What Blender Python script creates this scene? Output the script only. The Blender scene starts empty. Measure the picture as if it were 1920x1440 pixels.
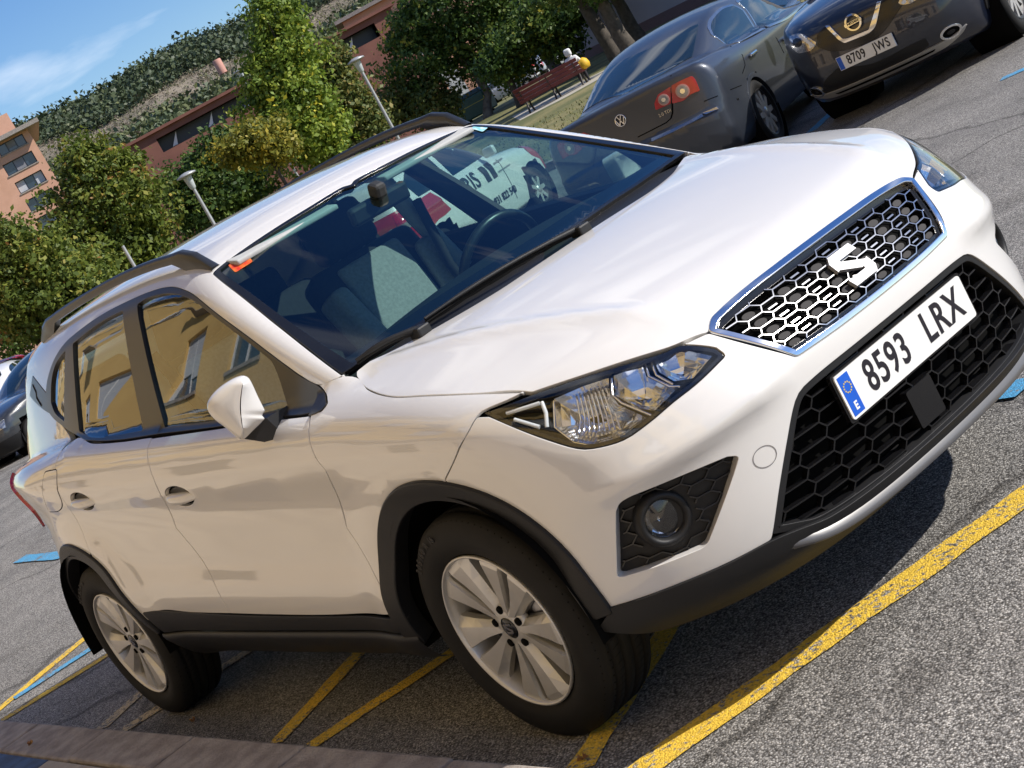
import bpy, bmesh, math, random
import numpy as np
from mathutils import Vector, Matrix
from mathutils.geometry import delaunay_2d_cdt
random.seed(7); rng = np.random.default_rng(7)
R = math.radians

# ------------------------------------------------------------------ camera, sky, sun, exposure
scn = bpy.context.scene
COL = scn.collection
PW, PH = 1920.0, 1440.0                      # photograph size, used to turn its pixels into directions
CAM = np.array([3.411, -2.765, 1.526]); YAW, PITCH, ROLL, FPX = 2.553, -0.170, -0.501, 3072.85
def _axes():
    cy, sy, cp, sp = math.cos(YAW), math.sin(YAW), math.cos(PITCH), math.sin(PITCH)
    f = np.array([cy*cp, sy*cp, sp]); r = np.array([sy, -cy, 0.0]); u = np.cross(r, f)
    cr, sr = math.cos(ROLL), math.sin(ROLL)
    return cr*r+sr*u, -sr*r+cr*u, f
CR, CU, CF = _axes()
cam_data = bpy.data.cameras.new('camera'); cam = bpy.data.objects.new('camera', cam_data); COL.objects.link(cam)
cam_data.sensor_fit = 'HORIZONTAL'; cam_data.sensor_width = 36.0; cam_data.lens = FPX/PW*36.0
cam_data.clip_start = 0.05; cam_data.clip_end = 6000
cam.matrix_world = Matrix(((CR[0], CU[0], -CF[0], CAM[0]), (CR[1], CU[1], -CF[1], CAM[1]), (CR[2], CU[2], -CF[2], CAM[2]), (0, 0, 0, 1)))
scn.camera = cam
SUN_TO = np.array([1.0, 0.88, 1.0]); SUN_TO /= np.linalg.norm(SUN_TO)   # from shadows of the white car
world = bpy.data.worlds.new('World'); scn.world = world; world.use_nodes = True
wn = world.node_tree; wn.nodes.clear()
wo = wn.nodes.new('ShaderNodeOutputWorld'); wb = wn.nodes.new('ShaderNodeBackground'); ws = wn.nodes.new('ShaderNodeTexSky')
ws.sky_type = 'NISHITA'; ws.sun_disc = False
ws.sun_elevation = math.asin(SUN_TO[2]); ws.sun_rotation = math.atan2(SUN_TO[0], SUN_TO[1])
ws.altitude = 450; ws.air_density = 1.0; ws.dust_density = 0.15; ws.ozone_density = 3.0
wb.inputs['Strength'].default_value = 0.085
hs = wn.nodes.new('ShaderNodeHueSaturation'); hs.inputs['Saturation'].default_value = 1.28; hs.inputs['Hue'].default_value = 0.512; wn.links.new(ws.outputs[0], hs.inputs['Color'])
tcw = wn.nodes.new('ShaderNodeTexCoord'); mpw = wn.nodes.new('ShaderNodeMapping'); mpw.inputs['Rotation'].default_value = (0.0, R(-14), R(35)); mpw.inputs['Location'].default_value = (0.35, 0.8, 0.0); mpw.inputs['Scale'].default_value = (2.2, 2.2, 9.0)
ncl = wn.nodes.new('ShaderNodeTexNoise'); ncl.inputs['Scale'].default_value = 1.6; ncl.inputs['Detail'].default_value = 7; ncl.inputs['Roughness'].default_value = 0.52; ncl.inputs['Distortion'].default_value = 0.6
rcl = wn.nodes.new('ShaderNodeMapRange'); rcl.inputs[1].default_value = 0.50; rcl.inputs[2].default_value = 0.74; rcl.inputs[4].default_value = 0.70
mcl = wn.nodes.new('ShaderNodeMix'); mcl.data_type = 'RGBA'; mcl.inputs[7].default_value = (9.5, 9.8, 10.2, 1)     # thin high cloud
wn.links.new(tcw.outputs['Generated'], mpw.inputs[0]); wn.links.new(mpw.outputs[0], ncl.inputs['Vector']); wn.links.new(ncl.outputs['Fac'], rcl.inputs[0]); wn.links.new(rcl.outputs[0], mcl.inputs[0]); wn.links.new(hs.outputs[0], mcl.inputs[6])
wn.links.new(mcl.outputs[2], wb.inputs[0]); wn.links.new(wb.outputs[0], wo.inputs[0])
sd = bpy.data.lights.new('sun', 'SUN'); sd.energy = 3.8; sd.angle = R(0.53); sd.color = (1.0, 0.945, 0.865)
sun = bpy.data.objects.new('sun', sd); COL.objects.link(sun); sun.location = (30, 20, 40)
sun.rotation_euler = Vector(SUN_TO).to_track_quat('Z', 'Y').to_euler()
scn.view_settings.view_transform = 'Standard'; scn.view_settings.look = 'None'; scn.view_settings.gamma = 1.0
scn.view_settings.use_curve_mapping = False; scn.view_settings.exposure = 0.67
try: scn.cycles.max_bounces = 9; scn.cycles.transparent_max_bounces = 16; scn.cycles.caustics_reflective = False; scn.cycles.caustics_refractive = False
except Exception: pass

# ------------------------------------------------------------------ pixel -> direction helpers
def ray(px, py):
    d = CF + CR*(px-PW/2)/FPX - CU*(py-PH/2)/FPX
    return d/np.linalg.norm(d)
def on_plane(px, py, ax, v):
    d = ray(px, py); return CAM + d*((v-CAM[ax])/d[ax])
def ground(px, py, z=0.0): return on_plane(px, py, 2, z)
def at_dist(px, py, dist):                  # horizontal distance from the camera
    d = ray(px, py); return CAM + d*(dist/math.hypot(d[0], d[1]))
def proj(P):
    d = np.asarray(P, float)-CAM; z = d@CF
    return np.stack([PW/2+FPX*(d@CR)/z, PH/2-FPX*(d@CU)/z], -1)

# ------------------------------------------------------------------ mesh helpers
def new_obj(name, me, mat=None, parent=None):
    o = bpy.data.objects.new(name, me); COL.objects.link(o)
    if mat is not None and me is not None: me.materials.append(mat)
    if parent is not None: o.parent = parent
    return o
def mesh_from(verts, faces, normals=None, smooth=True):
    me = bpy.data.meshes.new('m'); me.from_pydata([tuple(map(float, v)) for v in verts], [], [tuple(map(int, f)) for f in faces]); me.update()
    if smooth: me.polygons.foreach_set('use_smooth', [True]*len(me.polygons))
    if normals is not None: me.normals_split_custom_set_from_vertices([tuple(map(float, n)) for n in normals])
    return me
class MB:
    """collects shapes into one mesh"""
    def __init__(s): s.v = []; s.f = []; s.sm = []
    def add(s, vs, fs, smooth=False):
        b = len(s.v); s.v += [tuple(map(float, v)) for v in vs]; s.f += [tuple(b+int(i) for i in f) for f in fs]; s.sm += [smooth]*len(fs); return s
    def box(s, c, d, M=None, taper=1.0, bev=0.0):
        x, y, z = d[0]/2, d[1]/2, d[2]/2
        if bev > 0:
            bm = bmesh.new(); bmesh.ops.create_cube(bm, size=1.0)
            for v in bm.verts:
                k = taper if v.co.z > 0 else 1.0
                v.co = Vector((v.co.x*d[0]*k, v.co.y*d[1]*k, v.co.z*d[2]))
            bmesh.ops.bevel(bm, geom=bm.edges[:], offset=bev, segments=2, profile=0.5, affect='EDGES')
            bm.verts.index_update(); vs = [v.co.copy() for v in bm.verts]; fs = [[v.index for v in f.verts] for f in bm.faces]; bm.free()
        else:
            t = taper
            vs = [Vector(p) for p in ((-x,-y,-z),(x,-y,-z),(x,y,-z),(-x,y,-z),(-x*t,-y*t,z),(x*t,-y*t,z),(x*t,y*t,z),(-x*t,y*t,z))]
            fs = [(3,2,1,0),(4,5,6,7),(0,1,5,4),(1,2,6,5),(2,3,7,6),(3,0,4,7)]
        if M is not None: vs = [M @ v for v in vs]
        c = Vector(c); return s.add([v+c for v in vs], fs)
    def tube(s, pts, r, n=8, caps=True, smooth=True):
        pts = [Vector(p) for p in pts]; rs = r if isinstance(r, (list, tuple)) else [r]*len(pts)
        vs = []; prev = None
        for i, p in enumerate(pts):
            t = (pts[min(i+1, len(pts)-1)]-pts[max(i-1, 0)]).normalized()
            a = Vector((0, 0, 1)) if prev is None else prev
            if prev is None and abs(t.z) > 0.9: a = Vector((1, 0, 0))
            u = t.cross(a)
            if u.length < 1e-4: u = t.orthogonal()
            u.normalize(); w = u.cross(t).normalized(); prev = w
            for k in range(n):
                an = 2*math.pi*k/n; vs.append(p+(u*math.cos(an)+w*math.sin(an))*rs[i])
        fs = [(i*n+k, i*n+(k+1) % n, (i+1)*n+(k+1) % n, (i+1)*n+k) for i in range(len(pts)-1) for k in range(n)]
        s.add(vs, fs, smooth)
        if caps: s.add(vs[:n], [tuple(range(n))[::-1]]); s.add(vs[-n:], [tuple(range(n))])
        return s
    def lathe(s, prof, n=32, M=None, smooth=True, close=False):
        """prof: (radius, height) about local z"""
        vs = [(r*math.cos(2*math.pi*k/n), r*math.sin(2*math.pi*k/n), h) for r, h in prof for k in range(n)]
        if M is not None: vs = [M @ Vector(v) for v in vs]
        m = len(prof); fs = [(i*n+k, i*n+(k+1) % n, ((i+1) % m)*n+(k+1) % n, ((i+1) % m)*n+k) for i in range(m if close else m-1) for k in range(n)]
        return s.add(vs, fs, smooth)
    def prism(s, poly, d0, d1, M=None):
        """2D polygon extruded along local z from d0 to d1"""
        n = len(poly); vs = [Vector((p[0], p[1], d0)) for p in poly]+[Vector((p[0], p[1], d1)) for p in poly]
        if M is not None: vs = [M @ v for v in vs]
        return s.add(vs, [tuple(range(n))[::-1], tuple(range(n, 2*n))]+[(k, (k+1) % n, n+(k+1) % n, n+k) for k in range(n)])
    def grid(s, rows, smooth=True, flip=False):
        m, n = len(rows), len(rows[0]); vs = [p for r_ in rows for p in r_]
        fs = [(i*n+k, i*n+k+1, (i+1)*n+k+1, (i+1)*n+k) for i in range(m-1) for k in range(n-1)]
        if flip: fs = [f[::-1] for f in fs]
        return s.add(vs, fs, smooth)
    def mesh(s):
        me = bpy.data.meshes.new('m'); me.from_pydata(s.v, [], s.f); me.polygons.foreach_set('use_smooth', s.sm); me.update(); return me
    def build(s, name, mat, parent=None, fix=True):
        me = s.mesh()
        if fix:
            bm = bmesh.new(); bm.from_mesh(me); bmesh.ops.recalc_face_normals(bm, faces=bm.faces[:]); bm.to_mesh(me); bm.free()
        return new_obj(name, me, mat, parent)
def empty(name, loc=(0, 0, 0), rz=0.0, parent=None):
    o = bpy.data.objects.new(name, None); COL.objects.link(o); o.location = loc; o.rotation_euler = (0, 0, rz); o.empty_display_size = 0.2
    if parent is not None: o.parent = parent
    return o
def tag(o, label=None, cat=None, group=None, kind=None):
    if label: o['label'] = label
    if cat: o['category'] = cat
    if group: o['group'] = group
    if kind: o['kind'] = kind
    return o
def copy_tree(o, parent=None):
    c = o.copy(); COL.objects.link(c); c.parent = parent
    for ch in list(o.children): copy_tree(ch, c)
    return c
def text_mesh(txt, h, depth=0.0, xs=1.0, space=1.0, bold=0.0):
    """text as a mesh in local XY, centred, cap height h"""
    cu = bpy.data.curves.new('t', 'FONT'); cu.body = txt; cu.size = h/0.73; cu.align_x = 'CENTER'; cu.align_y = 'CENTER'; cu.space_character = space
    cu.extrude = depth; cu.offset = bold; cu.resolution_u = 4
    o = bpy.data.objects.new('t', cu); COL.objects.link(o)
    me = bpy.data.meshes.new_from_object(o.evaluated_get(bpy.context.evaluated_depsgraph_get()))
    bpy.data.objects.remove(o); bpy.data.curves.remove(cu)
    if xs != 1.0:
        for v in me.vertices: v.co.x *= xs
    return me

# ------------------------------------------------------------------ materials
def mat(name, col, rough=0.5, metal=0.0, coat=0.0, spec=0.5, noise=0.0, nscale=8.0, bump=0.0, bscale=60.0, col2=None, coat_rough=0.03, obj_var=0.0):
    m = bpy.data.materials.new(name); m.use_nodes = True; nt = m.node_tree; b = nt.nodes['Principled BSDF']
    b.inputs['Base Color'].default_value = (*col, 1); b.inputs['Roughness'].default_value = rough; b.inputs['Metallic'].default_value = metal
    b.inputs['Coat Weight'].default_value = coat; b.inputs['Coat Roughness'].default_value = coat_rough; b.inputs['Specular IOR Level'].default_value = spec
    tc = nt.nodes.new('ShaderNodeTexCoord')
    if noise > 0 or col2 is not None:
        n = nt.nodes.new('ShaderNodeTexNoise'); n.inputs['Scale'].default_value = nscale; n.inputs['Detail'].default_value = 6
        nt.links.new(tc.outputs['Object'], n.inputs['Vector'])
        mx = nt.nodes.new('ShaderNodeMix'); mx.data_type = 'RGBA'
        c2 = col2 if col2 is not None else tuple(c*(1-noise) for c in col)
        mx.inputs[6].default_value = (*col, 1); mx.inputs[7].default_value = (*c2, 1)
        rp = nt.nodes.new('ShaderNodeMapRange'); rp.inputs[1].default_value = 0.35; rp.inputs[2].default_value = 0.65
        nt.links.new(n.outputs['Fac'], rp.inputs[0]); nt.links.new(rp.outputs[0], mx.inputs[0]); nt.links.new(mx.outputs[2], b.inputs['Base Color'])
    if bump > 0:
        n2 = nt.nodes.new('ShaderNodeTexNoise'); n2.inputs['Scale'].default_value = bscale; n2.inputs['Detail'].default_value = 4
        nt.links.new(tc.outputs['Object'], n2.inputs['Vector'])
        bp = nt.nodes.new('ShaderNodeBump'); bp.inputs['Strength'].default_value = bump; bp.inputs['Distance'].default_value = 0.01
        nt.links.new(n2.outputs['Fac'], bp.inputs['Height']); nt.links.new(bp.outputs[0], b.inputs['Normal'])
    return m
def glass(name, tint, ior=1.5, extra=0.0):
    m = bpy.data.materials.new(name); m.use_nodes = True; nt = m.node_tree; nt.nodes.remove(nt.nodes['Principled BSDF'])
    out = nt.nodes['Material Output']; t = nt.nodes.new('ShaderNodeBsdfTransparent'); t.inputs[0].default_value = (*tint, 1)
    g = nt.nodes.new('ShaderNodeBsdfGlossy'); g.inputs['Roughness'].default_value = 0.0; g.inputs[0].default_value = (1, 1, 1, 1)
    fr = nt.nodes.new('ShaderNodeFresnel'); ge = nt.nodes.new('ShaderNodeNewGeometry'); io = nt.nodes.new('ShaderNodeMix')   # a thin pane: same reflectance from both faces
    io.inputs[2].default_value = ior; io.inputs[3].default_value = 1/ior; nt.links.new(ge.outputs['Backfacing'], io.inputs[0]); nt.links.new(io.outputs[0], fr.inputs[0])
    mu = nt.nodes.new('ShaderNodeMath'); mu.operation = 'MULTIPLY_ADD'; mu.inputs[1].default_value = 1.4; mu.inputs[2].default_value = extra; mu.use_clamp = True
    mx = nt.nodes.new('ShaderNodeMixShader')
    nt.links.new(fr.outputs[0], mu.inputs[0]); nt.links.new(mu.outputs[0], mx.inputs[0]); nt.links.new(t.outputs[0], mx.inputs[1]); nt.links.new(g.outputs[0], mx.inputs[2]); nt.links.new(mx.outputs[0], out.inputs[0])
    return m
M = {}
M['paint'] = mat('white_paint', (0.675, 0.665, 0.65), 0.45, coat=1.0, noise=0.03, nscale=1.5)
M['paint'].node_tree.nodes['Principled BSDF'].inputs['Coat IOR'].default_value = 1.7
M['black_plastic'] = mat('black_plastic', (0.012, 0.012, 0.013), 0.48, spec=0.35, bump=0.15, bscale=900, noise=0.3, nscale=5)
M['gloss_black'] = mat('gloss_black', (0.008, 0.008, 0.009), 0.18, noise=0.2)
M['trim_brown'] = mat('window_trim', (0.02, 0.018, 0.016), 0.3, noise=0.2)
M['rubber'] = mat('rubber', (0.010, 0.0095, 0.009), 0.72, spec=0.3, noise=0.35, nscale=12, bump=0.1, bscale=400)
M['void'] = mat('void_black', (0.004, 0.004, 0.004), 0.9, spec=0.08, noise=0.2)
M['chrome'] = mat('chrome', (0.80, 0.80, 0.80), 0.10, metal=1.0, noise=0.04)
M['dark_chrome'] = mat('dark_chrome', (0.50, 0.50, 0.50), 0.22, metal=1.0, noise=0.1)
M['alloy'] = mat('alloy', (0.62, 0.61, 0.59), 0.36, metal=0.6, noise=0.08, nscale=20, bump=0.03, bscale=500)
M['alloy_dark'] = mat('alloy_dark', (0.05, 0.05, 0.05), 0.5, metal=0.5, noise=0.2)
M['windscreen'] = glass('windscreen_glass', (0.55, 0.78, 0.74))
M['side_glass'] = glass('side_glass', (0.62, 0.74, 0.70), extra=0.03)
M['lens'] = glass('clear_lens', (0.93, 0.94, 0.95))
M['plate_white'] = mat('plate_white', (0.78, 0.78, 0.76), 0.35, noise=0.05, nscale=30)
M['plate_blue'] = mat('plate_blue', (0.01, 0.10, 0.55), 0.35, noise=0.1)
M['ink'] = mat('plate_ink', (0.012, 0.01, 0.016), 0.4, noise=0.1)
M['red_lens'] = mat('red_lens', (0.45, 0.008, 0.02), 0.12, coat=1.0, noise=0.3, nscale=14)
M['yellow'] = mat('yellow_star', (0.75, 0.55, 0.02), 0.5, noise=0.1)
M['seat_grey'] = mat('seat_grey_cloth', (0.34, 0.35, 0.36), 0.9, noise=0.2, nscale=90, bump=0.2, bscale=500)
M['seat_black'] = mat('seat_black_cloth', (0.018, 0.019, 0.021), 0.85, noise=0.3, nscale=60, bump=0.2, bscale=400)
M['dash'] = mat('dashboard', (0.018, 0.019, 0.02), 0.6, noise=0.2, bump=0.1, bscale=500)
M['headliner'] = mat('headliner', (0.42, 0.43, 0.43), 0.9, noise=0.08, nscale=50)
M['screw'] = mat('steel', (0.35, 0.35, 0.36), 0.35, metal=1.0, noise=0.2)
# ------------------------------------------------------------------ body surface of the white car (origin on the ground under the front axle, x forward, y to its left)
def spl(xs, ys):
    xs = np.array(xs, float); ys = np.array(ys, float); n = len(xs); h = np.diff(xs); A = np.eye(n); b = np.zeros(n)
    for i in range(1, n-1):
        A[i, i-1] = h[i-1]; A[i, i] = 2*(h[i-1]+h[i]); A[i, i+1] = h[i]; b[i] = 6*((ys[i+1]-ys[i])/h[i]-(ys[i]-ys[i-1])/h[i-1])
    m = np.linalg.solve(A, b)
    def f(x):
        x = np.clip(x, xs[0], xs[-1]); i = np.clip(np.searchsorted(xs, x)-1, 0, n-2); t = x-xs[i]; hh = h[i]
        return ys[i]+t*((ys[i+1]-ys[i])/hh-hh*(2*m[i]+m[i+1])/6)+t*t*m[i]/2+t**3*(m[i+1]-m[i])/(6*hh)
    return f
def smax(a, b, k):
    return np.maximum(a, b)+np.maximum(k-np.abs(a-b), 0)**2/(4*k)
def smin(a, b, k): return -smax(-a, -b, k)
def soft(t, w): return 0.5*(t+np.sqrt(t*t+w*w))          # smooth positive part
Px = spl([-3.6, -3.34, -3.0, -2.6, -2.2, -1.3, -0.4, 0.0, 0.3, 0.6, 0.9], [0.56, 0.66, 0.785, 0.870, 0.887, 0.886, 0.880, 0.878, 0.862, 0.815, 0.74])
Qz = spl([-0.72, -0.62, -0.52, -0.44, -0.39, -0.33, -0.24, -0.13, -0.05], [-0.10, -0.045, -0.012, -0.004, -0.008, -0.022, -0.030, -0.026, -0.009])
def zc(x): return 0.868-0.058*(x+0.38)
def Ys(x, z):
    d = z-zc(x)
    lo = Qz(d)+np.maximum(d+0.05, 0)*0.16
    up = -0.20*d-1.5*np.maximum(d, 0)**2
    q = -smax(-lo, -up, 0.005)
    arch = 0
    for ax in (0.0, -2.566):
        r = np.hypot(x-ax, z-0.322); arch = arch+0.016*np.exp(-((r-0.46)/0.10)**2)*(z > 0.1)
    return Px(x)+q+arch*np.clip((0.95-z)/0.2, 0, 1)
Xc = spl([0.10, 0.16, 0.21, 0.25, 0.29, 0.34, 0.42, 0.52, 0.60, 0.66, 0.70, 0.76, 0.82, 0.88, 0.95], [0.50, 0.60, 0.68, 0.745, 0.795, 0.812, 0.814, 0.811, 0.810, 0.806, 0.792, 0.752, 0.708, 0.66, 0.60])
def Xf(y, z):
    a = np.abs(y)
    d = 0.155*a**2+0.50*a**4
    # ledge that runs out from the lower grille corner above the fog lamp
    zl = 0.655-0.04*np.clip((a-0.35)/0.4, 0, 1)
    led = 0.020*np.exp(-((z-zl)/0.035)**2)*np.clip((a-0.33)/0.12, 0, 1)
    return Xc(z)-d+led
Zb = spl([-0.9, -0.45, -0.25, 0.0, 0.3, 0.5, 0.62, 0.72], [1.11, 1.055, 1.038, 1.020, 0.972, 0.925, 0.886, 0.842])
def Zt(x, y):
    a = np.abs(y)
    xx = np.clip(x, -0.35, 0.75); yr = 0.66-0.245*(xx+0.3)          # bonnet ridge line
    z = Zb(x)-0.020*(a/0.7)**2-0.185*soft(a-yr, 0.02)+0.007*np.exp(-((a-yr)/0.028)**2)
    return np.where(x < -0.42, np.interp(x, [-3.4, -2.75, -2.15, -1.37, -0.42], [1.04, 1.085, 1.112, 1.052, 0.985]), z)
def Xr(y, z):
    a = np.abs(y); base = np.interp(z, [0.1, 0.3, 0.45, 0.75, 0.85, 1.0, 1.12, 1.4, 1.5], [-3.15, -3.28, -3.34, -3.34, -3.30, -3.29, -3.25, -3.06, -2.99])
    return base+0.10*a**2+0.20*a**4
def Yg(x, z):
    d = z-1.0
    return 0.806-0.40*d-0.18*d*d-0.055*np.clip((x+1.2)/0.9, 0, 2)**2-0.17*np.clip((-1.9-x)/1.3, 0, 2)**2
def Xw(y, z): return -0.209-1.908*(z-1.029)-0.22*y*y
Zrc = spl([-3.3, -3.05, -2.7, -2.3, -1.8, -1.4, -1.1, -0.9, -0.6], [1.40, 1.45, 1.495, 1.520, 1.532, 1.520, 1.487, 1.450, 1.38])
def Fbody(x, y, z):
    a = np.abs(y)
    lo = smax(a-Ys(x, z), z-Zt(x, y), 0.07)
    lo = smax(lo, x-Xf(y, z), 0.07)
    lo = smax(lo, Xr(y, z)-x, 0.08)
    lo = smax(lo, 0.17-z, 0.05)
    gr = smax(a-Yg(x, z), z-(Zrc(x)-0.035*(a/0.58)**2-0.02*(a/0.58)**6), 0.07)
    gr = smax(gr, (x-Xw(y, z))*0.464, 0.035)
    gr = smax(gr, (Xr(y, z)-x)*0.8, 0.05)
    gr = smax(gr, 0.95-z, 0.01)
    return smin(lo, gr, 0.018)
FB = [Fbody]; XF = [(0.0, 0.0, 0.0, 0.0)]      # current surface and the place (x, y, z, turn) of the car it belongs to
def Fcur(x, y, z): return FB[0](x, y, z)
def to_local(P):
    x, y, z, a = XF[0]; d = np.atleast_2d(P)-[x, y, z]; c, s_ = math.cos(a), math.sin(a)
    return np.stack([d[:, 0]*c+d[:, 1]*s_, -d[:, 0]*s_+d[:, 1]*c, d[:, 2]], 1)
def grad(P, e=0.0015):
    g = np.stack([Fcur(P[:, 0]+e, P[:, 1], P[:, 2])-Fcur(P[:, 0]-e, P[:, 1], P[:, 2]),
                  Fcur(P[:, 0], P[:, 1]+e, P[:, 2])-Fcur(P[:, 0], P[:, 1]-e, P[:, 2]),
                  Fcur(P[:, 0], P[:, 1], P[:, 2]+e)-Fcur(P[:, 0], P[:, 1], P[:, 2]-e)], 1)
    return g/np.maximum(np.linalg.norm(g, axis=1, keepdims=True), 1e-9)
def march(O, D, t0, t1, n=70, outward=True):
    """first sign change of Fbody along each ray"""
    O = np.asarray(O, float); D = np.asarray(D, float)
    ts = np.linspace(t0, t1, n); lo = np.full(len(O), t0); hi = np.full(len(O), t1); done = np.zeros(len(O), bool)
    for i in range(1, n):
        Q = O+D*ts[i]; v = Fcur(Q[:, 0], Q[:, 1], Q[:, 2]); cr = (v > 0) if outward else (v < 0)
        nw = cr & ~done; lo[nw] = ts[i-1]; hi[nw] = ts[i]; done |= cr
    for _ in range(17):
        m = (lo+hi)/2; Q = O+D*m[:, None]; v = Fcur(Q[:, 0], Q[:, 1], Q[:, 2]); out = (v > 0) if outward else (v < 0)
        hi = np.where(out, m, hi); lo = np.where(out, lo, m)
    return O+D*((lo+hi)/2)[:, None], done
def hit(pts):
    """photo pixels -> points on the body surface"""
    D = np.array([ray(*p) for p in pts]); c = to_local(CAM)[0]; D = to_local(D+np.array(XF[0][:3])); d0 = np.linalg.norm(c)
    P, ok = march(np.repeat(c[None], len(D), 0), D, max(d0-5.5, 0.8), d0+4.5, 400, False)
    if not ok.all(): print('MISS', [pts[i] for i in np.where(~ok)[0]])
    return P
# ------------------------------------------------------------------ panels cut from the body surface
class Map:
    """ways to lay a flat outline on the body surface"""
    def __init__(s, kind, a=0.0): s.k = kind; s.a = a
    def uv(s, P):
        P = np.asarray(P, float)
        if s.k == 'sd': return P[:, [0, 2]].copy()
        if s.k == 'top': return P[:, [0, 1]].copy()
        if s.k == 'fr': return P[:, [1, 2]].copy()
        if s.k == 'cx': return np.stack([P[:, 0], 0.7*np.arctan2(P[:, 1], P[:, 2]-s.a)], 1)
        if s.k == 'cz': return np.stack([0.8*np.arctan2(P[:, 1], P[:, 0]-s.a), P[:, 2]], 1)
        if s.k == 'rz': return np.stack([0.8*np.arctan2(P[:, 1], s.a-P[:, 0]), P[:, 2]], 1)
    def xyz(s, U):
        U = np.asarray(U, float); n = len(U); o = np.zeros(n); l = np.ones(n)
        if s.k == 'sd': O = np.stack([U[:, 0], o, U[:, 1]], 1); D = np.stack([o, -l, o], 1); t = (0.3, 1.1)
        elif s.k == 'top': O = np.stack([U[:, 0], U[:, 1], o+0.6], 1); D = np.stack([o, o, l], 1); t = (0.0, 1.1)
        elif s.k == 'fr': O = np.stack([o-0.3, U[:, 0], U[:, 1]], 1); D = np.stack([l, o, o], 1); t = (0.0, 1.4)
        elif s.k == 'cx': ph = U[:, 1]/0.7; O = np.stack([U[:, 0], o, o+s.a], 1); D = np.stack([o, np.sin(ph), np.cos(ph)], 1); t = (0.04, 1.4)
        elif s.k == 'cz': th = U[:, 0]/0.8; O = np.stack([o+s.a, o, U[:, 1]], 1); D = np.stack([np.cos(th), np.sin(th), o], 1); t = (0.2, 1.6)
        else: th = U[:, 0]/0.8; O = np.stack([o+s.a, o, U[:, 1]], 1); D = np.stack([-np.cos(th), np.sin(th), o], 1); t = (0.2, 1.6)
        P, ok = march(O, D, t[0], t[1], 40, True)
        return P
SD, TOP, FR, GX, BZ, RZ = Map('sd'), Map('top'), Map('fr'), Map('cx', 0.9), Map('cz', -0.1), Map('rz', -2.3)
def refine(L, step=0.018, corner=38, rad=0.006):
    """closed outline: smooth through gentle points, keep (slightly rounded) corners, even spacing"""
    L = np.asarray(L, float); n = len(L); keep = [L[i] for i in range(n) if np.linalg.norm(L[i]-L[i-1]) > 1e-4]; L = np.array(keep); n = len(L)
    out = []; cor = []
    for i in range(n):
        a = L[i]-L[i-1]; b = L[(i+1) % n]-L[i]; an = abs(math.degrees(math.atan2(a[0]*b[1]-a[1]*b[0], a@b))); cor.append(an > corner)
    for i in range(n):
        p0, p1, p2, p3 = L[i-1], L[i], L[(i+1) % n], L[(i+2) % n]; d = np.linalg.norm(p2-p1)
        m1 = (p2-p1) if cor[i] else (p2-p0)/(np.linalg.norm(p1-p0)+d)*d
        m2 = (p2-p1) if cor[(i+1) % n] else (p3-p1)/(np.linalg.norm(p3-p2)+d)*d
        s0 = min(rad, d*0.3) if cor[i] else 0.0; s1 = min(rad, d*0.3) if cor[(i+1) % n] else 0.0
        k = max(2, int(d/step)+1); ts = np.linspace(s0/d, 1-s1/d, k) if (s1 > 0) else np.linspace(s0/d, 1, k, endpoint=False)
        if cor[i] and s0 > 0: out.append(0.25*(L[i]-(L[i]-L[i-1])/np.linalg.norm(L[i]-L[i-1])*min(rad, np.linalg.norm(L[i]-L[i-1])*0.3))+0.5*L[i]+0.25*(p1+(p2-p1)*s0/d))
        for t in ts:
            out.append((2*t**3-3*t**2+1)*p1+(t**3-2*t**2+t)*m1+(-2*t**3+3*t**2)*p2+(t**3-t**2)*m2)
    return np.array(out)
def area2(L): x, y = L[:, 0], L[:, 1]; return 0.5*np.sum(x*np.roll(y, -1)-np.roll(x, -1)*y)
def inset(L, g):
    """positive g shrinks the loop"""
    sg = 1.0 if area2(L) > 0 else -1.0
    t = np.roll(L, -1, 0)-np.roll(L, 1, 0); t /= np.maximum(np.linalg.norm(t, axis=1, keepdims=True), 1e-9)
    return L+sg*g*np.stack([-t[:, 1], t[:, 0]], 1)
def pip(L, Q):
    ins = np.zeros(len(Q), bool); x0, y0 = L[:, 0], L[:, 1]; x1, y1 = np.roll(x0, -1), np.roll(y0, -1)
    for a, b, c, d in zip(x0, y0, x1, y1):
        if b == d: continue
        cnd = ((b > Q[:, 1]) != (d > Q[:, 1])) & (Q[:, 0] < (c-a)*(Q[:, 1]-b)/(d-b)+a); ins ^= cnd
    return ins
def tri_fill(loops, sp):
    allp = np.concatenate(loops); mn, mx = allp.min(0), allp.max(0)
    xs = np.arange(mn[0], mx[0], sp); ys = np.arange(mn[1], mx[1], sp*0.866)
    gx, gy = np.meshgrid(xs, ys); gx = gx+(np.arange(len(ys)) % 2)[:, None]*sp/2
    G = np.stack([gx.ravel(), gy.ravel()], 1); ins = np.zeros(len(G), bool)
    for L in loops: ins ^= pip(L, G)
    G = G[ins]
    if len(G):
        dm = np.full(len(G), 9.0)
        for i in range(0, len(allp), 200): dm = np.minimum(dm, np.sqrt(((G[:, None]-allp[None, i:i+200])**2).sum(2)).min(1))
        G = G[dm > sp*0.5]
    V = np.concatenate([allp, G]); E = []; b = 0
    for L in loops: E += [(b+i, b+(i+1) % len(L)) for i in range(len(L))]; b += len(L)
    vo, eo, fo, ov, oe, of = delaunay_2d_cdt([Vector(v) for v in V], E, [], 0, 1e-7)
    vo = np.array([tuple(v) for v in vo]); T = np.array([f for f in fo if len(f) == 3]); C = vo[T].mean(1); ins = np.zeros(len(T), bool)
    for L in loops: ins ^= pip(L, C)
    return vo, T[ins]
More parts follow.
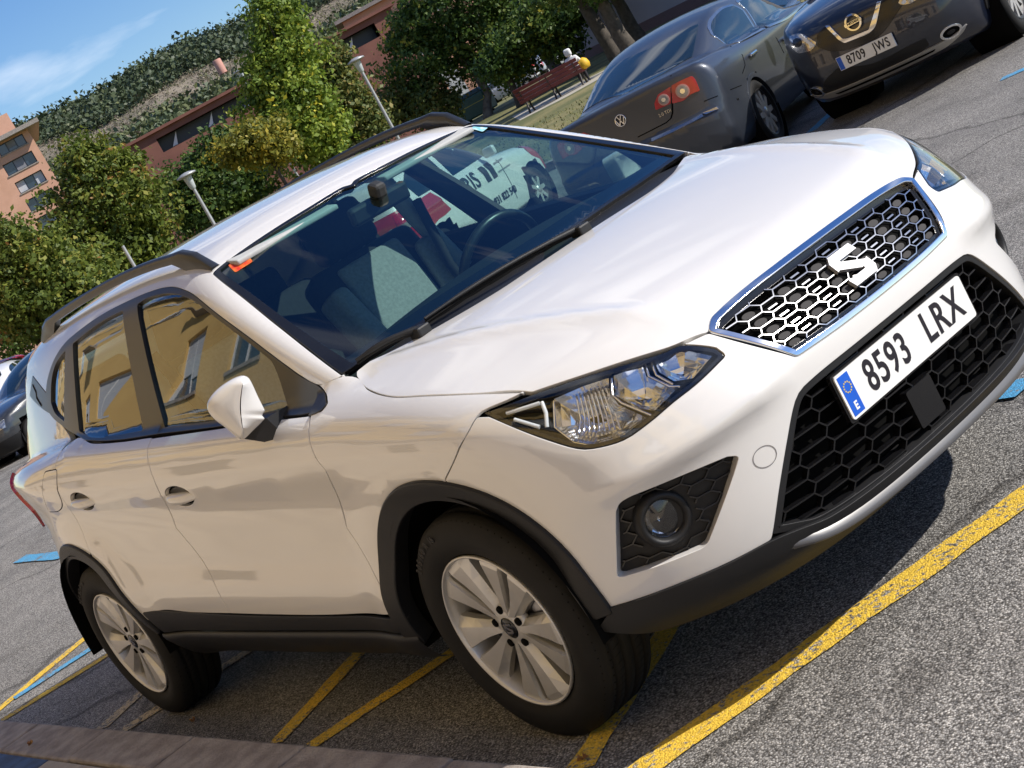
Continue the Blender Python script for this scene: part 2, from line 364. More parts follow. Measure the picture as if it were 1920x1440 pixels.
def panel_data(mp, loops, sp=0.03, off=0.0, depth=0.02, gap=0.002, edge=0.0018, is_uv=False, step=0.018, rad=0.006):
    lps = []
    for i, L in enumerate(loops):
        U = np.asarray(L, float) if is_uv else mp.uv(np.asarray(L, float))
        U = refine(U, step, rad=rad); lps.append(inset(U, gap if i == 0 else -gap))
    UV, T = tri_fill(lps, sp)
    P = mp.xyz(UV); N = grad(P); P = P+N*off
    fn = np.cross(P[T[:, 1]]-P[T[:, 0]], P[T[:, 2]]-P[T[:, 0]]); fl = (fn*N[T].mean(1)).sum(1) < 0
    T = T.copy(); T[fl] = T[fl][:, ::-1]
    # turned-in edge
    cnt = {}
    for t in T:
        for a, b in ((t[0], t[1]), (t[1], t[2]), (t[2], t[0])): cnt[(a, b)] = cnt.get((a, b), 0)+1
    bd = [(a, b) for (a, b) in cnt if (b, a) not in cnt]
    F = [tuple(t) for t in T]; V = list(P); NN = list(N)
    if depth > 0:
        tv = {}
        for a, b in bd:
            d = P[b]-P[a]; d = d/(np.linalg.norm(d)+1e-12); o = np.cross(d, N[a]); tv[a] = tv.get(a, 0)+o; tv[b] = tv.get(b, 0)+o
        ix = {}
        for a, o in tv.items():
            o = o/(np.linalg.norm(o)+1e-12); ix[a] = len(V)
            V += [P[a]+o*edge-N[a]*edge, P[a]+o*edge-N[a]*depth]; NN += [o, o]
        for a, b in bd:
            i, j = ix[a], ix[b]; F += [(b, a, i, j), (j, i, i+1, j+1)]
    return np.array(V), F, np.array(NN)
def panel(name, mp, loops, m, parent, mirror=False, **kw):
    V, F, N = panel_data(mp, loops, **kw)
    o = new_obj(name, mesh_from(V, F, N), m, parent)
    if mirror:
        s = np.array([1, -1, 1]); o2 = new_obj(name, mesh_from(V*s, [f[::-1] for f in F], N*s), m, parent); return o, o2
    return o
def ribbons(lines, mp, w, top, bot, name, m, parent, closed=False):
    """bars that follow the body surface: each 2D polyline becomes a bar from depth top to depth bot"""
    V = []; F = []; base = 0; UV = []; meta = []
    for L in lines:
        L = np.asarray(L, float); n = len(L)
        if closed: t = np.roll(L, -1, 0)-np.roll(L, 1, 0)
        else: t = np.gradient(L, axis=0)
        t /= np.maximum(np.linalg.norm(t, axis=1, keepdims=True), 1e-9); nn = np.stack([-t[:, 1], t[:, 0]], 1)
        UV += [L+nn*w/2, L-nn*w/2]; meta.append(n)
    U = np.concatenate(UV); P = mp.xyz(U); N = grad(P); A = P+N*top; B = P+N*bot; i = 0; mb = MB()
    for n in meta:
        l, r = slice(i, i+n), slice(i+n, i+2*n); i += 2*n
        vs = np.concatenate([A[l], A[r], B[l], B[r]]); fs = []
        for k in range(n if closed else n-1):
            q = (k+1) % n; fs += [(k, q, n+q, n+k), (k, 2*n+k, 2*n+q, q), (n+k, n+q, 3*n+q, 3*n+k)]
        mb.add(vs, fs, False)
    return mb.build(name, m, parent)
mir = lambda P: np.asarray(P)*np.array([1, -1, 1])
def both(P):                                  # right half (centre last or first) -> full symmetric run: right then mirrored back
    P = np.asarray(P); return np.concatenate([P, mir(P)[::-1]])
# ------------------------------------------------------------------ the white car
def arc(cx, r, a0, a1, n=16, cz=0.322, mp=SD):
    th = np.radians(np.linspace(a0, a1, n)); return mp.xyz(np.stack([cx+r*np.cos(th), cz+r*np.sin(th)], 1))
def side(*xz): return SD.xyz(np.array(xz, float))
def build_white_car():
    car = empty('white_car', (0, 0, 0))
    tag(car, 'white compact SUV with black roof rails and chrome-framed grille parked against the kerb', 'car')
    P = M['paint']; BP = M['black_plastic']
    # ---- traced lines (photo pixels laid on the body surface)
    dlo_top = [(597, 723), (567, 707), (533, 683), (467, 633), (400, 583), (363, 553), (340, 542), (320, 538), (293, 543), (250, 560), (187, 593), (133, 633), (115, 653), (100, 680), (90, 713), (86, 747), (93, 773), (116, 797)]
    dlo_bot = [(147, 818), (180, 828), (233, 825), (286, 817), (417, 800), (500, 786), (583, 776), (604, 770), (614, 758), (611, 740)]
    DT, DB = hit(dlo_top), hit(dlo_bot)
    ws_side = hit([(398, 512), (450, 553), (520, 609), (590, 664), (640, 702)])
    ws_top = hit([(640, 351), (580, 387), (520, 424), (460, 464)])
    ws_top = np.concatenate([GX.xyz(np.array([[ws_top[0][0]+0.012, 0.0]])), ws_top])
    ws_top[:, 1] = -np.abs(ws_top[:, 1])
    hood_back = hit([(1005, 498), (930, 548), (830, 607), (730, 660), (668, 696)]); hood_back = hood_back[hood_back[:, 1] < -0.03]
    hood_side = hit([(669, 706), (690, 729), (735, 743), (800, 741), (900, 737), (985, 734)])
    lamp_top = hit([(999, 735), (1115, 696), (1241, 656), (1319, 626)])
    gr_out = hit([(1329, 622), (1336, 595)]); gr_topmid = hit([(1420, 530), (1490, 478)])
    # ---- bonnet
    hb = hood_back[::-1]; half = np.concatenate([hood_back[:1]*[1, 0, 1]+[0.012, 0, 0.0], hood_back, hood_side, lamp_top, gr_out, gr_topmid, [[0.705, 0, 0.83]]])
    half[0, 1] = 0; panel('bonnet', TOP, [both(half[1:-1])], P, car, sp=0.028, gap=0.0022, depth=0.03)
    # ---- fender
    door_cut = hit([(583, 779), (581, 830), (610, 881), (650, 990), (700, 1073), (757, 1150)])
    bump_cut = hit([(893, 782), (872, 820), (850, 868), (834, 902)])
    a_base = hit([(597, 722), (625, 711), (645, 704)])
    FX = Map('cx', 0.55)
    fen = np.concatenate([a_base, hood_side[:], hit([(950, 751), (903, 772)]), bump_cut, arc(0, 0.432, 72, 178, 14), side((-0.405, 0.345), (-0.385, 0.41)), door_cut[::-1][1:], DB[-4:]])
    panel('fender', FX, [fen], P, car, True, sp=0.024, depth=0.008, gap=0.0025)
    # ---- doors
    def handle_oval(px, k=1.0):
        p = hit([px])[0]; return [(p[0]+0.090*k*math.cos(t), p[2]+0.038*k*math.sin(t)) for t in np.linspace(0, 2*math.pi, 20, endpoint=False)], p
    H1, h1 = handle_oval((336, 931)); H2, h2 = handle_oval((153, 941)); to3 = lambda L: SD.xyz(np.array(L))
    dd_cut = hit([(286, 819), (289, 900), (330, 990), (400, 1090), (434, 1151)])
    fd = np.concatenate([door_cut, hit([(620, 1154), (500, 1153)]), dd_cut[::-1], DB[4:7]])
    panel('front_door', SD, [fd, to3(H1)], P, car, True, sp=0.026, depth=0.007, gap=0.0034)
    panel('front_door_dark_backing', SD, [fd, to3(handle_oval((336, 931), 1.0)[0])], M['void'], car, True, sp=0.05, off=-0.012, depth=0.0, gap=-0.010)  # near-black sheets behind the doors darken the gaps and double as inner trim
    rr = side((-2.215, 1.10), (-2.27, 0.95), (-2.32, 0.84), (-2.345, 0.72))
    rd = np.concatenate([dd_cut, hit([(360, 1149), (300, 1146)]), arc(-2.566, 0.432, 15, 59, 9), rr[::-1], DB[:4]])
    panel('rear_door', SD, [rd, to3(H2)], P, car, True, sp=0.026, depth=0.007, gap=0.0034)
    panel('rear_door_dark_backing', SD, [rd, to3(handle_oval((153, 941), 1.0)[0])], M['void'], car, True, sp=0.05, off=-0.0135, depth=0.0, gap=-0.010)
    panel('fender_dark_backing', FX, [fen], M['void'], car, True, sp=0.05, off=-0.016, depth=0.0, gap=-0.008)  # near-black sheets added behind fender and bonnet so their gaps read as shade
    panel('bonnet_dark_backing', TOP, [both(half[1:-1])], M['void'], car, sp=0.06, off=-0.022, depth=0.0, gap=-0.008)
    # ---- roof, pillars and rear quarters: one pressing
    right = np.concatenate([ws_top[:1]*[1, 0, 1], ws_top[1:], ws_side, a_base[[2, 0]], DT[1:], rr, arc(-2.566, 0.432, 64, 168, 14), side((-3.03, 0.44), (-3.04, 0.7), (-3.05, 0.95), (-3.03, 1.1), (-2.93, 1.36)), GX.xyz(np.array([[-2.95, -0.33], [-3.0, -0.2], [-3.02, 0.0]]))])
    right[-1, 1] = 0
    panel('body_shell', GX, [np.concatenate([right, mir(right)[::-1][1:-1]])], P, car, sp=0.018, step=0.010)
    lin = np.concatenate([ws_top[:1], ws_top[1:], ws_side, a_base[:1], DT[1:16], side((-2.9, 1.15), (-2.9, 1.36)), GX.xyz(np.array([[-2.95, 0.0]]))])
    panel('headliner', GX, [np.concatenate([lin, mir(lin)[::-1][1:-1]])], M['headliner'], car, sp=0.06, off=-0.03, depth=0.0, gap=0.004)
    # ---- tailgate, rear glass, rear bumper, rear lamps
    rk = lambda *p: RZ.xyz(np.array(p, float))
    tg = [(-0.50, 0.62), (-0.52, 0.9), (-0.50, 1.08), (-0.40, 1.38), (0.40, 1.38), (0.50, 1.08), (0.52, 0.9), (0.50, 0.62)]
    rg = [(-0.42, 1.10), (-0.34, 1.33), (0.34, 1.33), (0.42, 1.10)]
    panel('tailgate', RZ, [tg, rg], P, car, sp=0.05, is_uv=True); panel('rear_window', RZ, [rg], M['side_glass'], car, sp=0.06, off=-0.004, depth=0.003, is_uv=True)
    panel('rear_bumper', RZ, [[(-0.71, 0.44), (-0.71, 0.78), (-0.51, 0.80), (-0.50, 0.61), (0.50, 0.61), (0.51, 0.80), (0.71, 0.78), (0.71, 0.44)]], P, car, sp=0.05, is_uv=True)
    panel('rear_bumper_trim', RZ, [[(-0.72, 0.25), (-0.72, 0.44), (0.72, 0.44), (0.72, 0.25)]], BP, car, sp=0.05, off=0.004, is_uv=True)
    panel('tail_lamp', RZ, [[(-0.74, 0.90), (-0.735, 1.0), (-0.66, 1.06), (-0.53, 1.04), (-0.52, 0.82), (-0.62, 0.81)]], M['red_lens'], car, True, sp=0.03, off=0.010, is_uv=True)
    for sg in (-1, 1): panel('rear_quarter_filler', RZ, [[(sg*0.72, 0.80), (sg*0.72, 1.07), (sg*0.53, 1.36), (sg*0.41, 1.38), (sg*0.51, 1.08), (sg*0.53, 0.80)]], P, car, sp=0.04, off=-0.004, depth=0.0, is_uv=True)
    sp_ = MB()
    sp_.grid([[(-2.98, y, 1.462-0.045*(y/0.55)**2) for y in np.linspace(-0.44, 0.44, 13)], [(-3.05+0.05*(y/0.55)**2, y, 1.445-0.045*(y/0.55)**2) for y in np.linspace(-0.44, 0.44, 13)], [(-3.05+0.05*(y/0.55)**2, y, 1.425-0.045*(y/0.55)**2) for y in np.linspace(-0.44, 0.44, 13)], [(-2.99, y, 1.40-0.045*(y/0.55)**2) for y in np.linspace(-0.44, 0.44, 13)]])
    sp_.build('roof_spoiler', P, car)
    # ---- side windows
    g1 = hit([(259, 571), (280, 559), (320, 551), (353, 559), (383, 578), (507, 674), (523, 705), (541, 766), (420, 786), (310, 801)])
    g2 = hit([(138, 645), (190, 605), (232, 583), (269, 807), (213, 817), (165, 816), (150, 808)])
    g3 = hit([(124, 657), (105, 685), (98, 715), (97, 755), (104, 773), (122, 790)])
    outer = np.concatenate([DT, DB])
    panel('window_trim', SD, [outer, g1, g2, g3], M['trim_brown'], car, True, sp=0.03, gap=0.001, off=0.003, depth=0.018, edge=0.001)
    for nm, g in (('front_door_glass', g1), ('rear_door_glass', g2), ('quarter_glass', g3)):
        panel(nm, SD, [g], M['side_glass'], car, True, sp=0.05, off=-0.006, depth=0.0, gap=-0.006)
    # ---- windscreen
    low = hit([(661, 693), (700, 668), (780, 628), (880, 570), (960, 520), (1010, 487)]); low = low[low[:, 1] < -0.02]
    base_l = GX.xyz(np.stack([np.array([-0.335, -0.30, -0.262, -0.232, -0.222]), -0.7*np.arctan2(np.array([0.71, 0.58, 0.38, 0.15, 0.0]), 0.14)], 1)); base_l[-1, 1] = 0
    wr = np.concatenate([ws_top[:1]*[1, 0, 1], ws_top[1:], ws_side, base_l[1:]])
    wl = np.concatenate([wr, mir(wr)[::-1][1:-1]])
    U = GX.uv(wl)
    panel('windscreen', GX, [U], M['windscreen'], car, sp=0.04, off=-0.005, depth=0.0, gap=0.004, is_uv=True)
    inn = inset(refine(U, 0.03), 0.016)
    panel('windscreen_moulding', GX, [U, inn], M['gloss_black'], car, sp=0.03, off=0.0, depth=0.012, gap=0.0015, is_uv=True)
    # black printed band along the foot of the glass and the plastic cowl before the bonnet
    bx = np.concatenate([base_l, mir(base_l)[::-1][1:]]); Ub = GX.uv(bx); up = Ub.copy(); up[:, 0] -= 0.085
    panel('windscreen_lower_band', GX, [np.concatenate([Ub, up[::-1]])], M['gloss_black'], car, sp=0.04, off=-0.0085, depth=0.0, gap=0.003, is_uv=True)
    cow = np.concatenate([hood_back*[1, 1, 1]+[0.01, 0, 0], mir(hood_back)[::-1]+[0.01, 0, 0]]); cb = np.concatenate([base_l[::-1], mir(base_l)[1:]])
    cw = np.concatenate([cow, cb[::-1]-[0.03, 0, 0]])
    panel('cowl_cover', TOP, [cw], BP, car, sp=0.04, off=-0.012, depth=0.0, gap=0.0)
    for k, (b0, b1) in enumerate((((790, 628), (672, 688)), ((1090, 438), (800, 610)))):
        a = hit([b0])[0]; e = hit([b1])[0]; n = np.array([0.35, 0, 0.9]); w = MB()
        q = [a+(e-a)*t+n*(0.020+0.012*math.sin(t*math.pi)) for t in np.linspace(0, 1, 9)]
        w.tube(q, [0.010]*2+[0.008]*5+[0.006]*2, 6); w.box(a+n*0.012, (0.05, 0.045, 0.028), bev=0.006)
        wp = w.build('wiper', BP, car)
        blade = MB().tube([p-n*0.010 for p in q], 0.005, 5).build('wiper_blade', M['rubber'], wp)
    # ---- front bumper
    lo_b = hit([(1135, 1141), (1200, 1122), (1270, 1096), (1360, 1058), (1446, 1013)])
    lg_side = hit([(1449, 1003), (1462, 915), (1477, 825), (1492, 752)]); lg_top = hit([(1508, 725), (1580, 664), (1650, 606)])
    gb = hit([(1329, 624), (1494, 669)]); gbm = hit([(1560, 614), (1625, 560)])
    lamp = hit([(999, 737), (1115, 698), (1241, 660), (1281, 645), (1343, 652), (1361, 666), (1306, 720), (1263, 754), (1216, 794), (1169, 826), (1111, 842), (1082, 842), (1024, 825), (916, 781), (904, 773)])
    fog = hit([(1158, 1081), (1156, 959), (1163, 943), (1187, 930), (1364, 857), (1385, 856), (1376, 887), (1326, 1020), (1313, 1029), (1169, 1081)])
    aend = arc(0, 0.432, 70, 13, 11)
    rb = np.concatenate([hit([(1319, 628)]), lamp[[3, 4, 5, 6, 7, 8, 9, 10, 11, 12, 13]], bump_cut, aend, lo_b, lg_side, lg_top[:2]])
    inner = np.concatenate([gb, gbm[:1]])
    bl = np.concatenate([rb, mir(rb)[::-1], mir(inner), inner[::-1]])
    panel('front_bumper', BZ, [bl, fog, mir(fog)], P, car, sp=0.024, depth=0.035)
    # tow-eye cover: a shallow round cap
    tw = BZ.uv(hit([(1434, 856)]))[0]; tc_ = [(tw[0]+0.0245*math.cos(t), tw[1]+0.0235*math.sin(t)) for t in np.linspace(0, 2*math.pi, 24, endpoint=False)]
    panel('tow_eye_gap', BZ, [tc_, [(tw[0]+(u[0]-tw[0])*0.93, tw[1]+(u[1]-tw[1])*0.93) for u in tc_]], mat_once('seam_grey', (0.18, 0.17, 0.17), 0.7, noise=0.1), car, sp=0.02, off=0.0008, depth=0.0, gap=0.0, is_uv=True, step=0.008)
    # ---- lower lip of the bumper
    lip_bot = hit([(1122, 1178), (1160, 1184), (1230, 1180), (1330, 1146)]); z0 = 0.215
    lip = np.concatenate([arc(0, 0.432, 12, 4, 3), lip_bot, BZ.xyz(np.array([[-0.42, 0.225], [-0.30, 0.215], [-0.15, 0.21]])), ])
    lipt = BZ.xyz(np.array([[-0.0, 0.312], [-0.2, 0.312], [-0.36, 0.318], [-0.43, 0.335]]))
    lp = np.concatenate([lip, mir(lip)[::-1], mir(np.concatenate([lo_b, lipt[::-1][:3]])), np.concatenate([lo_b, lipt[::-1][:3]])[::-1]])
    panel('bumper_lip', BZ, [lp], BP, car, sp=0.03, off=0.007, depth=0.05, gap=0.001)
    ll = BZ.xyz(np.stack([np.linspace(-0.46, 0.46, 41), 0.283+0.03*(np.abs(np.linspace(-1, 1, 41)))**6], 1)); nl = grad(ll)*np.clip(1-np.abs(np.linspace(-1, 1, 41))**10, 0.12, 1)[:, None]
    MB().grid([ll+nl*0.010+[0, 0, 0.014], ll+nl*0.024+[0, 0, 0.009], ll+nl*0.028+[0, 0, 0.0], ll+nl*0.020+[0, 0, -0.008], ll+nl*0.004+[0, 0, -0.012]]).build('bumper_lip_edge', mat('pale_lip_edge_grey', (0.10, 0.10, 0.105), 0.35, noise=0.1), car)  # paler than the lip: light caught by the upturned edge, put into the colour
    MB().box((0.08, 0, 0.245), (0.9, 1.0, 0.05)).box((-1.9, 0, 0.27), (2.6, 1.35, 0.06)).build('underbody', M['void'], car)
    # ---- lower grille: a hexagon lattice behind the number plate
    lgb = BZ.xyz(np.array([[-0.435, 0.335], [-0.38, 0.312], [-0.2, 0.300], [0.0, 0.298]]))
    lgr = np.concatenate([lg_side, lg_top, ]); lgl = np.concatenate([lgr, mir(lgr)[::-1], mir(lgb)[:3], lgb[::-1]])
    panel('lower_grille_back', FR, [lgl], M['void'], car, sp=0.06, off=-0.06, depth=0.0, gap=-0.02)
    U = FR.uv(lgl); fr = inset(refine(U, 0.02), 0.016)
    panel('lower_grille_frame', FR, [U, fr], M['black_plastic'], car, sp=0.02, off=-0.004, depth=0.05, gap=0.001, is_uv=True)
    def clip_runs(q, U_, k=5):
        q = np.concatenate([np.linspace(q[i], q[i+1], k, endpoint=False) for i in range(len(q)-1)]+[np.array(q[-1:])]); m_ = pip(U_, q); out = []; run = []
        for ok, pt in zip(m_, q):
            if ok: run.append(pt)
            else:
                if len(run) > 1: out.append(run)
                run = []
        if len(run) > 1: out.append(run)
        return out
    lines = []; pz, hw, hv = 0.037, 0.054, 0.039
    for col in range(-9, 10):
        for row in range(-1, 10):
            y = col*(hw+hv); z = 0.600-row*pz-(pz/2 if col % 2 else 0)
            lines += clip_runs([(y-hw, z), (y-hv, z+pz/2), (y+hv, z+pz/2), (y+hw, z)], U)
    ribbons(lines, FR, 0.0038, -0.014, -0.036, 'lower_grille_lattice', mat('grille_black', (0.007, 0.007, 0.008), 0.22, noise=0.2), car)['kind'] = 'stuff'
    # ---- upper grille
    g_o = np.concatenate([gr_out[::-1], hit([(1494, 668)])]); tm = FR.xyz(np.array([[-0.2, 0.834], [0.0, 0.838]])); bmid = FR.xyz(np.array([[-0.15, 0.660]]))
    rt = np.concatenate([tm[:1], g_o, bmid]); gl = np.concatenate([rt, mir(rt)[::-1]])
    U = FR.uv(gl); U = refine(U, 0.02, rad=0.008); fr = inset(U, 0.012)
    panel('grille_frame', FR, [U, fr], M['chrome'], car, sp=0.02, off=0.004, depth=0.03, gap=0.001, edge=0.004, is_uv=True)
    panel('grille_back', FR, [U], M['void'], car, sp=0.05, off=-0.05, depth=0.0, gap=-0.01, is_uv=True)
    panel('grille_inner_frame', FR, [inset(U, 0.012), inset(U, 0.022)], M['gloss_black'], car, sp=0.02, off=-0.012, depth=0.03, gap=0.0, is_uv=True)
    cells = []; pills = []; discs = []; pz, hw, hv = 0.0245, 0.036, 0.021; Ui = inset(U, 0.020)
    for col in range(-9, 10):
        for row in range(-1, 9):
            z = 0.828-row*pz-(pz/2 if col % 2 else 0); sc = lambda L: [(a*(1+0.9*(b_-0.72)), b_) for a, b_ in L]
            y = col*(hw+hv)
            cells += clip_runs(sc([(y-hw, z), (y-hv, z+pz/2), (y+hv, z+pz/2), (y+hw, z)]), Ui, 4)
            ctr = np.array(sc([(y-0.016, z-0.006), (y+0.016, z+0.006)]))
            if pip(inset(U, 0.024), ctr).all():
                if col % 2: discs.append(sc([(y+0.0165*math.cos(t), z+0.0066*math.sin(t)) for t in np.linspace(0, 2*math.pi, 12, endpoint=False)]))
                else: pills.append(sc([(y-0.014, z), (y, z), (y+0.014, z)]))
    ribbons(cells, FR, 0.0025, -0.008, -0.013, 'grille_lattice', M['dark_chrome'], car)['kind'] = 'stuff'
    for q in pills: ribbons([q], FR, 0.0034, -0.016, -0.020, 'grille_slat', M['dark_chrome'], car)
    for d in discs:
        panel('grille_disc', FR, [d], mat_once('grille_disc_grey', (0.06, 0.058, 0.058), 0.75, spec=0.15, noise=0.1), car, sp=0.03, off=-0.016, depth=0.005, gap=0.0, is_uv=True, step=0.01)
    # emblem: a slashed S in chrome
    c0 = FR.xyz(np.array([[0.0, 0.746]]))[0]; n0 = grad(c0[None])[0]; Y = Vector((0, 1, 0)); Nn = Vector(n0); Z = Nn.cross(Y).normalized()
    if Z.z < 0: Z = -Z
    Me = Matrix((( Y.x, Z.x, Nn.x, c0[0]), (Y.y, Z.y, Nn.y, c0[1]), (Y.z, Z.z, Nn.z, c0[2]), (0, 0, 0, 1)))
    em = MB()
    def S_mark(mb, s, M_, d0, d1):
        top = [(-0.50, 0.13), (-0.46, 0.40), (-0.30, 0.50), (0.50, 0.50), (0.47, 0.28), (-0.12, 0.28), (-0.14, 0.20), (0.30, -0.02), (0.05, -0.02)]
        mb.prism([(x*s, y*s) for x, y in [(-0.50, 0.05), (-0.50, 0.34), (-0.36, 0.50), (0.48, 0.50), (0.52, 0.27), (-0.17, 0.27), (-0.20, 0.17)]], d0, d1, M_)
        mb.prism([(-x*s, -y*s) for x, y in [(-0.50, 0.05), (-0.50, 0.34), (-0.36, 0.50), (0.48, 0.50), (0.52, 0.27), (-0.17, 0.27), (-0.20, 0.17)]], d0, d1, M_)
        mb.prism([(x*s, y*s) for x, y in [(-0.50, 0.12), (-0.14, 0.21), (0.50, -0.12), (0.14, -0.21)]], d0, d1*1.0-0.0006, M_)
    S_mark(em, 0.098, Me, -0.009, 0.001); em.build('emblem', mat_once('emblem_silver', (0.40, 0.40, 0.41), 0.3, metal=0.3, noise=0.05), car)
    # ---- number plate
    plate_tilt = Matrix(((0, 0, 1, 0.802), (1, 0, 0, 0), (0, 1, 0, 0.521), (0, 0, 0, 1)))
    def rrect(w, h, r, n=5):
        return [(sx*(w/2-r)+r*math.cos(t), sy*(h/2-r)+r*math.sin(t)) for sx, sy, a in ((1, 1, 0), (-1, 1, 90), (-1, -1, 180), (1, -1, 270)) for t in np.radians(np.linspace(a, a+90, n))]
    MB().prism(rrect(0.535, 0.122, 0.008), -0.014, -0.001, plate_tilt).build('plate_holder', M['gloss_black'], car)
    pl = MB().prism(rrect(0.52, 0.11, 0.008), -0.001, 0.003, plate_tilt).build('number_plate', M['plate_white'], car)
    MB().prism([(-0.2535, -0.049), (-0.2135, -0.049), (-0.2135, 0.049), (-0.2535, 0.049)], 0.003, 0.0036, plate_tilt).build('plate_blue_band', M['plate_blue'], pl)
    def put_text(txt, h, x, z, xs, m_, nm, parent, MT, d=0.0037, space=1.0, bold=0.0):
        me = text_mesh(txt, h, 0.0004, xs, space, bold); me.transform(MT @ Matrix.Translation((x, z, d))); return new_obj(nm, me, m_, parent)
    put_text('8593', 0.077, -0.085, 0.0, 0.74, M['ink'], 'plate_text', pl, plate_tilt, space=1.12, bold=0.0018); put_text('LRX', 0.077, 0.148, 0.0, 0.80, M['ink'], 'plate_text', pl, plate_tilt, space=1.10, bold=0.0018)
    put_text('E', 0.020, -0.2335, -0.030, 0.9, M['plate_white'], 'plate_country_letter', pl, plate_tilt, bold=0.001)
    st = MB()
    for k in range(12):
        a = 2*math.pi*k/12; st.prism([(-0.2335+0.0125*math.cos(a)+0.0028*(1 if j % 2 == 0 else 0.45)*math.sin(j*math.pi/5), 0.018+0.0125*math.sin(a)+0.0028*(1 if j % 2 == 0 else 0.45)*math.cos(j*math.pi/5)) for j in range(10)], 0.0036, 0.0041, plate_tilt)
    st.build('plate_stars', M['yellow'], pl)
    # radar cover under the plate
    rc = ground(1737, 750); rp = on_plane(1736, 752, 0, 0.805); Mr = plate_tilt.copy(); Mr.translation = Vector((0.800, rp[1], rp[2]))
    MB().prism(rrect(0.098, 0.096, 0.006), -0.04, 0.006, Mr).build('radar_cover', M['gloss_black'], car)
    # ---- fog lamps
    for sg in (1, -1):
        fg = fog if sg == 1 else mir(fog)
        panel('fog_lamp_surround', BZ, [fg], BP, car, sp=0.03, off=-0.032, depth=0.0, gap=-0.012)
        U = refine(BZ.uv(fg)); lines = []; fc = hit([(1250, 976)])[0]*[1, sg, 1]; cu = BZ.uv(fc[None])[0]
        for col in range(0, 12):
            for row in range(-1, 9):
                u = -0.90+col*0.044; z = 0.64-row*0.030-(0.015 if col % 2 else 0)
                for L in clip_runs([(sg*(u-0.030), z), (sg*(u-0.014), z+0.015), (sg*(u+0.014), z+0.015), (sg*(u+0.030), z)], inset(U, 0.002), 4):
                    L = [p for p in L if math.hypot(p[0]-cu[0], p[1]-cu[1]) > 0.056]
                    if len(L) > 1 and max(abs(L[i+1][0]-L[i][0]) for i in range(len(L)-1)) < 0.02: lines.append(L)
        ribbons(lines, BZ, 0.0032, -0.024, -0.034, 'fog_lamp_ribs', M['gloss_black'], car)['kind'] = 'stuff'
        nrm = Vector((0.86, -0.42*sg, -0.03)).normalized(); Mq = nrm.to_track_quat('Z', 'Y').to_matrix().to_4x4(); Mq.translation = Vector(fc)-nrm*0.035
        ring = MB().lathe([(0.066, -0.01), (0.066, 0.012), (0.060, 0.026), (0.052, 0.029), (0.046, 0.022), (0.043, 0.002), (0.042, -0.02)], 40, Mq).build('fog_lamp_ring', BP, car)
        MB().lathe([(0.0, -0.016), (0.012, -0.013), (0.022, -0.012), (0.030, -0.006), (0.037, -0.001), (0.043, 0.010)], 14, Mq, smooth=False).build('fog_lamp_reflector', M['chrome'], ring)
        MB().lathe([(0.0, 0.0), (0.010, -0.001), (0.012, -0.008)], 12, Mq).build('fog_lamp_bulb_cap', M['chrome'], ring)
        MB().lathe([(0.0, 0.016), (0.02, 0.0145), (0.043, 0.008)], 28, Mq).build('fog_lamp_lens', M['lens'], ring)
    # ---- headlamps
    for sg in (1, -1):
        lm = lamp if sg == 1 else mir(lamp); U = refine(BZ.uv(lm), 0.015)
        hl = empty('headlamp', (0, 0, 0), parent=car)
        hl['label'] = 'clear angular headlamp with chrome chevron reflectors'
        panel('housing', BZ, [U], M['gloss_black'], hl, sp=0.03, off=-0.075, depth=0.0, gap=-0.01, is_uv=True)
        panel('bezel', BZ, [U, inset(U, 0.011)], M['gloss_black'], hl, sp=0.02, off=-0.004, depth=0.072, gap=0.002, is_uv=True)
        panel('lens', BZ, [U], M['lens'], hl, sp=0.03, off=-0.001, depth=0.0, gap=0.003, is_uv=True)
        def hp(px): 
            q = hit(px); return q if sg == 1 else mir(q)
        def inside_panel(nm, px, m_, off, depth=0.02):
            panel(nm, BZ, [hp(px)], m_, hl, sp=0.015, off=off, depth=depth, gap=0.0, step=0.01, rad=0.003)
        # main reflector bowl, chevron bars, inner reflector
        def bowl(nm, px, c, deep, lens=6):
            q = hp(px); n = len(q); cc = hp([c])[0]; nn = grad(cc[None])[0]; mb = MB(); qn = grad(q); rows = []
            for k, (s, d) in enumerate(((1, 0.012), (0.9, 0.03), (0.72, 0.05), (0.5, 0.066), (0.28, 0.074), (0.1, 0.077))):
                rows.append([cc+(p-cc)*s-(qn[i % n]*(1-0.5*(1-s))+nn*0.5*(1-s))*d*deep for i, p in enumerate(list(q)+[q[0]])])
            mb.grid(rows, smooth=False); return mb.build(nm, M['chrome'], hl)
        bowl('main_reflector', [(1036, 744), (1090, 720), (1139, 704), (1142, 736), (1160, 757), (1212, 781), (1165, 817), (1108, 833), (1070, 826), (1040, 800)], (1105, 772), 1.0)
        bowl('inner_reflector', [(1149, 700), (1204, 681), (1211, 702), (1252, 723), (1272, 722), (1228, 768), (1190, 762), (1151, 738)], (1203, 727), 0.9)
        bowl('turn_reflector', [(1226, 673), (1285, 653), (1336, 664), (1300, 706), (1264, 712), (1236, 695)], (1282, 682), 0.7)
        for a in ([(1144, 703), (1145, 736), (1164, 752), (1220, 775)], [(1210, 681), (1216, 700), (1255, 719), (1275, 719)], [(1034, 746), (1036, 800), (1072, 829), (1112, 836)], [(1222, 675), (1230, 697), (1262, 715)]):
            q = hp(a); n = grad(q); MB().tube([p-k*0.018 for p, k in zip(q, n)], 0.0042, 6).build('chevron_bar', M['chrome'], hl)
        for a in ([(945, 772), (1008, 752)], [(960, 785), (1008, 800)], [(1012, 750), (1020, 772), (1022, 800)]):
            q = hp(a); n = grad(q); MB().tube([p-k*0.012 for p, k in zip(q, n)], 0.005, 6).build('daytime_light_bar', mat_once('white_diffuser', (0.75, 0.78, 0.78), 0.25, noise=0.05), hl)
        fl = MB()
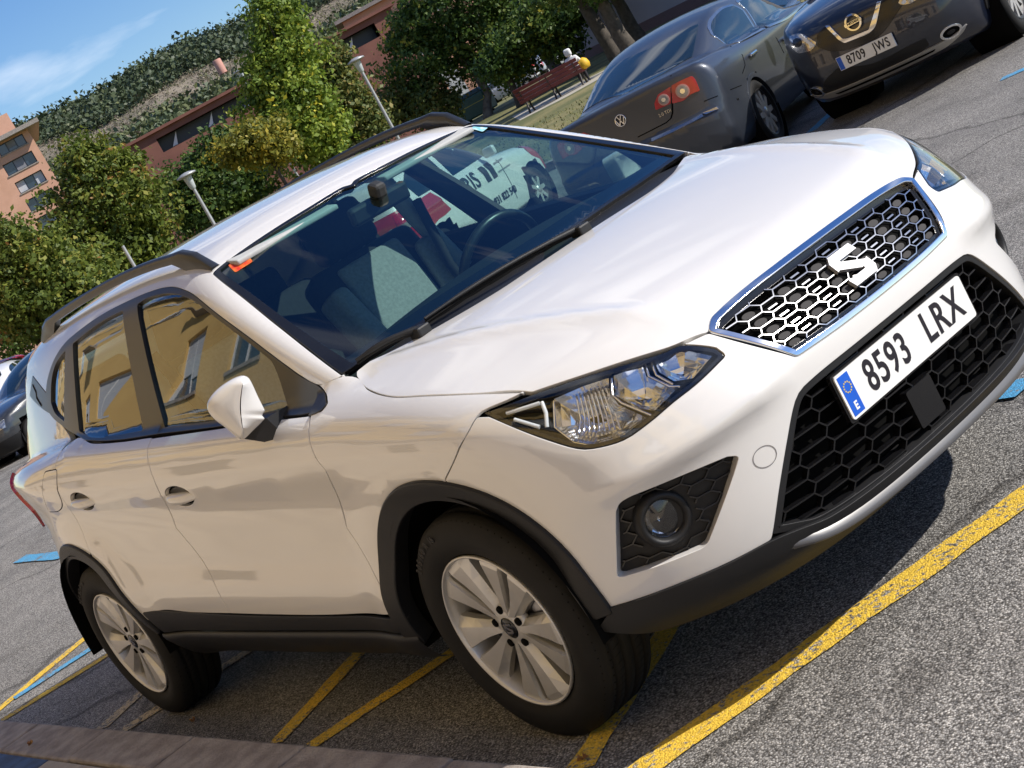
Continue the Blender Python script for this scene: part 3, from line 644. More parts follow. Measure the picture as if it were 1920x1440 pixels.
        for t in np.linspace(0.1, 0.9, 9):
            a, b = hp([(1068+t*70, 742-t*28), (1066+t*100, 800-t*10)]); n = grad(a[None])[0]; fl.tube([a-n*0.03, (a+b)/2-n*0.055, b-n*0.04], 0.0025, 5)
        fl.build('reflector_flutes', M['chrome'], hl)
    # ---- black cladding: wheel arches, sills
    for cx, a0, a1 in ((0.0, 4, 182), (-2.566, 8, 176)):
        th = np.radians(np.linspace(a0, a1, 30)); o = np.stack([cx+0.440*np.cos(th), 0.322+0.440*np.sin(th)], 1); th = th[::-1]; i_ = np.stack([cx+0.382*np.cos(th), 0.322+0.386*np.sin(th)], 1)
        panel('wheel_arch_trim', SD, [np.concatenate([o, i_])], BP, car, True, sp=0.02, off=0.011, depth=0.05, gap=0.0, edge=0.005, is_uv=True)
    st_ = hit([(290, 1146), (434, 1153), (600, 1156), (768, 1156)]); top_ = [(p[0], p[2]) for p in st_]
    panel('sill_trim', SD, [[(-2.12, 0.475)]+top_+[(-0.385, 0.40), (-0.42, 0.347), (-2.10, 0.380)]], BP, car, True, sp=0.03, off=0.004, depth=0.008, gap=0.0, is_uv=True)
    for sg in (-1, 1):
        xs_ = np.linspace(-2.13, -0.38, 40); rows = []
        for fz, off in ((0.0, -0.01), (0.0, 0.006), (0.06, 0.013), (0.18, 0.016), (0.45, 0.012), (0.8, 0.004), (1.0, -0.03)):
            zt = 0.372-0.0195*(xs_+2.13); zz_ = zt+(0.222-zt)*fz; Q_ = SD.xyz(np.stack([xs_, zz_], 1)); rows.append([(q_[0], (q_[1]-off) if sg < 0 else -(q_[1]-off), q_[2]) for q_ in Q_])
        MB().grid(rows).build('sill', BP, car)
    # wheel housings
    for cx in (0.0, -2.566):
        for sg in (-1, 1):
            mb = MB(); th = np.radians(np.linspace(-5, 185, 24))
            mb.grid([[(cx+0.395*math.cos(t), sg*yy, 0.322+0.400*math.sin(t)) for t in th] for yy in (0.872, 0.70, 0.52)])
            mb.add([(cx+0.395*math.cos(t), sg*0.52, 0.322+0.400*math.sin(t)) for t in th], [tuple(range(24))]); mb.build('wheel_housing', M['void'], car)
    # ---- roof rails
    for sg in (-1, 1):
        pts = hit([(380, 489), (345, 476), (310, 471)])
        xs = np.linspace(-1.02, -2.62, 22); y = np.interp(xs, [-2.7, -2.0, -1.0], [0.50, 0.525, 0.535]); zz = GX.xyz(np.stack([xs, 0*xs], 1))[:, 0]*0
        sP = TOP.xyz(np.stack([xs, -y], 1)); t = np.linspace(0, 1, 22); lift = 0.052*np.clip(np.minimum(t/0.10, (1-t)/0.12), 0, 1)**0.7
        rows = []
        for (a, b) in ((-0.014, 0), (-0.017, 0.6), (-0.010, 1.0), (0.008, 1.0), (0.015, 0.55), (0.013, 0)):
            hgt = np.where(b > 0, (lift-0.030*np.clip(np.minimum(t/0.12, (1-t)/0.14), 0, 1))+0.030*b*np.clip(np.minimum(t/0.06, (1-t)/0.06)*0.8+0.2, 0, 1), np.where((t < 0.10) | (t > 0.88), -0.01, lift-0.030))
            rows.append([(p[0], (p[1]+a)*(-sg if False else 1)*1.0, p[2]+hgt[i]) for i, p in enumerate(sP)])
        rows.append(rows[0]); rows = [[(p[0], -sg*p[1]*1.0, p[2]) for p in r_] for r_ in rows]
        MB().grid(rows).build('roof_rail', M['gloss_black'] if False else mat_once('rail_black', (0.02, 0.021, 0.023), 0.32, noise=0.2), car)
    # ---- door mirrors, folded back
    mo = Vector((-0.60, -0.90, 1.09)); mN = Vector((0.80, -0.60, 0.02)).normalized()
    def onm(px, dep=0.0):
        d = Vector(ray(*px)); c = Vector(CAM); o_ = mo+mN*dep; t = (o_-c).dot(mN)/d.dot(mN); return c+d*t
    mo_px = refine(np.array([(452, 704), (432, 712), (406, 731), (390, 752), (389, 768), (400, 784), (424, 803), (450, 825), (458, 823), (478, 804), (497, 785), (491, 779), (497, 770), (484, 744), (470, 714), (463, 706)], float), 7.0, 50, 3.0)
    def shell(s_, d0):
        out = []
        for x_, y_ in mo_px:
            tt = np.clip((y_-720)/85.0, 0, 1); ax_, ay_ = 455-4*math.sin(tt*math.pi), 722+tt*80
            left = x_ < 458; hgt = 0.050*(math.sqrt(max(0, 1-s_*s_)) if left else (1-s_)*1.0)
            out.append(onm((ax_+(x_-ax_)*s_, ay_+(y_-ay_)*s_), hgt+d0))
        return out+[out[0]]
    rows = [shell(1.0, -0.045), shell(1.0, -0.004)]+[shell(s_, 0.0) for s_ in (0.97, 0.90, 0.78, 0.62, 0.45, 0.28, 0.12, 0.02)]
    for sg in (-1, 1):
        f_ = (lambda p: (p[0], p[1], p[2])) if sg < 0 else (lambda p: (p[0]-0.20, -p[1]-0.035, p[2]-0.045))
        mb = MB()
        mb.grid([[f_(p) for p in r_] for r_ in rows]); h = mb.build('door_mirror', P, car)
        back = [f_(p) for p in rows[0][:-1]]; MB().add(back, [tuple(range(len(back)))]).build('mirror_glass', M['chrome'], h)
        ft = [onm(p, -0.03) for p in ((458, 823), (478, 804), (499, 784), (524, 807), (518, 823), (496, 829))]; fb = [p+Vector((0.02, 0.085, 0.0)) for p in ft]
        MB().add([f_(p) for p in ft+fb], [(0, 1, 2, 3, 4, 5), (11, 10, 9, 8, 7, 6)]+[(k, (k+1) % 6, 6+(k+1) % 6, 6+k) for k in range(6)]).build('mirror_foot', BP, h)
    # ---- door handles: sunken bowl + grip
    for px in ((336, 931), (153, 941)):
        p = hit([px])[0]
        for sg in (-1, 1):
            q = np.array([p[0], p[2]]); ell = [(q[0]+0.088*math.cos(t), q[1]+0.037*math.sin(t)) for t in np.linspace(0, 2*math.pi, 20, endpoint=False)]
            rr_ = []
            for s_, dd in ((1.02, 0.004), (0.985, 0.008), (0.93, 0.020), (0.80, 0.029), (0.5, 0.034), (0.15, 0.035)):
                B_ = SD.xyz(np.array([(q[0]+0.090*s_*math.cos(t), q[1]+0.038*s_*math.sin(t)) for t in np.linspace(0, 2*math.pi, 33)])); rr_.append([(x_, (y_+dd) if sg < 0 else -(y_+dd), z_) for x_, y_, z_ in B_])
            o = MB().grid(rr_).build('door_handle', P, car)
            t = np.linspace(-1, 1, 15); gp = SD.xyz(np.stack([q[0]+0.0+0.108*t, q[1]-0.004-0.006*t], 1)); hgt = 0.034*(1-np.abs(t)**3.0)
            rows = []
            for dz, k in ((0.017, 0.25), (0.015, 0.8), (0.005, 1.0), (-0.007, 1.0), (-0.016, 0.8), (-0.019, 0.2)):
                rows.append([(g[0], g[1]+0.010-hgt[i]*k*1.05, g[2]+dz*(1-0.35*abs(t[i])**2)) for i, g in enumerate(gp)])
            rows = [[(a, b if sg < 0 else -b, c_) for a, b, c_ in r__] for r__ in rows]
            MB().grid(rows).build('grip', P, o)
    # fuel flap outline
    ff = hit([(84, 884), (108, 879), (116, 940), (112, 957), (92, 960), (80, 925)])
    U = refine(SD.uv(ff), 0.012, rad=0.02); panel('fuel_flap', SD, [U], P, car, sp=0.03, off=0.0018, depth=0.003, gap=0.003, is_uv=True)
    panel('fuel_flap_gap', SD, [inset(U, -0.001), inset(U, 0.002)], M['void'], car, sp=0.03, off=0.0006, depth=0.0, gap=0.0, is_uv=True)
    # plaque behind the rear side window
    kp = hit([(62, 705), (75, 722), (87, 737), (88, 756), (95, 775), (86, 770), (70, 757), (57, 742)])
    panel('pillar_plaque', SD, [kp], M['trim_brown'], car, True, sp=0.03, off=0.0025, depth=0.004, gap=0.0)
    pm = SD.uv(hit([(63, 722), (69, 735), (70, 745), (79, 760)])); ribbons([pm], SD, 0.007, 0.0045, 0.001, 'plaque_mark', M['void'], car)
    # ---- wheels
    tyre = make_tyre(); rimm = make_rim()
    for (x, y, st_a) in ((0.0, -0.765, 0.010), (0.0, 0.765, 0.010), (-2.566, -0.757, 0.0), (-2.566, 0.757, 0.0)):
        w = empty('wheel', (x, y, 0.322), parent=car); w.rotation_euler = (0, 0, st_a if y < 0 else math.pi+st_a)
        for nm, me, m_ in tyre+rimm:
            o = new_obj(nm, me, None, w)
            if not me.materials: me.materials.append(m_)
    # ---- interior
    interior(car, hit)
    # window stickers
    s1 = GX.uv(hit([(427, 496), (441, 510), (474, 489), (462, 475)])); panel('red_windscreen_sticker', GX, [s1], mat('sticker_red', (0.55, 0.02, 0.015), 0.5, col2=(0.6, 0.18, 0.02), nscale=45), car, sp=0.03, off=-0.002, depth=0.0, gap=0.0, is_uv=True)
    s2 = GX.uv(hit([(882, 240), (893, 233), (915, 238), (905, 246)])); panel('blue_windscreen_sticker', GX, [s2], mat('sticker_blue', (0.10, 0.45, 0.6), 0.5, col2=(0.5, 0.65, 0.7), nscale=60), car, sp=0.03, off=-0.002, depth=0.0, gap=0.0, is_uv=True)
    return car
MC = {}
def smooth_grid(rows, nu, nv):
    A = np.array([[tuple(p) for p in r_] for r_ in rows]); m, n, _ = A.shape; u = np.linspace(0, 1, nu); v = np.linspace(0, 1, nv)
    B = np.stack([np.stack([spl(np.linspace(0, 1, n), A[i, :, k])(v) for k in range(3)], 1) for i in range(m)])
    if m < 3: return [list(map(tuple, B[i])) for i in range(m)]
    C = np.stack([np.stack([spl(np.linspace(0, 1, m), B[:, j, k])(u) for k in range(3)], 1) for j in range(nv)], 1)
    return [[tuple(p) for p in r_] for r_ in C]
def mat_once(name, *a, **k):
    if name not in MC: MC[name] = mat(name, *a, **k)
    return MC[name]
def make_tyre(Ro=0.326, Ri=0.216, W=0.200):
    """outer face towards -y, axle along y; wheel centre at the origin; slightly flattened where it stands"""
    h = W/2; prof = [(Ri, -h+0.020), (Ri+0.010, -h+0.008), (Ri+0.035, -h-0.001), (Ri+0.060, -h-0.004), (Ro-0.030, -h+0.003), (Ro-0.014, -h+0.011), (Ro-0.005, -h+0.021), (Ro-0.002, -h+0.034)]
    for g in (-0.052, -0.018, 0.018, 0.052):
        prof += [(Ro, g-0.0055), (Ro-0.007, g-0.0045), (Ro-0.007, g+0.0045), (Ro, g+0.0055)]
    prof += [(Ro-0.002, h-0.034), (Ro-0.005, h-0.021), (Ro-0.014, h-0.011), (Ro-0.05, h+0.003), (Ri+0.02, h), (Ri, h-0.02)]
    n = 96; vs = []
    for r, y in prof:
        for k in range(n):
            t = 2*math.pi*k/n; z = r*math.sin(t); vs.append((r*math.cos(t), y, max(z, -0.3215)))
    m = len(prof); fs = [(i*n+k, i*n+(k+1) % n, (i+1)*n+(k+1) % n, (i+1)*n+k) for i in range(m-1) for k in range(n)]
    mb = MB(); mb.add(vs, fs, True)
    # shoulder sipes
    sp = MB()
    for k in range(88):
        t = 2*math.pi*k/88; c, s = math.cos(t), math.sin(t)
        if s*0.326 < -0.31: continue
        Mx = Matrix(((c, 0, -s, 0), (0, 1, 0, 0), (s, 0, c, 0), (0, 0, 0, 1)))
        for y0, y1, ra, rb in ((-h+0.012, -0.058, Ro-0.0115, Ro+0.0004), (0.058, h-0.012, Ro+0.0004, Ro-0.0115)):
            q = [(ra, y0, -0.0016), (ra, y0, 0.0016), (rb, y1, 0.0046), (rb, y1, 0.0014)]
            sp.add([Mx @ Vector(p) for p in q], [(0, 1, 2, 3)])
        for y0, y1 in ((-0.046, -0.024), (0.024, 0.046)):
            q = [(Ro+0.0005, y0, -0.001), (Ro+0.0005, y0, 0.0005), (Ro+0.0005, y1, 0.0055), (Ro+0.0005, y1, 0.004)]
            sp.add([Mx @ Vector(p) for p in q], [(0, 1, 2, 3)])
    t1 = mb.mesh(); t2 = sp.mesh(); out = []
    # raised sidewall lettering
    for txt, a0, r, hh in (('205/60 R 16', 138, 0.290, 0.020),):
        a = a0; tx = MB()
        for ch in txt:
            if ch != ' ':
                me = text_mesh(ch, hh, 0.0008, 0.95, bold=0.0004); c, s = math.cos(R(a)), math.sin(R(a))
                Mx = Matrix(((s, c, 0, r*c), (0, 0, -1, -h-0.0038), (-c, s, 0, r*s), (0, 0, 0, 1)))     # up = outwards, right = clockwise seen from outside
                tx.add([Mx @ v.co for v in me.vertices], [list(p.vertices) for p in me.polygons]); bpy.data.meshes.remove(me)
            a -= math.degrees((hh*0.95 if ch not in '/1 I' else hh*0.62)/r)
        out.append(('sidewall_lettering', tx.mesh(), mat_once('tyre_lettering', (0.03, 0.028, 0.026), 0.65, noise=0.2)))
    return [('tyre', t1, M['rubber']), ('tread_sipes', t2, M['void'])]+out
def make_rim(Ri=0.219, h=0.100):
    parts = []
    b = MB().lathe([(Ri, 0.0), (Ri+0.001, 0.006), (Ri-0.002, 0.009), (Ri-0.006, 0.007), (Ri-0.009, -0.004), (Ri-0.018, -0.05), (Ri-0.022, -0.10), (Ri-0.022, -0.17)], 72, Matrix.Translation((0, -h+0.012, 0)) @ Matrix.Rotation(R(90), 4, 'X'))
    parts.append(('rim_barrel', b.mesh(), M['alloy']))
    bd = MB().lathe([(0.0, -0.075), (0.17, -0.075), (0.197, -0.080)], 48, Matrix.Translation((0, -h+0.012, 0)) @ Matrix.Rotation(R(90), 4, 'X'))
    parts.append(('brake_cover', bd.mesh(), M['alloy_dark']))
    dk = MB().lathe([(0.03, -0.055), (0.135, -0.055), (0.137, -0.066)], 48, Matrix.Translation((0, -h+0.012, 0)) @ Matrix.Rotation(R(90), 4, 'X'))
    parts.append(('brake_disc', dk.mesh(), M['screw']))
    face = lambda r: -h+0.022-0.013*(r/0.2)**2          # y of the spoke face: slightly dished hub
    s = MB()
    for k in range(5):
        for j, (da, sk) in enumerate(((0.0, 0.0), (36.0, 0.0))):
            a0 = 72*k+da
            # blades come in mirrored pairs that share a root, each with a wide flat and a folded flank
            sgn = 1 if j == 0 else -1
            rs = [0.040, 0.075, 0.11, 0.15, 0.195, 0.2145]
            lead = [-18, -13.5, -12.5, -13.0, -14.0, -14.5]; mid = [4, 3.0, 3.5, 4.0, 4.5, 5.0]; trail = [18, 12.0, 10.0, 10.0, 11.0, 12.0]
            rows = [[], [], [], []]
            for r, l, m_, t_ in zip(rs, lead, mid, trail):
                y = face(r)+(0.006 if r > 0.2 else 0)
                for row, an, dy in ((0, l, 0.010), (1, l+1.0, 0.0), (2, m_, 0.0015), (3, t_, 0.020)):
                    t = R(a0+an*sgn); rows[row].append((r*math.cos(t), y+dy, r*math.sin(t)))
            s.grid(rows, smooth=False)
            dl = [[(p[0], p[1]+0.03, p[2]) for p in rows[0]], rows[0]]; dr = [rows[3], [(p[0], p[1]+0.02, p[2]) for p in rows[3]]]
            s.grid(dl, smooth=False); s.grid(dr, smooth=False)
    parts.append(('spokes', s.mesh(), M['alloy']))
    Mx = Matrix.Rotation(R(90), 4, 'X')
    hub = MB().lathe([(0.030, -face(0.03)+0.000), (0.048, -face(0.05)-0.001), (0.060, -face(0.06)-0.006), (0.062, -face(0.06)-0.03)], 48, Mx)
    parts.append(('hub', hub.mesh(), M['alloy']))
    cap = MB().lathe([(0.0, -face(0)+0.003), (0.024, -face(0)+0.002), (0.0295, -face(0)-0.001), (0.030, -face(0)-0.01)], 32, Mx)
    parts.append(('centre_cap', cap.mesh(), M['gloss_black']))
    em = MB(); s_ = 0.030; ME = Matrix(((1, 0, 0, 0), (0, 0, -1, face(0)-0.004), (0, 1, 0, 0), (0, 0, 0, 1)))
    for q in (1, -1): em.prism([(q*x*s_, q*y*s_) for x, y in [(-0.50, 0.05), (-0.50, 0.34), (-0.36, 0.50), (0.48, 0.50), (0.52, 0.27), (-0.17, 0.27), (-0.20, 0.17)]], 0, 0.001, ME)
    em.prism([(x*s_, y*s_) for x, y in [(-0.50, 0.12), (-0.14, 0.21), (0.50, -0.12), (0.14, -0.21)]], 0, 0.0009, ME)
    parts.append(('cap_mark', em.mesh(), M['dark_chrome']))
    for k in range(5):
        t = R(72*k+18); Mt = Matrix.Translation((0.052*math.cos(t), face(0.05)-0.0022, 0.052*math.sin(t))) @ Mx
        parts.append(('bolt_recess', MB().lathe([(0.0, 0.0), (0.0105, 0.0), (0.0115, -0.006)], 14, Mt).mesh(), M['void']))
    return parts
def cushion(name, c, d, m, parent, rot=(0, 0, 0), bev=0.05, seams=True):
    bm = bmesh.new(); bmesh.ops.create_cube(bm, size=1.0)
    for v in bm.verts: v.co = Vector((v.co.x*d[0], v.co.y*d[1], v.co.z*d[2]))
    bmesh.ops.bevel(bm, geom=bm.edges[:], offset=bev, segments=4, profile=0.6, affect='EDGES')
    me = bpy.data.meshes.new('m'); bm.to_mesh(me); bm.free(); me.polygons.foreach_set('use_smooth', [True]*len(me.polygons))
    Mx = Matrix.Translation(c) @ Matrix.Rotation(rot[2], 4, 'Z') @ Matrix.Rotation(rot[1], 4, 'Y') @ Matrix.Rotation(rot[0], 4, 'X'); me.transform(Mx)
    return new_obj(name, me, m, parent)
def interior(car, hit):
    B, G = M['seat_black'], M['seat_grey']
    for y in (-0.36, 0.36):
        seat = empty('front_seat', (0, 0, 0), parent=car); seat['label'] = 'grey and black cloth front seat'
        cushion('seat_cushion', (-1.33, y, 0.60), (0.50, 0.50, 0.16), B, seat, (0, R(-8), 0)); cushion('seat_centre', (-1.31, y, 0.66), (0.44, 0.28, 0.08), G, seat, (0, R(-8), 0), 0.03)
        cushion('backrest', (-1.68, y, 0.90), (0.15, 0.50, 0.62), B, seat, (0, R(-20), 0), 0.06); cushion('backrest_centre', (-1.625, y, 0.92), (0.06, 0.30, 0.54), G, seat, (0, R(-20), 0), 0.025)
        for s in (-1, 1): cushion('side_bolster', (-1.60, y+s*0.20, 0.88), (0.12, 0.09, 0.50), G, seat, (0, R(-20), R(-18*s)), 0.035)
        cushion('headrest', (-1.80, y, 1.295), (0.10, 0.27, 0.19), B, seat, (0, R(-12), 0), 0.045)
        MB().tube([(-1.78, y-0.06, 1.14), (-1.79, y-0.06, 1.25)], 0.007).tube([(-1.78, y+0.06, 1.14), (-1.79, y+0.06, 1.25)], 0.007).build('headrest_posts', M['screw'], seat)
    rs = empty('rear_seat', (0, 0, 0), parent=car)
    cushion('seat_cushion', (-2.20, 0, 0.60), (0.50, 1.20, 0.16), B, rs, (0, R(-8), 0)); cushion('backrest', (-2.52, 0, 0.88), (0.15, 1.22, 0.58), B, rs, (0, R(-20), 0), 0.06)
    for y in (-0.38, 0.38): cushion('headrest', (-2.62, y, 1.21), (0.09, 0.24, 0.13), B, rs, (0, R(-15), 0), 0.04)
    d = MB(); prof = [(-0.36, 0.985), (-0.50, 0.992), (-0.66, 0.975), (-0.80, 0.945), (-0.86, 0.90), (-0.84, 0.80), (-0.78, 0.70), (-0.74, 0.55), (-0.38, 0.55)]
    d.grid([[(x+0.10*(1-(y/0.70)**2) if x > -0.6 else x, y, z) for y in np.linspace(-0.70, 0.70, 21)] for x, z in prof]); d.build('dashboard', M['dash'], car)
    bi = MB(); bi.grid([[(-0.60-0.0*k, 0.36+0.20*math.cos(t), 0.975+0.075*math.sin(t)*(1-0.3*k)) for t in np.linspace(0, math.pi, 13)] for k in (0, 1)]+[[(-0.86, 0.36+0.19*math.cos(t), 0.935+0.085*math.sin(t)) for t in np.linspace(0, math.pi, 13)]]); bi.build('instrument_hood', M['dash'], car)
    st = MB(); cc = Vector((-0.985, 0.36, 0.955)); ax = Vector((-0.9, 0, 0.44)).normalized(); u = Vector((0, 1, 0)); w = ax.cross(u).normalized()
    st.tube([cc+(u*math.cos(t)+w*math.sin(t))*0.182 for t in np.linspace(0, 2*math.pi, 41)], 0.0165, 10, caps=False)
    for t in (0, math.pi, -math.pi/2 if w.z > 0 else math.pi/2): st.tube([cc-ax*0.03, cc+(u*math.cos(t)+w*math.sin(t))*0.18], 0.018, 6)
    st.box(cc-ax*0.03, (0.06, 0.16, 0.11), bev=0.02); st.tube([cc-ax*0.03, cc-ax*0.2], 0.04, 8); st.build('steering_wheel', mat_once('wheel_leather', (0.02, 0.02, 0.021), 0.35, noise=0.2), car)
    mi = MB(); mi.box((-0.90, 0.0, 1.345), (0.035, 0.22, 0.06), Matrix.Rotation(R(-8), 3, 'Z') @ Matrix.Rotation(R(12), 3, 'Y'), bev=0.012); mi.box((-0.87, 0.0, 1.385), (0.05, 0.045, 0.05), Matrix.Rotation(R(27), 3, 'Y'), bev=0.012); mi.build('interior_mirror', M['dash'], car)
    MB().box((-1.5, 0, 0.42), (2.6, 1.4, 0.06)).box((-1.25, 0, 0.58), (1.0, 0.22, 0.28), bev=0.03).build('cabin_floor', M['void'], car)
    for sg in (-1, 1):
        MB().tube([(-1.62, sg*0.66, 0.95), (-1.66, sg*0.60, 1.20), (-1.66, sg*0.545, 1.40)], 0.035, 8).build('inner_pillar', M['headliner'], car)
        MB().tube([(-1.60, sg*0.60, 1.26), (-1.55, sg*0.56, 1.0), (-1.52, sg*0.60, 0.7)], 0.02, 6).build('seat_belt', M['seat_black'], car)
        cushion('sun_visor', (-1.03, sg*0.30, 1.415), (0.16, 0.40, 0.018), M['headliner'], car, (0, R(12), 0), 0.008)
# ------------------------------------------------------------------ ground, kerb, markings
ZG = -0.22                                   # the street falls away gently towards the far bays
def gz(x, y): return np.interp(y, [1.0, 7.0], [0.0, ZG])
def gpt(px, py, z=ZG): return ground(px, py, z)
def node_mat(name):
    m = bpy.data.materials.new(name); m.use_nodes = True; nt = m.node_tree; return m, nt, nt.nodes['Principled BSDF']
def N(nt, t, **k):
    n = nt.nodes.new(t)
    for a, b in k.items(): setattr(n, a, b)
    return n
def ramp(nt, stops):
    r = N(nt, 'ShaderNodeValToRGB'); e = r.color_ramp.elements
    while len(e) < len(stops): e.new(0.5)
    for q, (p, c) in zip(e, stops): q.position = p; q.color = (*c, 1)
    return r
def asphalt_mat(name, paint=None, wear=0.5):
    m, nt, b = node_mat(name); L = nt.links; geo = N(nt, 'ShaderNodeNewGeometry')
    vo = N(nt, 'ShaderNodeTexVoronoi'); vo.inputs['Scale'].default_value = 185.0; L.new(geo.outputs['Position'], vo.inputs['Vector'])
    sep = N(nt, 'ShaderNodeSeparateColor'); L.new(vo.outputs['Color'], sep.inputs[0])
    n1 = N(nt, 'ShaderNodeTexNoise'); n1.inputs['Scale'].default_value = 1.1; n1.inputs['Detail'].default_value = 5; L.new(geo.outputs['Position'], n1.inputs['Vector'])
    n2 = N(nt, 'ShaderNodeTexNoise'); n2.inputs['Scale'].default_value = 55.0; n2.inputs['Detail'].default_value = 3; L.new(geo.outputs['Position'], n2.inputs['Vector'])
    r = ramp(nt, [(0.0, (0.09, 0.088, 0.087)), (0.3, (0.20, 0.197, 0.194)), (0.65, (0.33, 0.325, 0.317)), (0.92, (0.48, 0.47, 0.455)), (1.0, (0.62, 0.61, 0.59))]); L.new(sep.outputs[0], r.inputs[0])
    r2 = ramp(nt, [(0.30, (0.78, 0.765, 0.74)), (0.70, (1.22, 1.19, 1.14))]); L.new(n1.outputs['Fac'], r2.inputs[0])
    mu = N(nt, 'ShaderNodeMix', data_type='RGBA', blend_type='MULTIPLY'); mu.inputs[0].default_value = 1.0; L.new(r.outputs[0], mu.inputs[6]); L.new(r2.outputs[0], mu.inputs[7])
    # gaps between stones
    r3 = ramp(nt, [(0.35, (1, 1, 1)), (0.8, (0.30, 0.29, 0.28))]); L.new(vo.outputs['Distance'], r3.inputs[0])
    mp_ = N(nt, 'ShaderNodeMapRange'); mp_.inputs[1].default_value = 0.0; mp_.inputs[2].default_value = 1.0
    mu2 = N(nt, 'ShaderNodeMix', data_type='RGBA', blend_type='MULTIPLY'); mu2.inputs[0].default_value = 1.0; L.new(mu.outputs[2], mu2.inputs[6]); L.new(r3.outputs[0], mu2.inputs[7])
    n6 = N(nt, 'ShaderNodeTexNoise'); n6.inputs['Scale'].default_value = 0.55; n6.inputs['Detail'].default_value = 9; n6.inputs['Roughness'].default_value = 0.65; n6.inputs['Distortion'].default_value = 1.2; L.new(geo.outputs['Position'], n6.inputs['Vector'])
    r6 = ramp(nt, [(0.34, (0.55, 0.54, 0.53)), (0.46, (0.95, 0.95, 0.95)), (0.62, (1.0, 1.0, 1.0)), (0.74, (1.25, 1.23, 1.2))]); L.new(n6.outputs['Fac'], r6.inputs[0])
    v6 = N(nt, 'ShaderNodeTexVoronoi', feature='DISTANCE_TO_EDGE'); v6.inputs['Scale'].default_value = 0.28; ds = N(nt, 'ShaderNodeVectorMath', operation='MULTIPLY_ADD'); ds.inputs[1].default_value = (0.35, 0.35, 0.35)
    n7 = N(nt, 'ShaderNodeTexNoise'); n7.inputs['Scale'].default_value = 2.2; n7.inputs['Detail'].default_value = 6; L.new(geo.outputs['Position'], n7.inputs['Vector']); L.new(n7.outputs['Color'], ds.inputs[0]); L.new(geo.outputs['Position'], ds.inputs[2]); L.new(ds.outputs[0], v6.inputs['Vector'])
    r7 = ramp(nt, [(0.0, (0.35, 0.34, 0.33)), (0.0035, (0.5, 0.49, 0.48)), (0.007, (1, 1, 1))]); L.new(v6.outputs['Distance'], r7.inputs[0])
    mu3 = N(nt, 'ShaderNodeMix', data_type='RGBA', blend_type='MULTIPLY'); mu3.inputs[0].default_value = 1.0; L.new(mu2.outputs[2], mu3.inputs[6]); L.new(r6.outputs[0], mu3.inputs[7])
    mu4 = N(nt, 'ShaderNodeMix', data_type='RGBA', blend_type='MULTIPLY'); mu4.inputs[0].default_value = 0.8; L.new(mu3.outputs[2], mu4.inputs[6]); L.new(r7.outputs[0], mu4.inputs[7])
    colr = mu4.outputs[2]
    if paint is not None:
        n3 = N(nt, 'ShaderNodeTexNoise'); n3.inputs['Scale'].default_value = 70.0; n3.inputs['Detail'].default_value = 5; L.new(geo.outputs['Position'], n3.inputs['Vector'])
        n4 = N(nt, 'ShaderNodeTexNoise'); n4.inputs['Scale'].default_value = 6.0; L.new(geo.outputs['Position'], n4.inputs['Vector'])
        ad = N(nt, 'ShaderNodeMath', operation='MULTIPLY_ADD'); ad.inputs[1].default_value = 0.5; L.new(n4.outputs['Fac'], ad.inputs[0]); L.new(n3.outputs['Fac'], ad.inputs[2])
        rr = N(nt, 'ShaderNodeMapRange'); rr.inputs[1].default_value = wear+0.10; rr.inputs[2].default_value = wear+0.22; L.new(ad.outputs[0], rr.inputs[0])
        pn = N(nt, 'ShaderNodeMix', data_type='RGBA', blend_type='MULTIPLY'); pn.inputs[0].default_value = 0.75; pn.inputs[6].default_value = (*paint, 1)
        r5 = ramp(nt, [(0.0, (0.55, 0.53, 0.5)), (0.5, (0.95, 0.95, 0.95)), (1.0, (1.1, 1.1, 1.1))]); L.new(sep.outputs[1], r5.inputs[0]); L.new(r5.outputs[0], pn.inputs[7])
        mx = N(nt, 'ShaderNodeMix', data_type='RGBA'); L.new(rr.outputs[0], mx.inputs[0]); L.new(pn.outputs[2], mx.inputs[6]); L.new(colr, mx.inputs[7]); colr = mx.outputs[2]
    L.new(colr, b.inputs['Base Color']); b.inputs['Roughness'].default_value = 0.85; b.inputs['Specular IOR Level'].default_value = 0.35
    ad2 = N(nt, 'ShaderNodeMath', operation='ADD'); L.new(sep.outputs[0], ad2.inputs[0]); L.new(n2.outputs['Fac'], ad2.inputs[1])
    sb = N(nt, 'ShaderNodeMath', operation='SUBTRACT'); L.new(ad2.outputs[0], sb.inputs[0]); L.new(vo.outputs['Distance'], sb.inputs[1])
    bp = N(nt, 'ShaderNodeBump'); bp.inputs['Strength'].default_value = 0.7; bp.inputs['Distance'].default_value = 0.004; L.new(sb.outputs[0], bp.inputs['Height']); L.new(bp.outputs[0], b.inputs['Normal'])
    return m
M['asphalt'] = asphalt_mat('asphalt'); M['yellow_line'] = asphalt_mat('yellow_road_paint', (0.80, 0.53, 0.06), 0.68); M['cream_line'] = asphalt_mat('faded_road_paint', (0.62, 0.50, 0.30), 0.62); M['blue_line'] = asphalt_mat('blue_road_paint', (0.09, 0.36, 0.62), 0.68)
M['concrete'] = mat('concrete', (0.36, 0.32, 0.28), 0.9, col2=(0.22, 0.19, 0.17), nscale=14, bump=0.5, bscale=90)
M['slab_beige'] = mat('paving_beige', (0.42, 0.38, 0.31), 0.85, col2=(0.30, 0.27, 0.23), nscale=9, bump=0.3, bscale=120)
M['slab_blue'] = mat('paving_blue_paint', (0.05, 0.11, 0.24), 0.8, col2=(0.03, 0.06, 0.13), nscale=12, bump=0.3, bscale=120)
M['paving'] = mat('paving', (0.60, 0.51, 0.39), 0.85, col2=(0.45, 0.38, 0.30), nscale=3, bump=0.3, bscale=100)
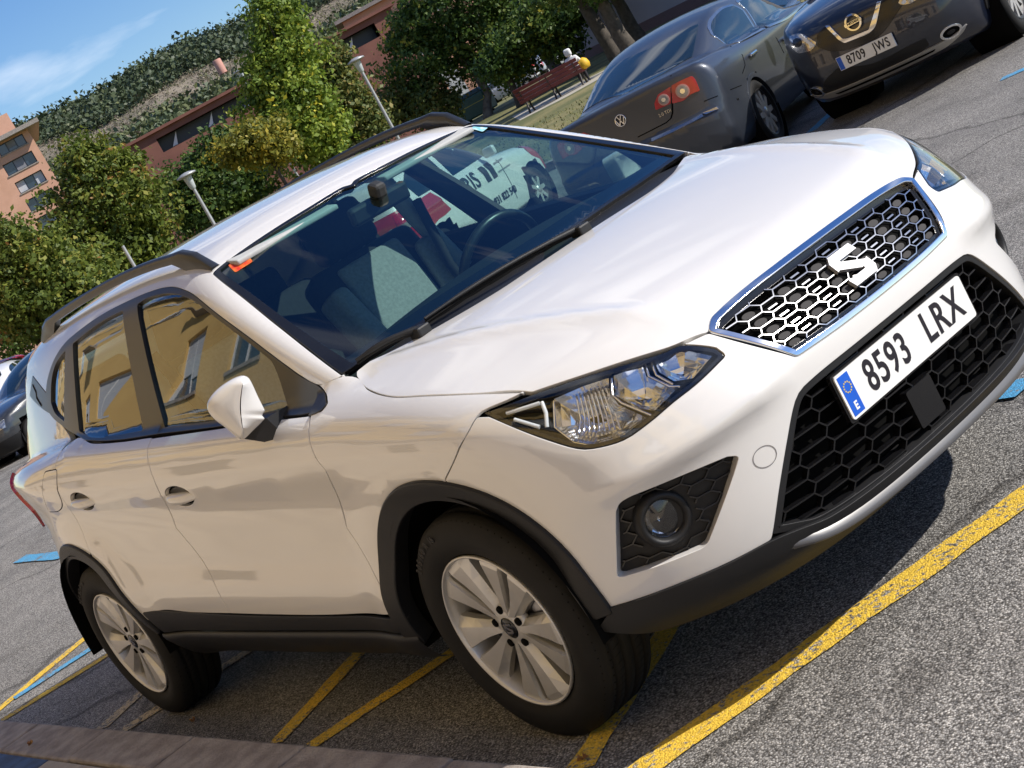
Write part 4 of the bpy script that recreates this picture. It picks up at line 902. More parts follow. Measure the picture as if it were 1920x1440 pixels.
def sheet(name, pts, m, dz=0.0, kind='structure', label=None, sub=1):
    """a thin sheet laid on the falling street"""
    mb = MB(); mb.add([(p[0], p[1], gz(p[0], p[1])+dz) for p in pts], [tuple(range(len(pts)))]); o = mb.build(name, m)
    if kind: o['kind'] = kind
    return o
road = MB(); ys = [-1.25, 1.0, 2.5, 4.0, 5.5, 7.0, 13.6]
road.grid([[(x, y, float(gz(x, y))) for y in ys] for x in (-400, -60, -30, -15, -8, -4, -1, 2, 6, 60)], smooth=False)
road.build('road', M['asphalt'])['kind'] = 'structure'
def stripe(p0, p1, w, m, name, n=14, seed=0, dz=0.004):
    r_ = random.Random(seed); p0 = np.array(p0, float); p1 = np.array(p1, float); t = p1-p0; t /= np.linalg.norm(t); nn = np.array([-t[1], t[0]]); A = []; B = []
    for k in range(n+1):
        c = p0+(p1-p0)*k/n; A.append(c+nn*(w/2+r_.uniform(-0.006, 0.006))); B.append(c-nn*(w/2+r_.uniform(-0.006, 0.006)))
    mb = MB(); mb.grid([[(q[0], q[1], float(gz(*q))+dz) for q in A], [(q[0], q[1], float(gz(*q))+dz) for q in B]], smooth=False); o = mb.build(name, m); o['kind'] = 'structure'; return o
k_ = 0
for ax in (0.30, -1.35, -2.95, -4.52):        # zigzag no-parking line along the kerb
    for dx, dy in ((0.58, 1.87), (-0.82, 1.87)):
        x0 = ax+(0.12 if dx > 0 else -0.12); k_ += 1
        if ax > 0 and dx > 0: stripe((0.40, -0.97), (0.99, 0.92), 0.115, M['yellow_line'], 'yellow_zigzag_marking', 18, k_)
        else: stripe((x0, -0.97), (x0+dx, -0.97+dy), 0.085, M['cream_line'] if ax == -2.95 else M['yellow_line'], 'yellow_zigzag_marking', 16, k_)
stripe((-4.67, -0.80), (-4.40, 0.88), 0.09, M['blue_line'], 'blue_bay_marking', 12, 31, 0.006)
for x0, x1 in ((-0.9, 0.34), (-3.6, -1.9), (-6.5, -4.6), (-9.35, -8.1), (-12.5, -10.6)): stripe((x0, 0.93), (x1, 0.86), 0.12, M['blue_line'], 'blue_bay_marking', 10, int(x0*10), 0.008)
for a, b in (((1520, 248), (1572, 200)), ((1878, 149), (1930, 126))):
    p, q = gpt(*a), gpt(*b); stripe(p[:2], q[:2], 0.12, M['blue_line'], 'blue_bay_marking', 8, 5)
# kerb stones, pavement, painted slabs
pav = MB(); pav.box((-15, -4.6, 0.045), (120, 6.0, 0.13)); pav.build('pavement', M['paving'])['kind'] = 'structure'
kerb = empty('kerb'); kerb['kind'] = 'structure'
for k in range(-34, 6):
    x = k*0.8+0.3; MB().box((x, -1.195, 0.03), (0.792, 0.185+0.004*(k % 3), 0.18+0.003*((k*7) % 4)), bev=0.012).build('kerb_stone', M['concrete'], kerb)
sl = empty('paving_band'); sl['kind'] = 'structure'
for k in range(-24, 6):
    MB().box((k*0.62+0.12, -1.45, 0.03), (0.614, 0.30, 0.178), bev=0.004).build('paving_slab', M['slab_blue'] if k % 2 else M['slab_beige'], sl)
# ------------------------------------------------------------------ park beyond the bays
def grass_mat():
    m, nt, b = node_mat('lawn'); L = nt.links; g = N(nt, 'ShaderNodeNewGeometry'); n = N(nt, 'ShaderNodeTexNoise'); n.inputs['Scale'].default_value = 0.35; n.inputs['Detail'].default_value = 8; L.new(g.outputs['Position'], n.inputs['Vector'])
    n2 = N(nt, 'ShaderNodeTexNoise'); n2.inputs['Scale'].default_value = 14; n2.inputs['Detail'].default_value = 4; L.new(g.outputs['Position'], n2.inputs['Vector'])
    ad = N(nt, 'ShaderNodeMath', operation='MULTIPLY_ADD'); ad.inputs[1].default_value = 0.6; L.new(n2.outputs['Fac'], ad.inputs[0]); L.new(n.outputs['Fac'], ad.inputs[2])
    r = ramp(nt, [(0.55, (0.055, 0.075, 0.018)), (0.78, (0.12, 0.12, 0.035)), (0.95, (0.24, 0.20, 0.08))]); L.new(ad.outputs[0], r.inputs[0]); L.new(r.outputs[0], b.inputs['Base Color']); b.inputs['Roughness'].default_value = 0.95
    return m
M['lawn'] = grass_mat()
MB().add([(-900, 13.6, ZG+0.10), (60, 13.6, ZG+0.10), (60, 900, ZG+0.10), (-900, 900, ZG+0.10)], [(0, 1, 2, 3)]).build('lawn', M['lawn'])['kind'] = 'structure'
MB().add([(-900, -900, ZG-0.02), (900, -900, ZG-0.02), (900, 900, ZG-0.02), (-900, 900, ZG-0.02)], [(0, 1, 2, 3)]).build('ground', M['lawn'])['kind'] = 'structure'
fk = MB(); fk.box((-170, 13.5, ZG+0.04), (460, 0.24, 0.18)); fk.build('far_kerb', M['concrete'])['kind'] = 'structure'
pth = [gpt(975, 226, ZG+0.1), gpt(1062, 182, ZG+0.1), gpt(1160, 128, ZG+0.1), gpt(1160, 118, ZG+0.1), gpt(1060, 168, ZG+0.1), gpt(960, 219, ZG+0.1)]
MB().add([(p[0], p[1], ZG+0.104) for p in pth], [tuple(range(6))]).build('park_path', mat('path_sand', (0.46, 0.42, 0.34), 0.9, noise=0.2, nscale=2))['kind'] = 'structure'
gb_ = rng.uniform(size=(9000, 4)); gm = MB()
for a, b_, c_, d_ in gb_:                    # tufts along the edge of the lawn
    x = -34+32*a; y = 13.66+11*b_**1.5; h = 0.02+0.05*c_; an = d_*6.28; dx, dy = 0.02*math.cos(an), 0.02*math.sin(an)
    gm.add([(x-dx, y-dy, ZG+0.09), (x+dx, y+dy, ZG+0.09), (x+dy*0.8, y-dx*0.8, ZG+0.10+h)], [(0, 1, 2)])
gm.build('grass_tufts', mat('grass_blade', (0.10, 0.12, 0.03), 0.8, col2=(0.20, 0.18, 0.06), nscale=0.8), fix=False)['kind'] = 'stuff'
# ------------------------------------------------------------------ leaves and trees
def leaf_mat(name, stops, trans=0.35):
    m = bpy.data.materials.new(name); m.use_nodes = True; nt = m.node_tree; L = nt.links; b = nt.nodes['Principled BSDF']; at = N(nt, 'ShaderNodeAttribute'); at.attribute_name = 'tone'
    r = ramp(nt, stops); L.new(at.outputs['Fac'], r.inputs[0]); L.new(r.outputs[0], b.inputs['Base Color']); b.inputs['Roughness'].default_value = 0.55; b.inputs['Specular IOR Level'].default_value = 0.35
    t = N(nt, 'ShaderNodeBsdfTranslucent'); L.new(r.outputs[0], t.inputs[0]); mx = N(nt, 'ShaderNodeMixShader'); mx.inputs[0].default_value = trans; L.new(b.outputs[0], mx.inputs[1]); L.new(t.outputs[0], mx.inputs[2]); L.new(mx.outputs[0], nt.nodes['Material Output'].inputs[0])
    return m
LEAF = {
 'maple': leaf_mat('maple_leaf', [(0.0, (0.045, 0.075, 0.014)), (0.4, (0.11, 0.155, 0.024)), (0.68, (0.19, 0.23, 0.036)), (0.88, (0.29, 0.28, 0.05)), (0.96, (0.36, 0.29, 0.05)), (1.0, (0.33, 0.17, 0.05))]),
 'poplar': leaf_mat('poplar_leaf', [(0.0, (0.086, 0.147, 0.021)), (0.5, (0.190, 0.276, 0.038)), (0.85, (0.345, 0.397, 0.052)), (1.0, (0.600, 0.517, 0.052))]),
 'mixed': leaf_mat('mixed_leaf', [(0.0, (0.061, 0.103, 0.025)), (0.5, (0.138, 0.172, 0.044)), (0.8, (0.276, 0.259, 0.061)), (1.0, (0.414, 0.293, 0.103))]),
 'green': leaf_mat('green_leaf', [(0.0, (0.031, 0.066, 0.014)), (0.5, (0.079, 0.140, 0.026)), (0.9, (0.176, 0.229, 0.044)), (1.0, (0.386, 0.351, 0.053))]),
 'yellow': leaf_mat('yellow_leaf', [(0.0, (0.098, 0.126, 0.021)), (0.5, (0.224, 0.224, 0.035)), (1.0, (0.588, 0.448, 0.056))])}
M['bark'] = mat('bark', (0.09, 0.075, 0.06), 0.9, col2=(0.045, 0.038, 0.03), nscale=6, bump=0.8, bscale=25)
M['bark_pale'] = mat('bark_pale', (0.22, 0.20, 0.17), 0.9, col2=(0.12, 0.10, 0.085), nscale=5, bump=0.6, bscale=22)
def leaf_cloud(blobs, n, size, seed, clump=26):
    """n leaf faces gathered in clumps inside a set of ellipsoids (cx, cy, cz, rx, ry, rz)"""
    g = np.random.default_rng(seed); B = np.array(blobs, float); w = (B[:, 3]*B[:, 4]*B[:, 5])**0.75; w /= w.sum(); nc = max(1, n//clump)
    idx = g.choice(len(B), nc, p=w); d = g.normal(size=(nc, 3)); d /= np.linalg.norm(d, axis=1, keepdims=True); r = g.uniform(0.25, 1.0, nc)**0.45
    lump = 1+0.22*np.sin(d[:, 0]*5+seed)*np.cos(d[:, 2]*6+seed*2)+0.12*g.normal(size=nc)
    C = B[idx, :3]+d*B[idx, 3:]*(r*lump)[:, None]; tone_c = np.clip(g.normal(0.5, 0.17, nc), 0, 1)
    k = g.integers(0, nc, n); cr = size*3.4
    P = C[k]+g.normal(size=(n, 3))*cr*np.array([1, 1, 0.75])*0.62
    nr = d[k]*0.7+g.normal(size=(n, 3))*0.8+np.array([0, 0, 0.35]); nr /= np.linalg.norm(nr, axis=1, keepdims=True)
    a = np.cross(nr, g.normal(size=(n, 3))); a /= np.linalg.norm(a, axis=1, keepdims=True); b = np.cross(nr, a); s = size*g.uniform(0.45, 1.4, n)[:, None]
    V = np.stack([P-a*s, P-b*s*0.62+nr*s*0.12, P+a*s, P+b*s*0.62+nr*s*0.12], 1).reshape(-1, 3)
    tone = np.clip(tone_c[k]+g.normal(0, 0.14, n), 0, 1); return V, np.repeat(tone, 4)
def leaf_obj(name, V, tone, m, parent):
    n = len(V)//4; me = bpy.data.meshes.new('leaves'); me.vertices.add(len(V)); me.vertices.foreach_set('co', V.ravel())
    me.loops.add(len(V)); me.loops.foreach_set('vertex_index', np.arange(len(V))); me.polygons.add(n); me.polygons.foreach_set('loop_start', np.arange(n)*4)
    me.update(); me.validate(); at = me.attributes.new('tone', 'FLOAT', 'POINT'); at.data.foreach_set('value', tone.astype(np.float32))
    return new_obj(name, me, m, parent)
def tree(name, label, base, h, trunk_h, r0, blobs, n, size, leaf, seed, bark='bark', lean=(0, 0), group=None, limbs=7):
    """blobs are relative to the foot of the tree"""
    t = empty(name, base); tag(t, label, 'tree', group); g = random.Random(seed); mb = MB()
    top = Vector((lean[0], lean[1], trunk_h)); pts = [Vector((0, 0, -0.1)), top*0.35+Vector((g.uniform(-.06, .06), g.uniform(-.06, .06), 0)), top*0.7+Vector((g.uniform(-.08, .08), g.uniform(-.08, .08), 0)), top, top+Vector((lean[0]*0.3+g.uniform(-.2, .2), lean[1]*0.3+g.uniform(-.2, .2), (h-trunk_h)*0.6))]
    mb.tube(pts, [r0*1.25, r0, r0*0.85, r0*0.75, r0*0.2], 9)
    for k in range(limbs):
        b = blobs[k % len(blobs)]; an = g.uniform(0, 6.28); e = Vector((b[0]+b[3]*0.6*math.cos(an), b[1]+b[4]*0.6*math.sin(an), b[2]+b[5]*g.uniform(-0.4, 0.5))); s = top*g.uniform(0.8, 1.0)+Vector((0, 0, (h-trunk_h)*g.uniform(0, 0.25)))
        mid = s.lerp(e, 0.5)+Vector((0, 0, 0.15*(h-trunk_h)*g.uniform(0, 0.6))); mb.tube([s, mid, e], [r0*0.45, r0*0.25, r0*0.07], 6)
    mb.build('trunk', M[bark], t)
    V, tone = leaf_cloud(blobs, int(n*1.45), size*0.80, seed); leaf_obj('crown', V, tone, LEAF[leaf], t)
    return t
def view_frame(D, px, py):
    """foot of a vertical line through this pixel at distance D, and metres per photo pixel there"""
    p = at_dist(px, py, D); f = np.array([p[0]-CAM[0], p[1]-CAM[1]]); f /= np.linalg.norm(f); s = np.linalg.norm(p-CAM)/FPX/1.0
    return p, np.array([f[1], -f[0], 0.0]), np.array([f[0], f[1], 0.0]), s
UPX = np.array([-0.4803, -0.8771]); RTX = np.array([0.8771, -0.4803])     # the photo's up and right for upright things
def px_tree(name, label, foot_px, D, crowns, n, size, leaf, seed, bark='bark', r0=0.16, zf=ZG, group=None, depth=0.9, limbs=7, trunk_px=None):
    """crowns: (px, py, half width px, half height px) as seen; D is the distance to the trunk"""
    p0 = at_dist(foot_px[0], foot_px[1], D); base = (p0[0], p0[1], zf); blobs = []; zt = []
    for cx, cy, rw, rh in crowns:
        c, rt, fw, s = view_frame(D, cx, cy); off = c-np.array(base)
        blobs.append((off[0], off[1], off[2], rw*s, rw*s*depth, rh*s)); zt.append(off[2]+rh*s)
    h = max(zt); th = max(0.8, min(b[2]-b[5]*0.6 for b in blobs)); lean = (blobs[0][0]*0.6, blobs[0][1]*0.6)
    return tree(name, label, base, h, th, r0, blobs, n, size, leaf, seed, bark, lean, group, limbs)
px_tree('maple_tree', 'broad olive maple with russet leaves beside the orange brick block', (330, 640), 46, [(215, 370, 95, 85), (165, 320, 55, 55), (270, 430, 58, 72), (190, 470, 105, 80), (280, 520, 80, 60), (120, 400, 40, 50)], 20000, 0.095, 'maple', 11, r0=0.17)
px_tree('maple_tree', 'olive maple whose crown half hides the orange block balconies', (110, 720), 40, [(50, 480, 75, 60), (10, 430, 35, 40), (110, 540, 120, 70), (20, 560, 80, 75), (200, 580, 90, 50)], 14000, 0.085, 'maple', 12, r0=0.17)
px_tree('poplar_tree', 'tall bright green poplar rising above the dark red block', (655, 400), 52, [(520, 40, 55, 70), (535, 120, 72, 70), (545, 200, 85, 75), (500, 150, 50, 55), (590, 260, 75, 60), (510, 265, 60, 45)], 17000, 0.10, 'poplar', 13, r0=0.2)
px_tree('autumn_tree', 'brown tinged leafy tree beside the poplar and a lamp post', (745, 330), 60, [(618, 125, 42, 50), (640, 190, 55, 52), (680, 235, 55, 48), (610, 215, 45, 60)], 13000, 0.11, 'mixed', 14, r0=0.18)
px_tree('round_tree', 'dense dark green tree in front of the dark red block', (470, 420), 62, [(400, 300, 60, 45), (350, 350, 60, 42), (440, 295, 50, 45), (440, 360, 90, 60), (390, 400, 80, 50), (420, 265, 28, 22)], 13000, 0.12, 'green', 15, r0=0.2)
px_tree('young_tree', 'small yellowing tree with a thin stem above the car roof', (545, 340), 45, [(480, 268, 62, 36), (440, 275, 40, 28), (520, 275, 40, 34), (465, 245, 30, 20)], 4200, 0.085, 'yellow', 16, r0=0.06)
px_tree('hedge_tree', 'rounded olive shrub tree behind the roof rail', (850, 250), 78, [(790, 195, 62, 40), (745, 185, 40, 36), (835, 205, 40, 30), (720, 225, 45, 35)], 7000, 0.12, 'mixed', 17, r0=0.15)
px_tree('plane_tree', 'large dark spreading tree over the park bench lawn', (913, 222), 78, [(850, 20, 120, 80), (765, 55, 62, 50), (900, 80, 110, 70), (960, 110, 60, 60), (790, 110, 90, 50), (960, 20, 90, 70), (870, -70, 130, 70)], 24000, 0.13, 'green', 18, 'bark_pale', r0=0.24)
px_tree('plane_tree', 'tree with a slanting pale trunk behind the bench', (1052, 140), 82, [(985, 60, 60, 50), (1010, 20, 70, 50), (950, 60, 50, 40)], 7000, 0.12, 'yellow', 19, 'bark_pale', r0=0.34)
px_tree('park_tree', 'slim tree trunk on the lawn between bench and dark tree', (975, 200), 66, [(940, 120, 50, 35), (960, 90, 50, 40)], 3000, 0.12, 'green', 20, r0=0.16)
for k, (fx, fy, D, tx, nm) in enumerate(((1155, 103, 58, 1100, 'dark tree trunk nearest the vented end of the grey wall'), (1187, 95, 54, 1130, 'middle dark tree trunk before the grey wall'), (1207, 80, 60, 1165, 'slanting dark tree trunk before the plain part of the grey wall'))):
    px_tree('wall_tree', nm, (fx, fy), D, [(tx-50, -55, 85, 55), (tx+10, -75, 85, 50)], 4500, 0.12, 'green', 30+k, 'bark', r0=0.26, group='trees before the grey wall')
px_tree('shrub_tree', 'leafy green tree at the corner of the grey wall', (1075, 120), 66, [(1050, 70, 42, 42), (1020, 40, 50, 45), (1085, 15, 50, 30)], 6500, 0.12, 'green', 35, r0=0.16)
px_tree('far_tree', 'dark tree above the row of parked cars at the street end', (70, 660), 56, [(0, 500, 70, 50), (60, 590, 110, 55), (10, 600, 60, 50), (130, 560, 70, 50)], 9000, 0.11, 'green', 36, r0=0.2)
# ------------------------------------------------------------------ hill with pine wood
ridge = [(-260, 330), (-120, 268), (20, 230), (100, 200), (175, 168), (220, 138), (260, 116), (330, 75), (400, 48), (460, 25), (540, -10), (640, -60), (760, -120), (900, -190), (1100, -290)]
def ridge_y(x): return np.interp(x, [p[0] for p in ridge], [p[1] for p in ridge])
hill = MB(); rows = []; NT = 22
for t in np.linspace(0, 1, NT):
    row = []
    for x in np.linspace(-260, 1100, 60):
        D = 330+470*t; yh = 643.3-0.5474*x; y = yh+20+(ridge_y(x)+8-(yh+20))*(t**0.8)
        p = at_dist(x, y+14*t, D); row.append((p[0], p[1], max(p[2]+2.0*math.sin(x*0.05+t*9)*(1-t), -2)))
    rows.append(row)
rows.append([(p[0]*1.3, p[1]*1.3, p[2]*0.6) for p in rows[-1]])
hill.grid(rows)
def hill_mat():
    m, nt, b = node_mat('hillside'); L = nt.links; g = N(nt, 'ShaderNodeNewGeometry'); n = N(nt, 'ShaderNodeTexNoise'); n.inputs['Scale'].default_value = 0.05; n.inputs['Detail'].default_value = 9; L.new(g.outputs['Position'], n.inputs['Vector'])
    r = ramp(nt, [(0.30, (0.12, 0.115, 0.07)), (0.5, (0.19, 0.155, 0.115)), (0.7, (0.30, 0.25, 0.18))]); L.new(n.outputs['Fac'], r.inputs[0]); L.new(r.outputs[0], b.inputs['Base Color']); b.inputs['Roughness'].default_value = 1.0; return m
hill.build('hill', hill_mat())['kind'] = 'structure'
R_ = np.array(rows[:-1]); g2 = np.random.default_rng(5); fv = []; ft = []
LEAF['pine'] = leaf_mat('pine_wood', [(0.0, (0.035, 0.055, 0.030)), (0.5, (0.075, 0.10, 0.045)), (0.8, (0.13, 0.145, 0.055)), (1.0, (0.20, 0.165, 0.12))], 0.1)  # greens paled and cooled, distance haze put into the leaf colour
for k in range(14000):
    u = g2.uniform(); t = 1-0.62*g2.uniform()**1.2; i = t*(NT-1.01); j = u*58.9; i0, j0 = int(i), int(j); p = R_[i0, j0]*(1-(i-i0))*(1-(j-j0))+R_[i0+1, j0]*(i-i0)*(1-(j-j0))+R_[i0, j0+1]*(1-(i-i0))*(j-j0)+R_[i0+1, j0+1]*(i-i0)*(j-j0)
    x = -260+1360*u; band = 0.68+0.03*math.sin(u*11)
    if t > band+0.16+0.02*math.sin(u*31) or t < band: keep, s, tn = 1.0, g2.uniform(1.7, 3.0), g2.normal(0.33 if t > 0.7 else 0.58, 0.15)
    else: keep, s, tn = 0.6, g2.uniform(0.5, 1.3), g2.normal(0.92, 0.06)
    if g2.uniform() > keep: continue
    V, to = leaf_cloud([(p[0], p[1], p[2]+s*0.6, s*0.8, s*0.8, s*0.95)], 16, s*0.42, k, clump=3); fv.append(V); ft.append(np.clip(to*0.25-0.12+tn, 0, 1))
fo = leaf_obj('pine_forest', np.concatenate(fv), np.concatenate(ft), LEAF['pine'], None); tag(fo, kind='stuff')
p = at_dist(410, 121, 560); MB().lathe([(0.0, 6.2), (2.2, 6.0), (2.4, 5.6), (2.4, -2.0)], 16, Matrix.Translation(p-np.array([0, 0, 2.0])) @ Matrix.Scale(0.62, 4)).build('water_tank', mat('tank_pink', (0.55, 0.28, 0.22), 0.8, noise=0.2)); tag(bpy.data.objects['water_tank'], 'small pinkish round tank standing on the hillside', 'tank')
# ------------------------------------------------------------------ buildings
M['brick_orange'] = mat('brick_orange', (0.60, 0.34, 0.235), 0.9, col2=(0.54, 0.30, 0.20), nscale=1.2, bump=0.2, bscale=20)
M['brick_dark'] = mat('brick_dark', (0.20, 0.085, 0.062), 0.9, col2=(0.16, 0.065, 0.05), nscale=0.8, bump=0.2, bscale=20)
M['render_white'] = mat('render_white', (0.62, 0.61, 0.58), 0.9, noise=0.1, nscale=0.7)
M['frame_dark'] = mat('window_frame_dark', (0.02, 0.025, 0.04), 0.4, noise=0.2); M['frame_white'] = mat('window_frame_white', (0.7, 0.7, 0.7), 0.5, noise=0.06)
M['pane'] = mat('window_pane', (0.03, 0.05, 0.08), 0.06, spec=0.8, noise=0.3, nscale=0.6); M['shop_pane'] = mat('shop_pane', (0.02, 0.02, 0.02), 0.3, spec=0.2, noise=0.3, nscale=0.6); M['shutter'] = mat('grey_shutter', (0.24, 0.24, 0.26), 0.7, noise=0.15, nscale=3); M['shutter_light'] = mat('pale_blind', (0.5, 0.52, 0.55), 0.7, noise=0.1)
class Face:
    """upright wall plane through a pixel at distance D, turned by a"""
    def __init__(s, px, py, D, a=0.0):
        p = at_dist(px, py, D); f = np.array([p[0]-CAM[0], p[1]-CAM[1]]); an = math.atan2(f[1], f[0])+a
        s.n = np.array([-math.cos(an), -math.sin(an), 0.0]); s.u = np.array([math.sin(an), -math.cos(an), 0.0]); s.o = np.array([p[0], p[1], ZG])
    def uv(s, px, py): d = ray(px, py); P = CAM+d*((s.o-CAM)@s.n/(d@s.n)); q = P-s.o; return q@s.u, q[2]
    def P(s, u, h, d=0.0): return s.o+s.u*u+np.array([0, 0, h])+s.n*d
    def M(s, u, h, d=0.0): o = s.P(u, h, d); return Matrix(((s.u[0], 0, s.n[0], o[0]), (s.u[1], 0, s.n[1], o[1]), (0, 1, 0, o[2]), (0, 0, 0, 1)))
    def rect(s, *px): q = np.array([s.uv(*p) for p in px]); return q[:, 0].min(), q[:, 1].min(), q[:, 0].max(), q[:, 1].max()
def wall_with_holes(F, u0, h0, u1, h1, holes, depth, m, name, parent):
    """front wall cut around the window openings, with side and back walls"""
    us = sorted({u0, u1, *[a for r in holes for a in (r[0], r[2])]}); hs = sorted({h0, h1, *[a for r in holes for a in (r[1], r[3])]}); mb = MB()
    for a, b in zip(us, us[1:]):
        for c, d in zip(hs, hs[1:]):
            m_ = ((a+b)/2, (c+d)/2)
            if any(r[0] < m_[0] < r[2] and r[1] < m_[1] < r[3] for r in holes): continue
            mb.add([F.P(a, c), F.P(b, c), F.P(b, d), F.P(a, d)], [(0, 1, 2, 3)])
    for r in holes:
        q = [(r[0], r[1]), (r[2], r[1]), (r[2], r[3]), (r[0], r[3])]
        for i in range(4): a, b = q[i], q[(i+1) % 4]; mb.add([F.P(*a), F.P(*b), F.P(*b, -0.35), F.P(*a, -0.35)], [(0, 1, 2, 3)])
    q = [(u0, h0), (u1, h0), (u1, h1), (u0, h1)]
    for i in range(4): a, b = q[i], q[(i+1) % 4]; mb.add([F.P(*a), F.P(*b), F.P(*b, -depth), F.P(*a, -depth)], [(0, 1, 2, 3)])
    mb.add([F.P(*a, -depth) for a in q], [(0, 1, 2, 3)])
    return mb.build(name, m, parent, fix=False)
def window(F, r, parent, frame, panes=2, blinds=(), sill=None, deep=0.28, pane='pane'):
    u0, h0, u1, h1 = r; w = empty('window', (0, 0, 0), parent=parent); t = 0.06; fr = MB(); Mx = F.M(0, 0)
    def bar(a, b, c, d): fr.prism([(a, b), (c, b), (c, d), (a, d)], -deep-0.04, -deep+0.04, Mx)
    bar(u0, h0, u1, h0+t); bar(u0, h1-t, u1, h1); bar(u0, h0+t, u0+t, h1-t); bar(u1-t, h0+t, u1, h1-t)
    for k in range(1, panes): x = u0+(u1-u0)*k/panes; bar(x-t/2, h0+t, x+t/2, h1-t)
    fr.build('frame', frame, w)
    for k in range(panes):
        a, b = u0+(u1-u0)*k/panes, u0+(u1-u0)*(k+1)/panes; MB().prism([(a+t/2, h0+t/2), (b-t/2, h0+t/2), (b-t/2, h1-t/2), (a+t/2, h1-t/2)], -deep-0.03, -deep-0.01, Mx).build('pane', M[pane], w)
    for k, lo, m_ in blinds:
        a, b = u0+(u1-u0)*k/panes, u0+(u1-u0)*(k+1)/panes; MB().prism([(a+t/2, h0+(h1-h0)*lo), (b-t/2, h0+(h1-h0)*lo), (b-t/2, h1-t/2), (a+t/2, h1-t/2)], -deep-0.005, -deep+0.03, Mx).build('blind', m_, w)
    if sill is not None: MB().prism([(u0-0.06, h0-0.08), (u1+0.06, h0-0.08), (u1+0.06, h0), (u0-0.06, h0)], -deep, 0.06, Mx).build('sill', sill, w)
    return w
# orange brick block at the end of the street
F = Face(112, 352, 118, 0.05); B = empty('apartment_block', F.o); tag(B, 'orange brick apartment block with wide dark windows and overhanging roof slab', 'building')
B.location = (0, 0, 0)
u1 = F.uv(112, 345)[0]; ht = F.uv(88, 222)[1]; uw = u1-22
lst = []
for r, bl in (((-4, 277, 40, 247, 51, 268, 0, 295), ((1, 0.35, M['shutter']),)), ((5, 309, 60, 282, 71, 304, 14, 330), ((1, 0.0, M['shutter']),)), ((28, 342, 77, 318, 90, 340, 36, 362), ((0, 0.0, M['shutter_light']), (2, 0.0, M['shutter_light'])))):
    q = np.array([F.uv(r[i], r[i+1]) for i in (0, 2, 4, 6)]); lst.append(((q[[0, 3], 0].mean(), q[[2, 3], 1].mean(), q[[1, 2], 0].mean(), q[[0, 1], 1].mean()), bl))
dh = lst[0][0][1]-lst[1][0][1]; more = []
for k in (3, 4): a = lst[2][0]; more.append(((a[0], a[1]-dh*(k-2), a[2], a[3]-dh*(k-2)), ()))
wd = lst[0][0][2]-lst[0][0][0]; lst += more; lst += [((r[0]-wd-2.2, r[1], r[2]-wd-2.2, r[3]), ()) for r, _ in lst if r[0]-wd-2.2 > uw+0.5]
wall_with_holes(F, uw, -2, u1, ht, [r for r, _ in lst], 11, M['brick_orange'], 'wall', B)
for r, bl in lst: window(F, r, B, M['frame_dark'], 3, bl, M['concrete'])
MB().prism([(uw-0.5, ht), (u1+0.9, ht), (u1+0.9, ht+0.28), (uw-0.5, ht+0.28)], -11.5, 1.0, F.M(0, 0)).build('roof_slab', M['concrete'], B)
MB().prism([(uw+1, ht+0.28), (u1-0.6, ht+0.28), (u1-0.6, ht+1.7), (uw+1, ht+1.7)], -9, -1.2, F.M(0, 0)).build('penthouse', M['brick_orange'], B)
an = MB(); a0 = Vector(F.P(F.uv(22, 240)[0], ht+1.7, -4)); an.tube([a0, a0+Vector((0, 0, 2.0))], 0.03, 5)
for k in range(3): an.tube([a0+Vector(F.u)*(-0.4)+Vector((0, 0, 1.2+0.35*k)), a0+Vector(F.u)*0.4+Vector((0, 0, 1.2+0.35*k))], 0.015, 4)
an.build('aerial', M['screw'], B)
# long dark red block
F = Face(470, 150, 150, 0.10); B = empty('red_block'); tag(B, 'long dark red brick block with a recessed top balcony strip', 'building')
e0, e1 = F.uv(255, 290), F.uv(470, 138); htop = (F.uv(300, 252)[1]+F.uv(440, 160)[1])/2; u0, u1 = e0[0]-6, e1[0]+14
s0 = (F.uv(300, 268)[1]+F.uv(440, 172)[1])/2; slot = (e0[0]+2.2, s0-1.3, u1-2, s0)
wl = [slot]
for a in ((330, 282, 356, 268), (396, 240, 438, 218)):
    p, q = F.uv(a[0], a[1]), F.uv(a[2], a[3]); wl.append((p[0], s0-4.3, q[0]+0.4, s0-2.5))
wl.append((wl[-1][2]+1.6, s0-4.3, wl[-1][2]+4.2, s0-2.5))
wl += [(r[0], r[1]-3, r[2], r[3]-3) for r in wl[1:]]
wall_with_holes(F, u0, -2, u1, htop, wl, 12, M['brick_dark'], 'wall', B)
for r in wl[1:]: window(F, r, B, M['frame_dark'], 3, ((0, 0.1, M['shutter_light']),), None)
bk = MB(); bk.prism([(slot[0]-0.01, slot[1]-0.2), (slot[2], slot[1]-0.2), (slot[2], slot[3]), (slot[0]-0.01, slot[3])], -1.9, -1.8, F.M(0, 0)); bk.build('balcony_back_wall', M['frame_dark'], B)
for x in np.arange(slot[0]+1, slot[2], 3.6): MB().prism([(x, slot[1]+0.1), (x+0.5, slot[1]+0.1), (x+0.9, slot[3]-0.1)], -0.9, -0.85, F.M(0, 0)).build('awning', M['frame_white'], B)
MB().prism([(u0-0.4, htop), (u1+0.4, htop), (u1+0.4, htop+0.25), (u0-0.4, htop+0.25)], -12.3, 0.4, F.M(0, 0)).build('roof_edge', M['brick_dark'], B)
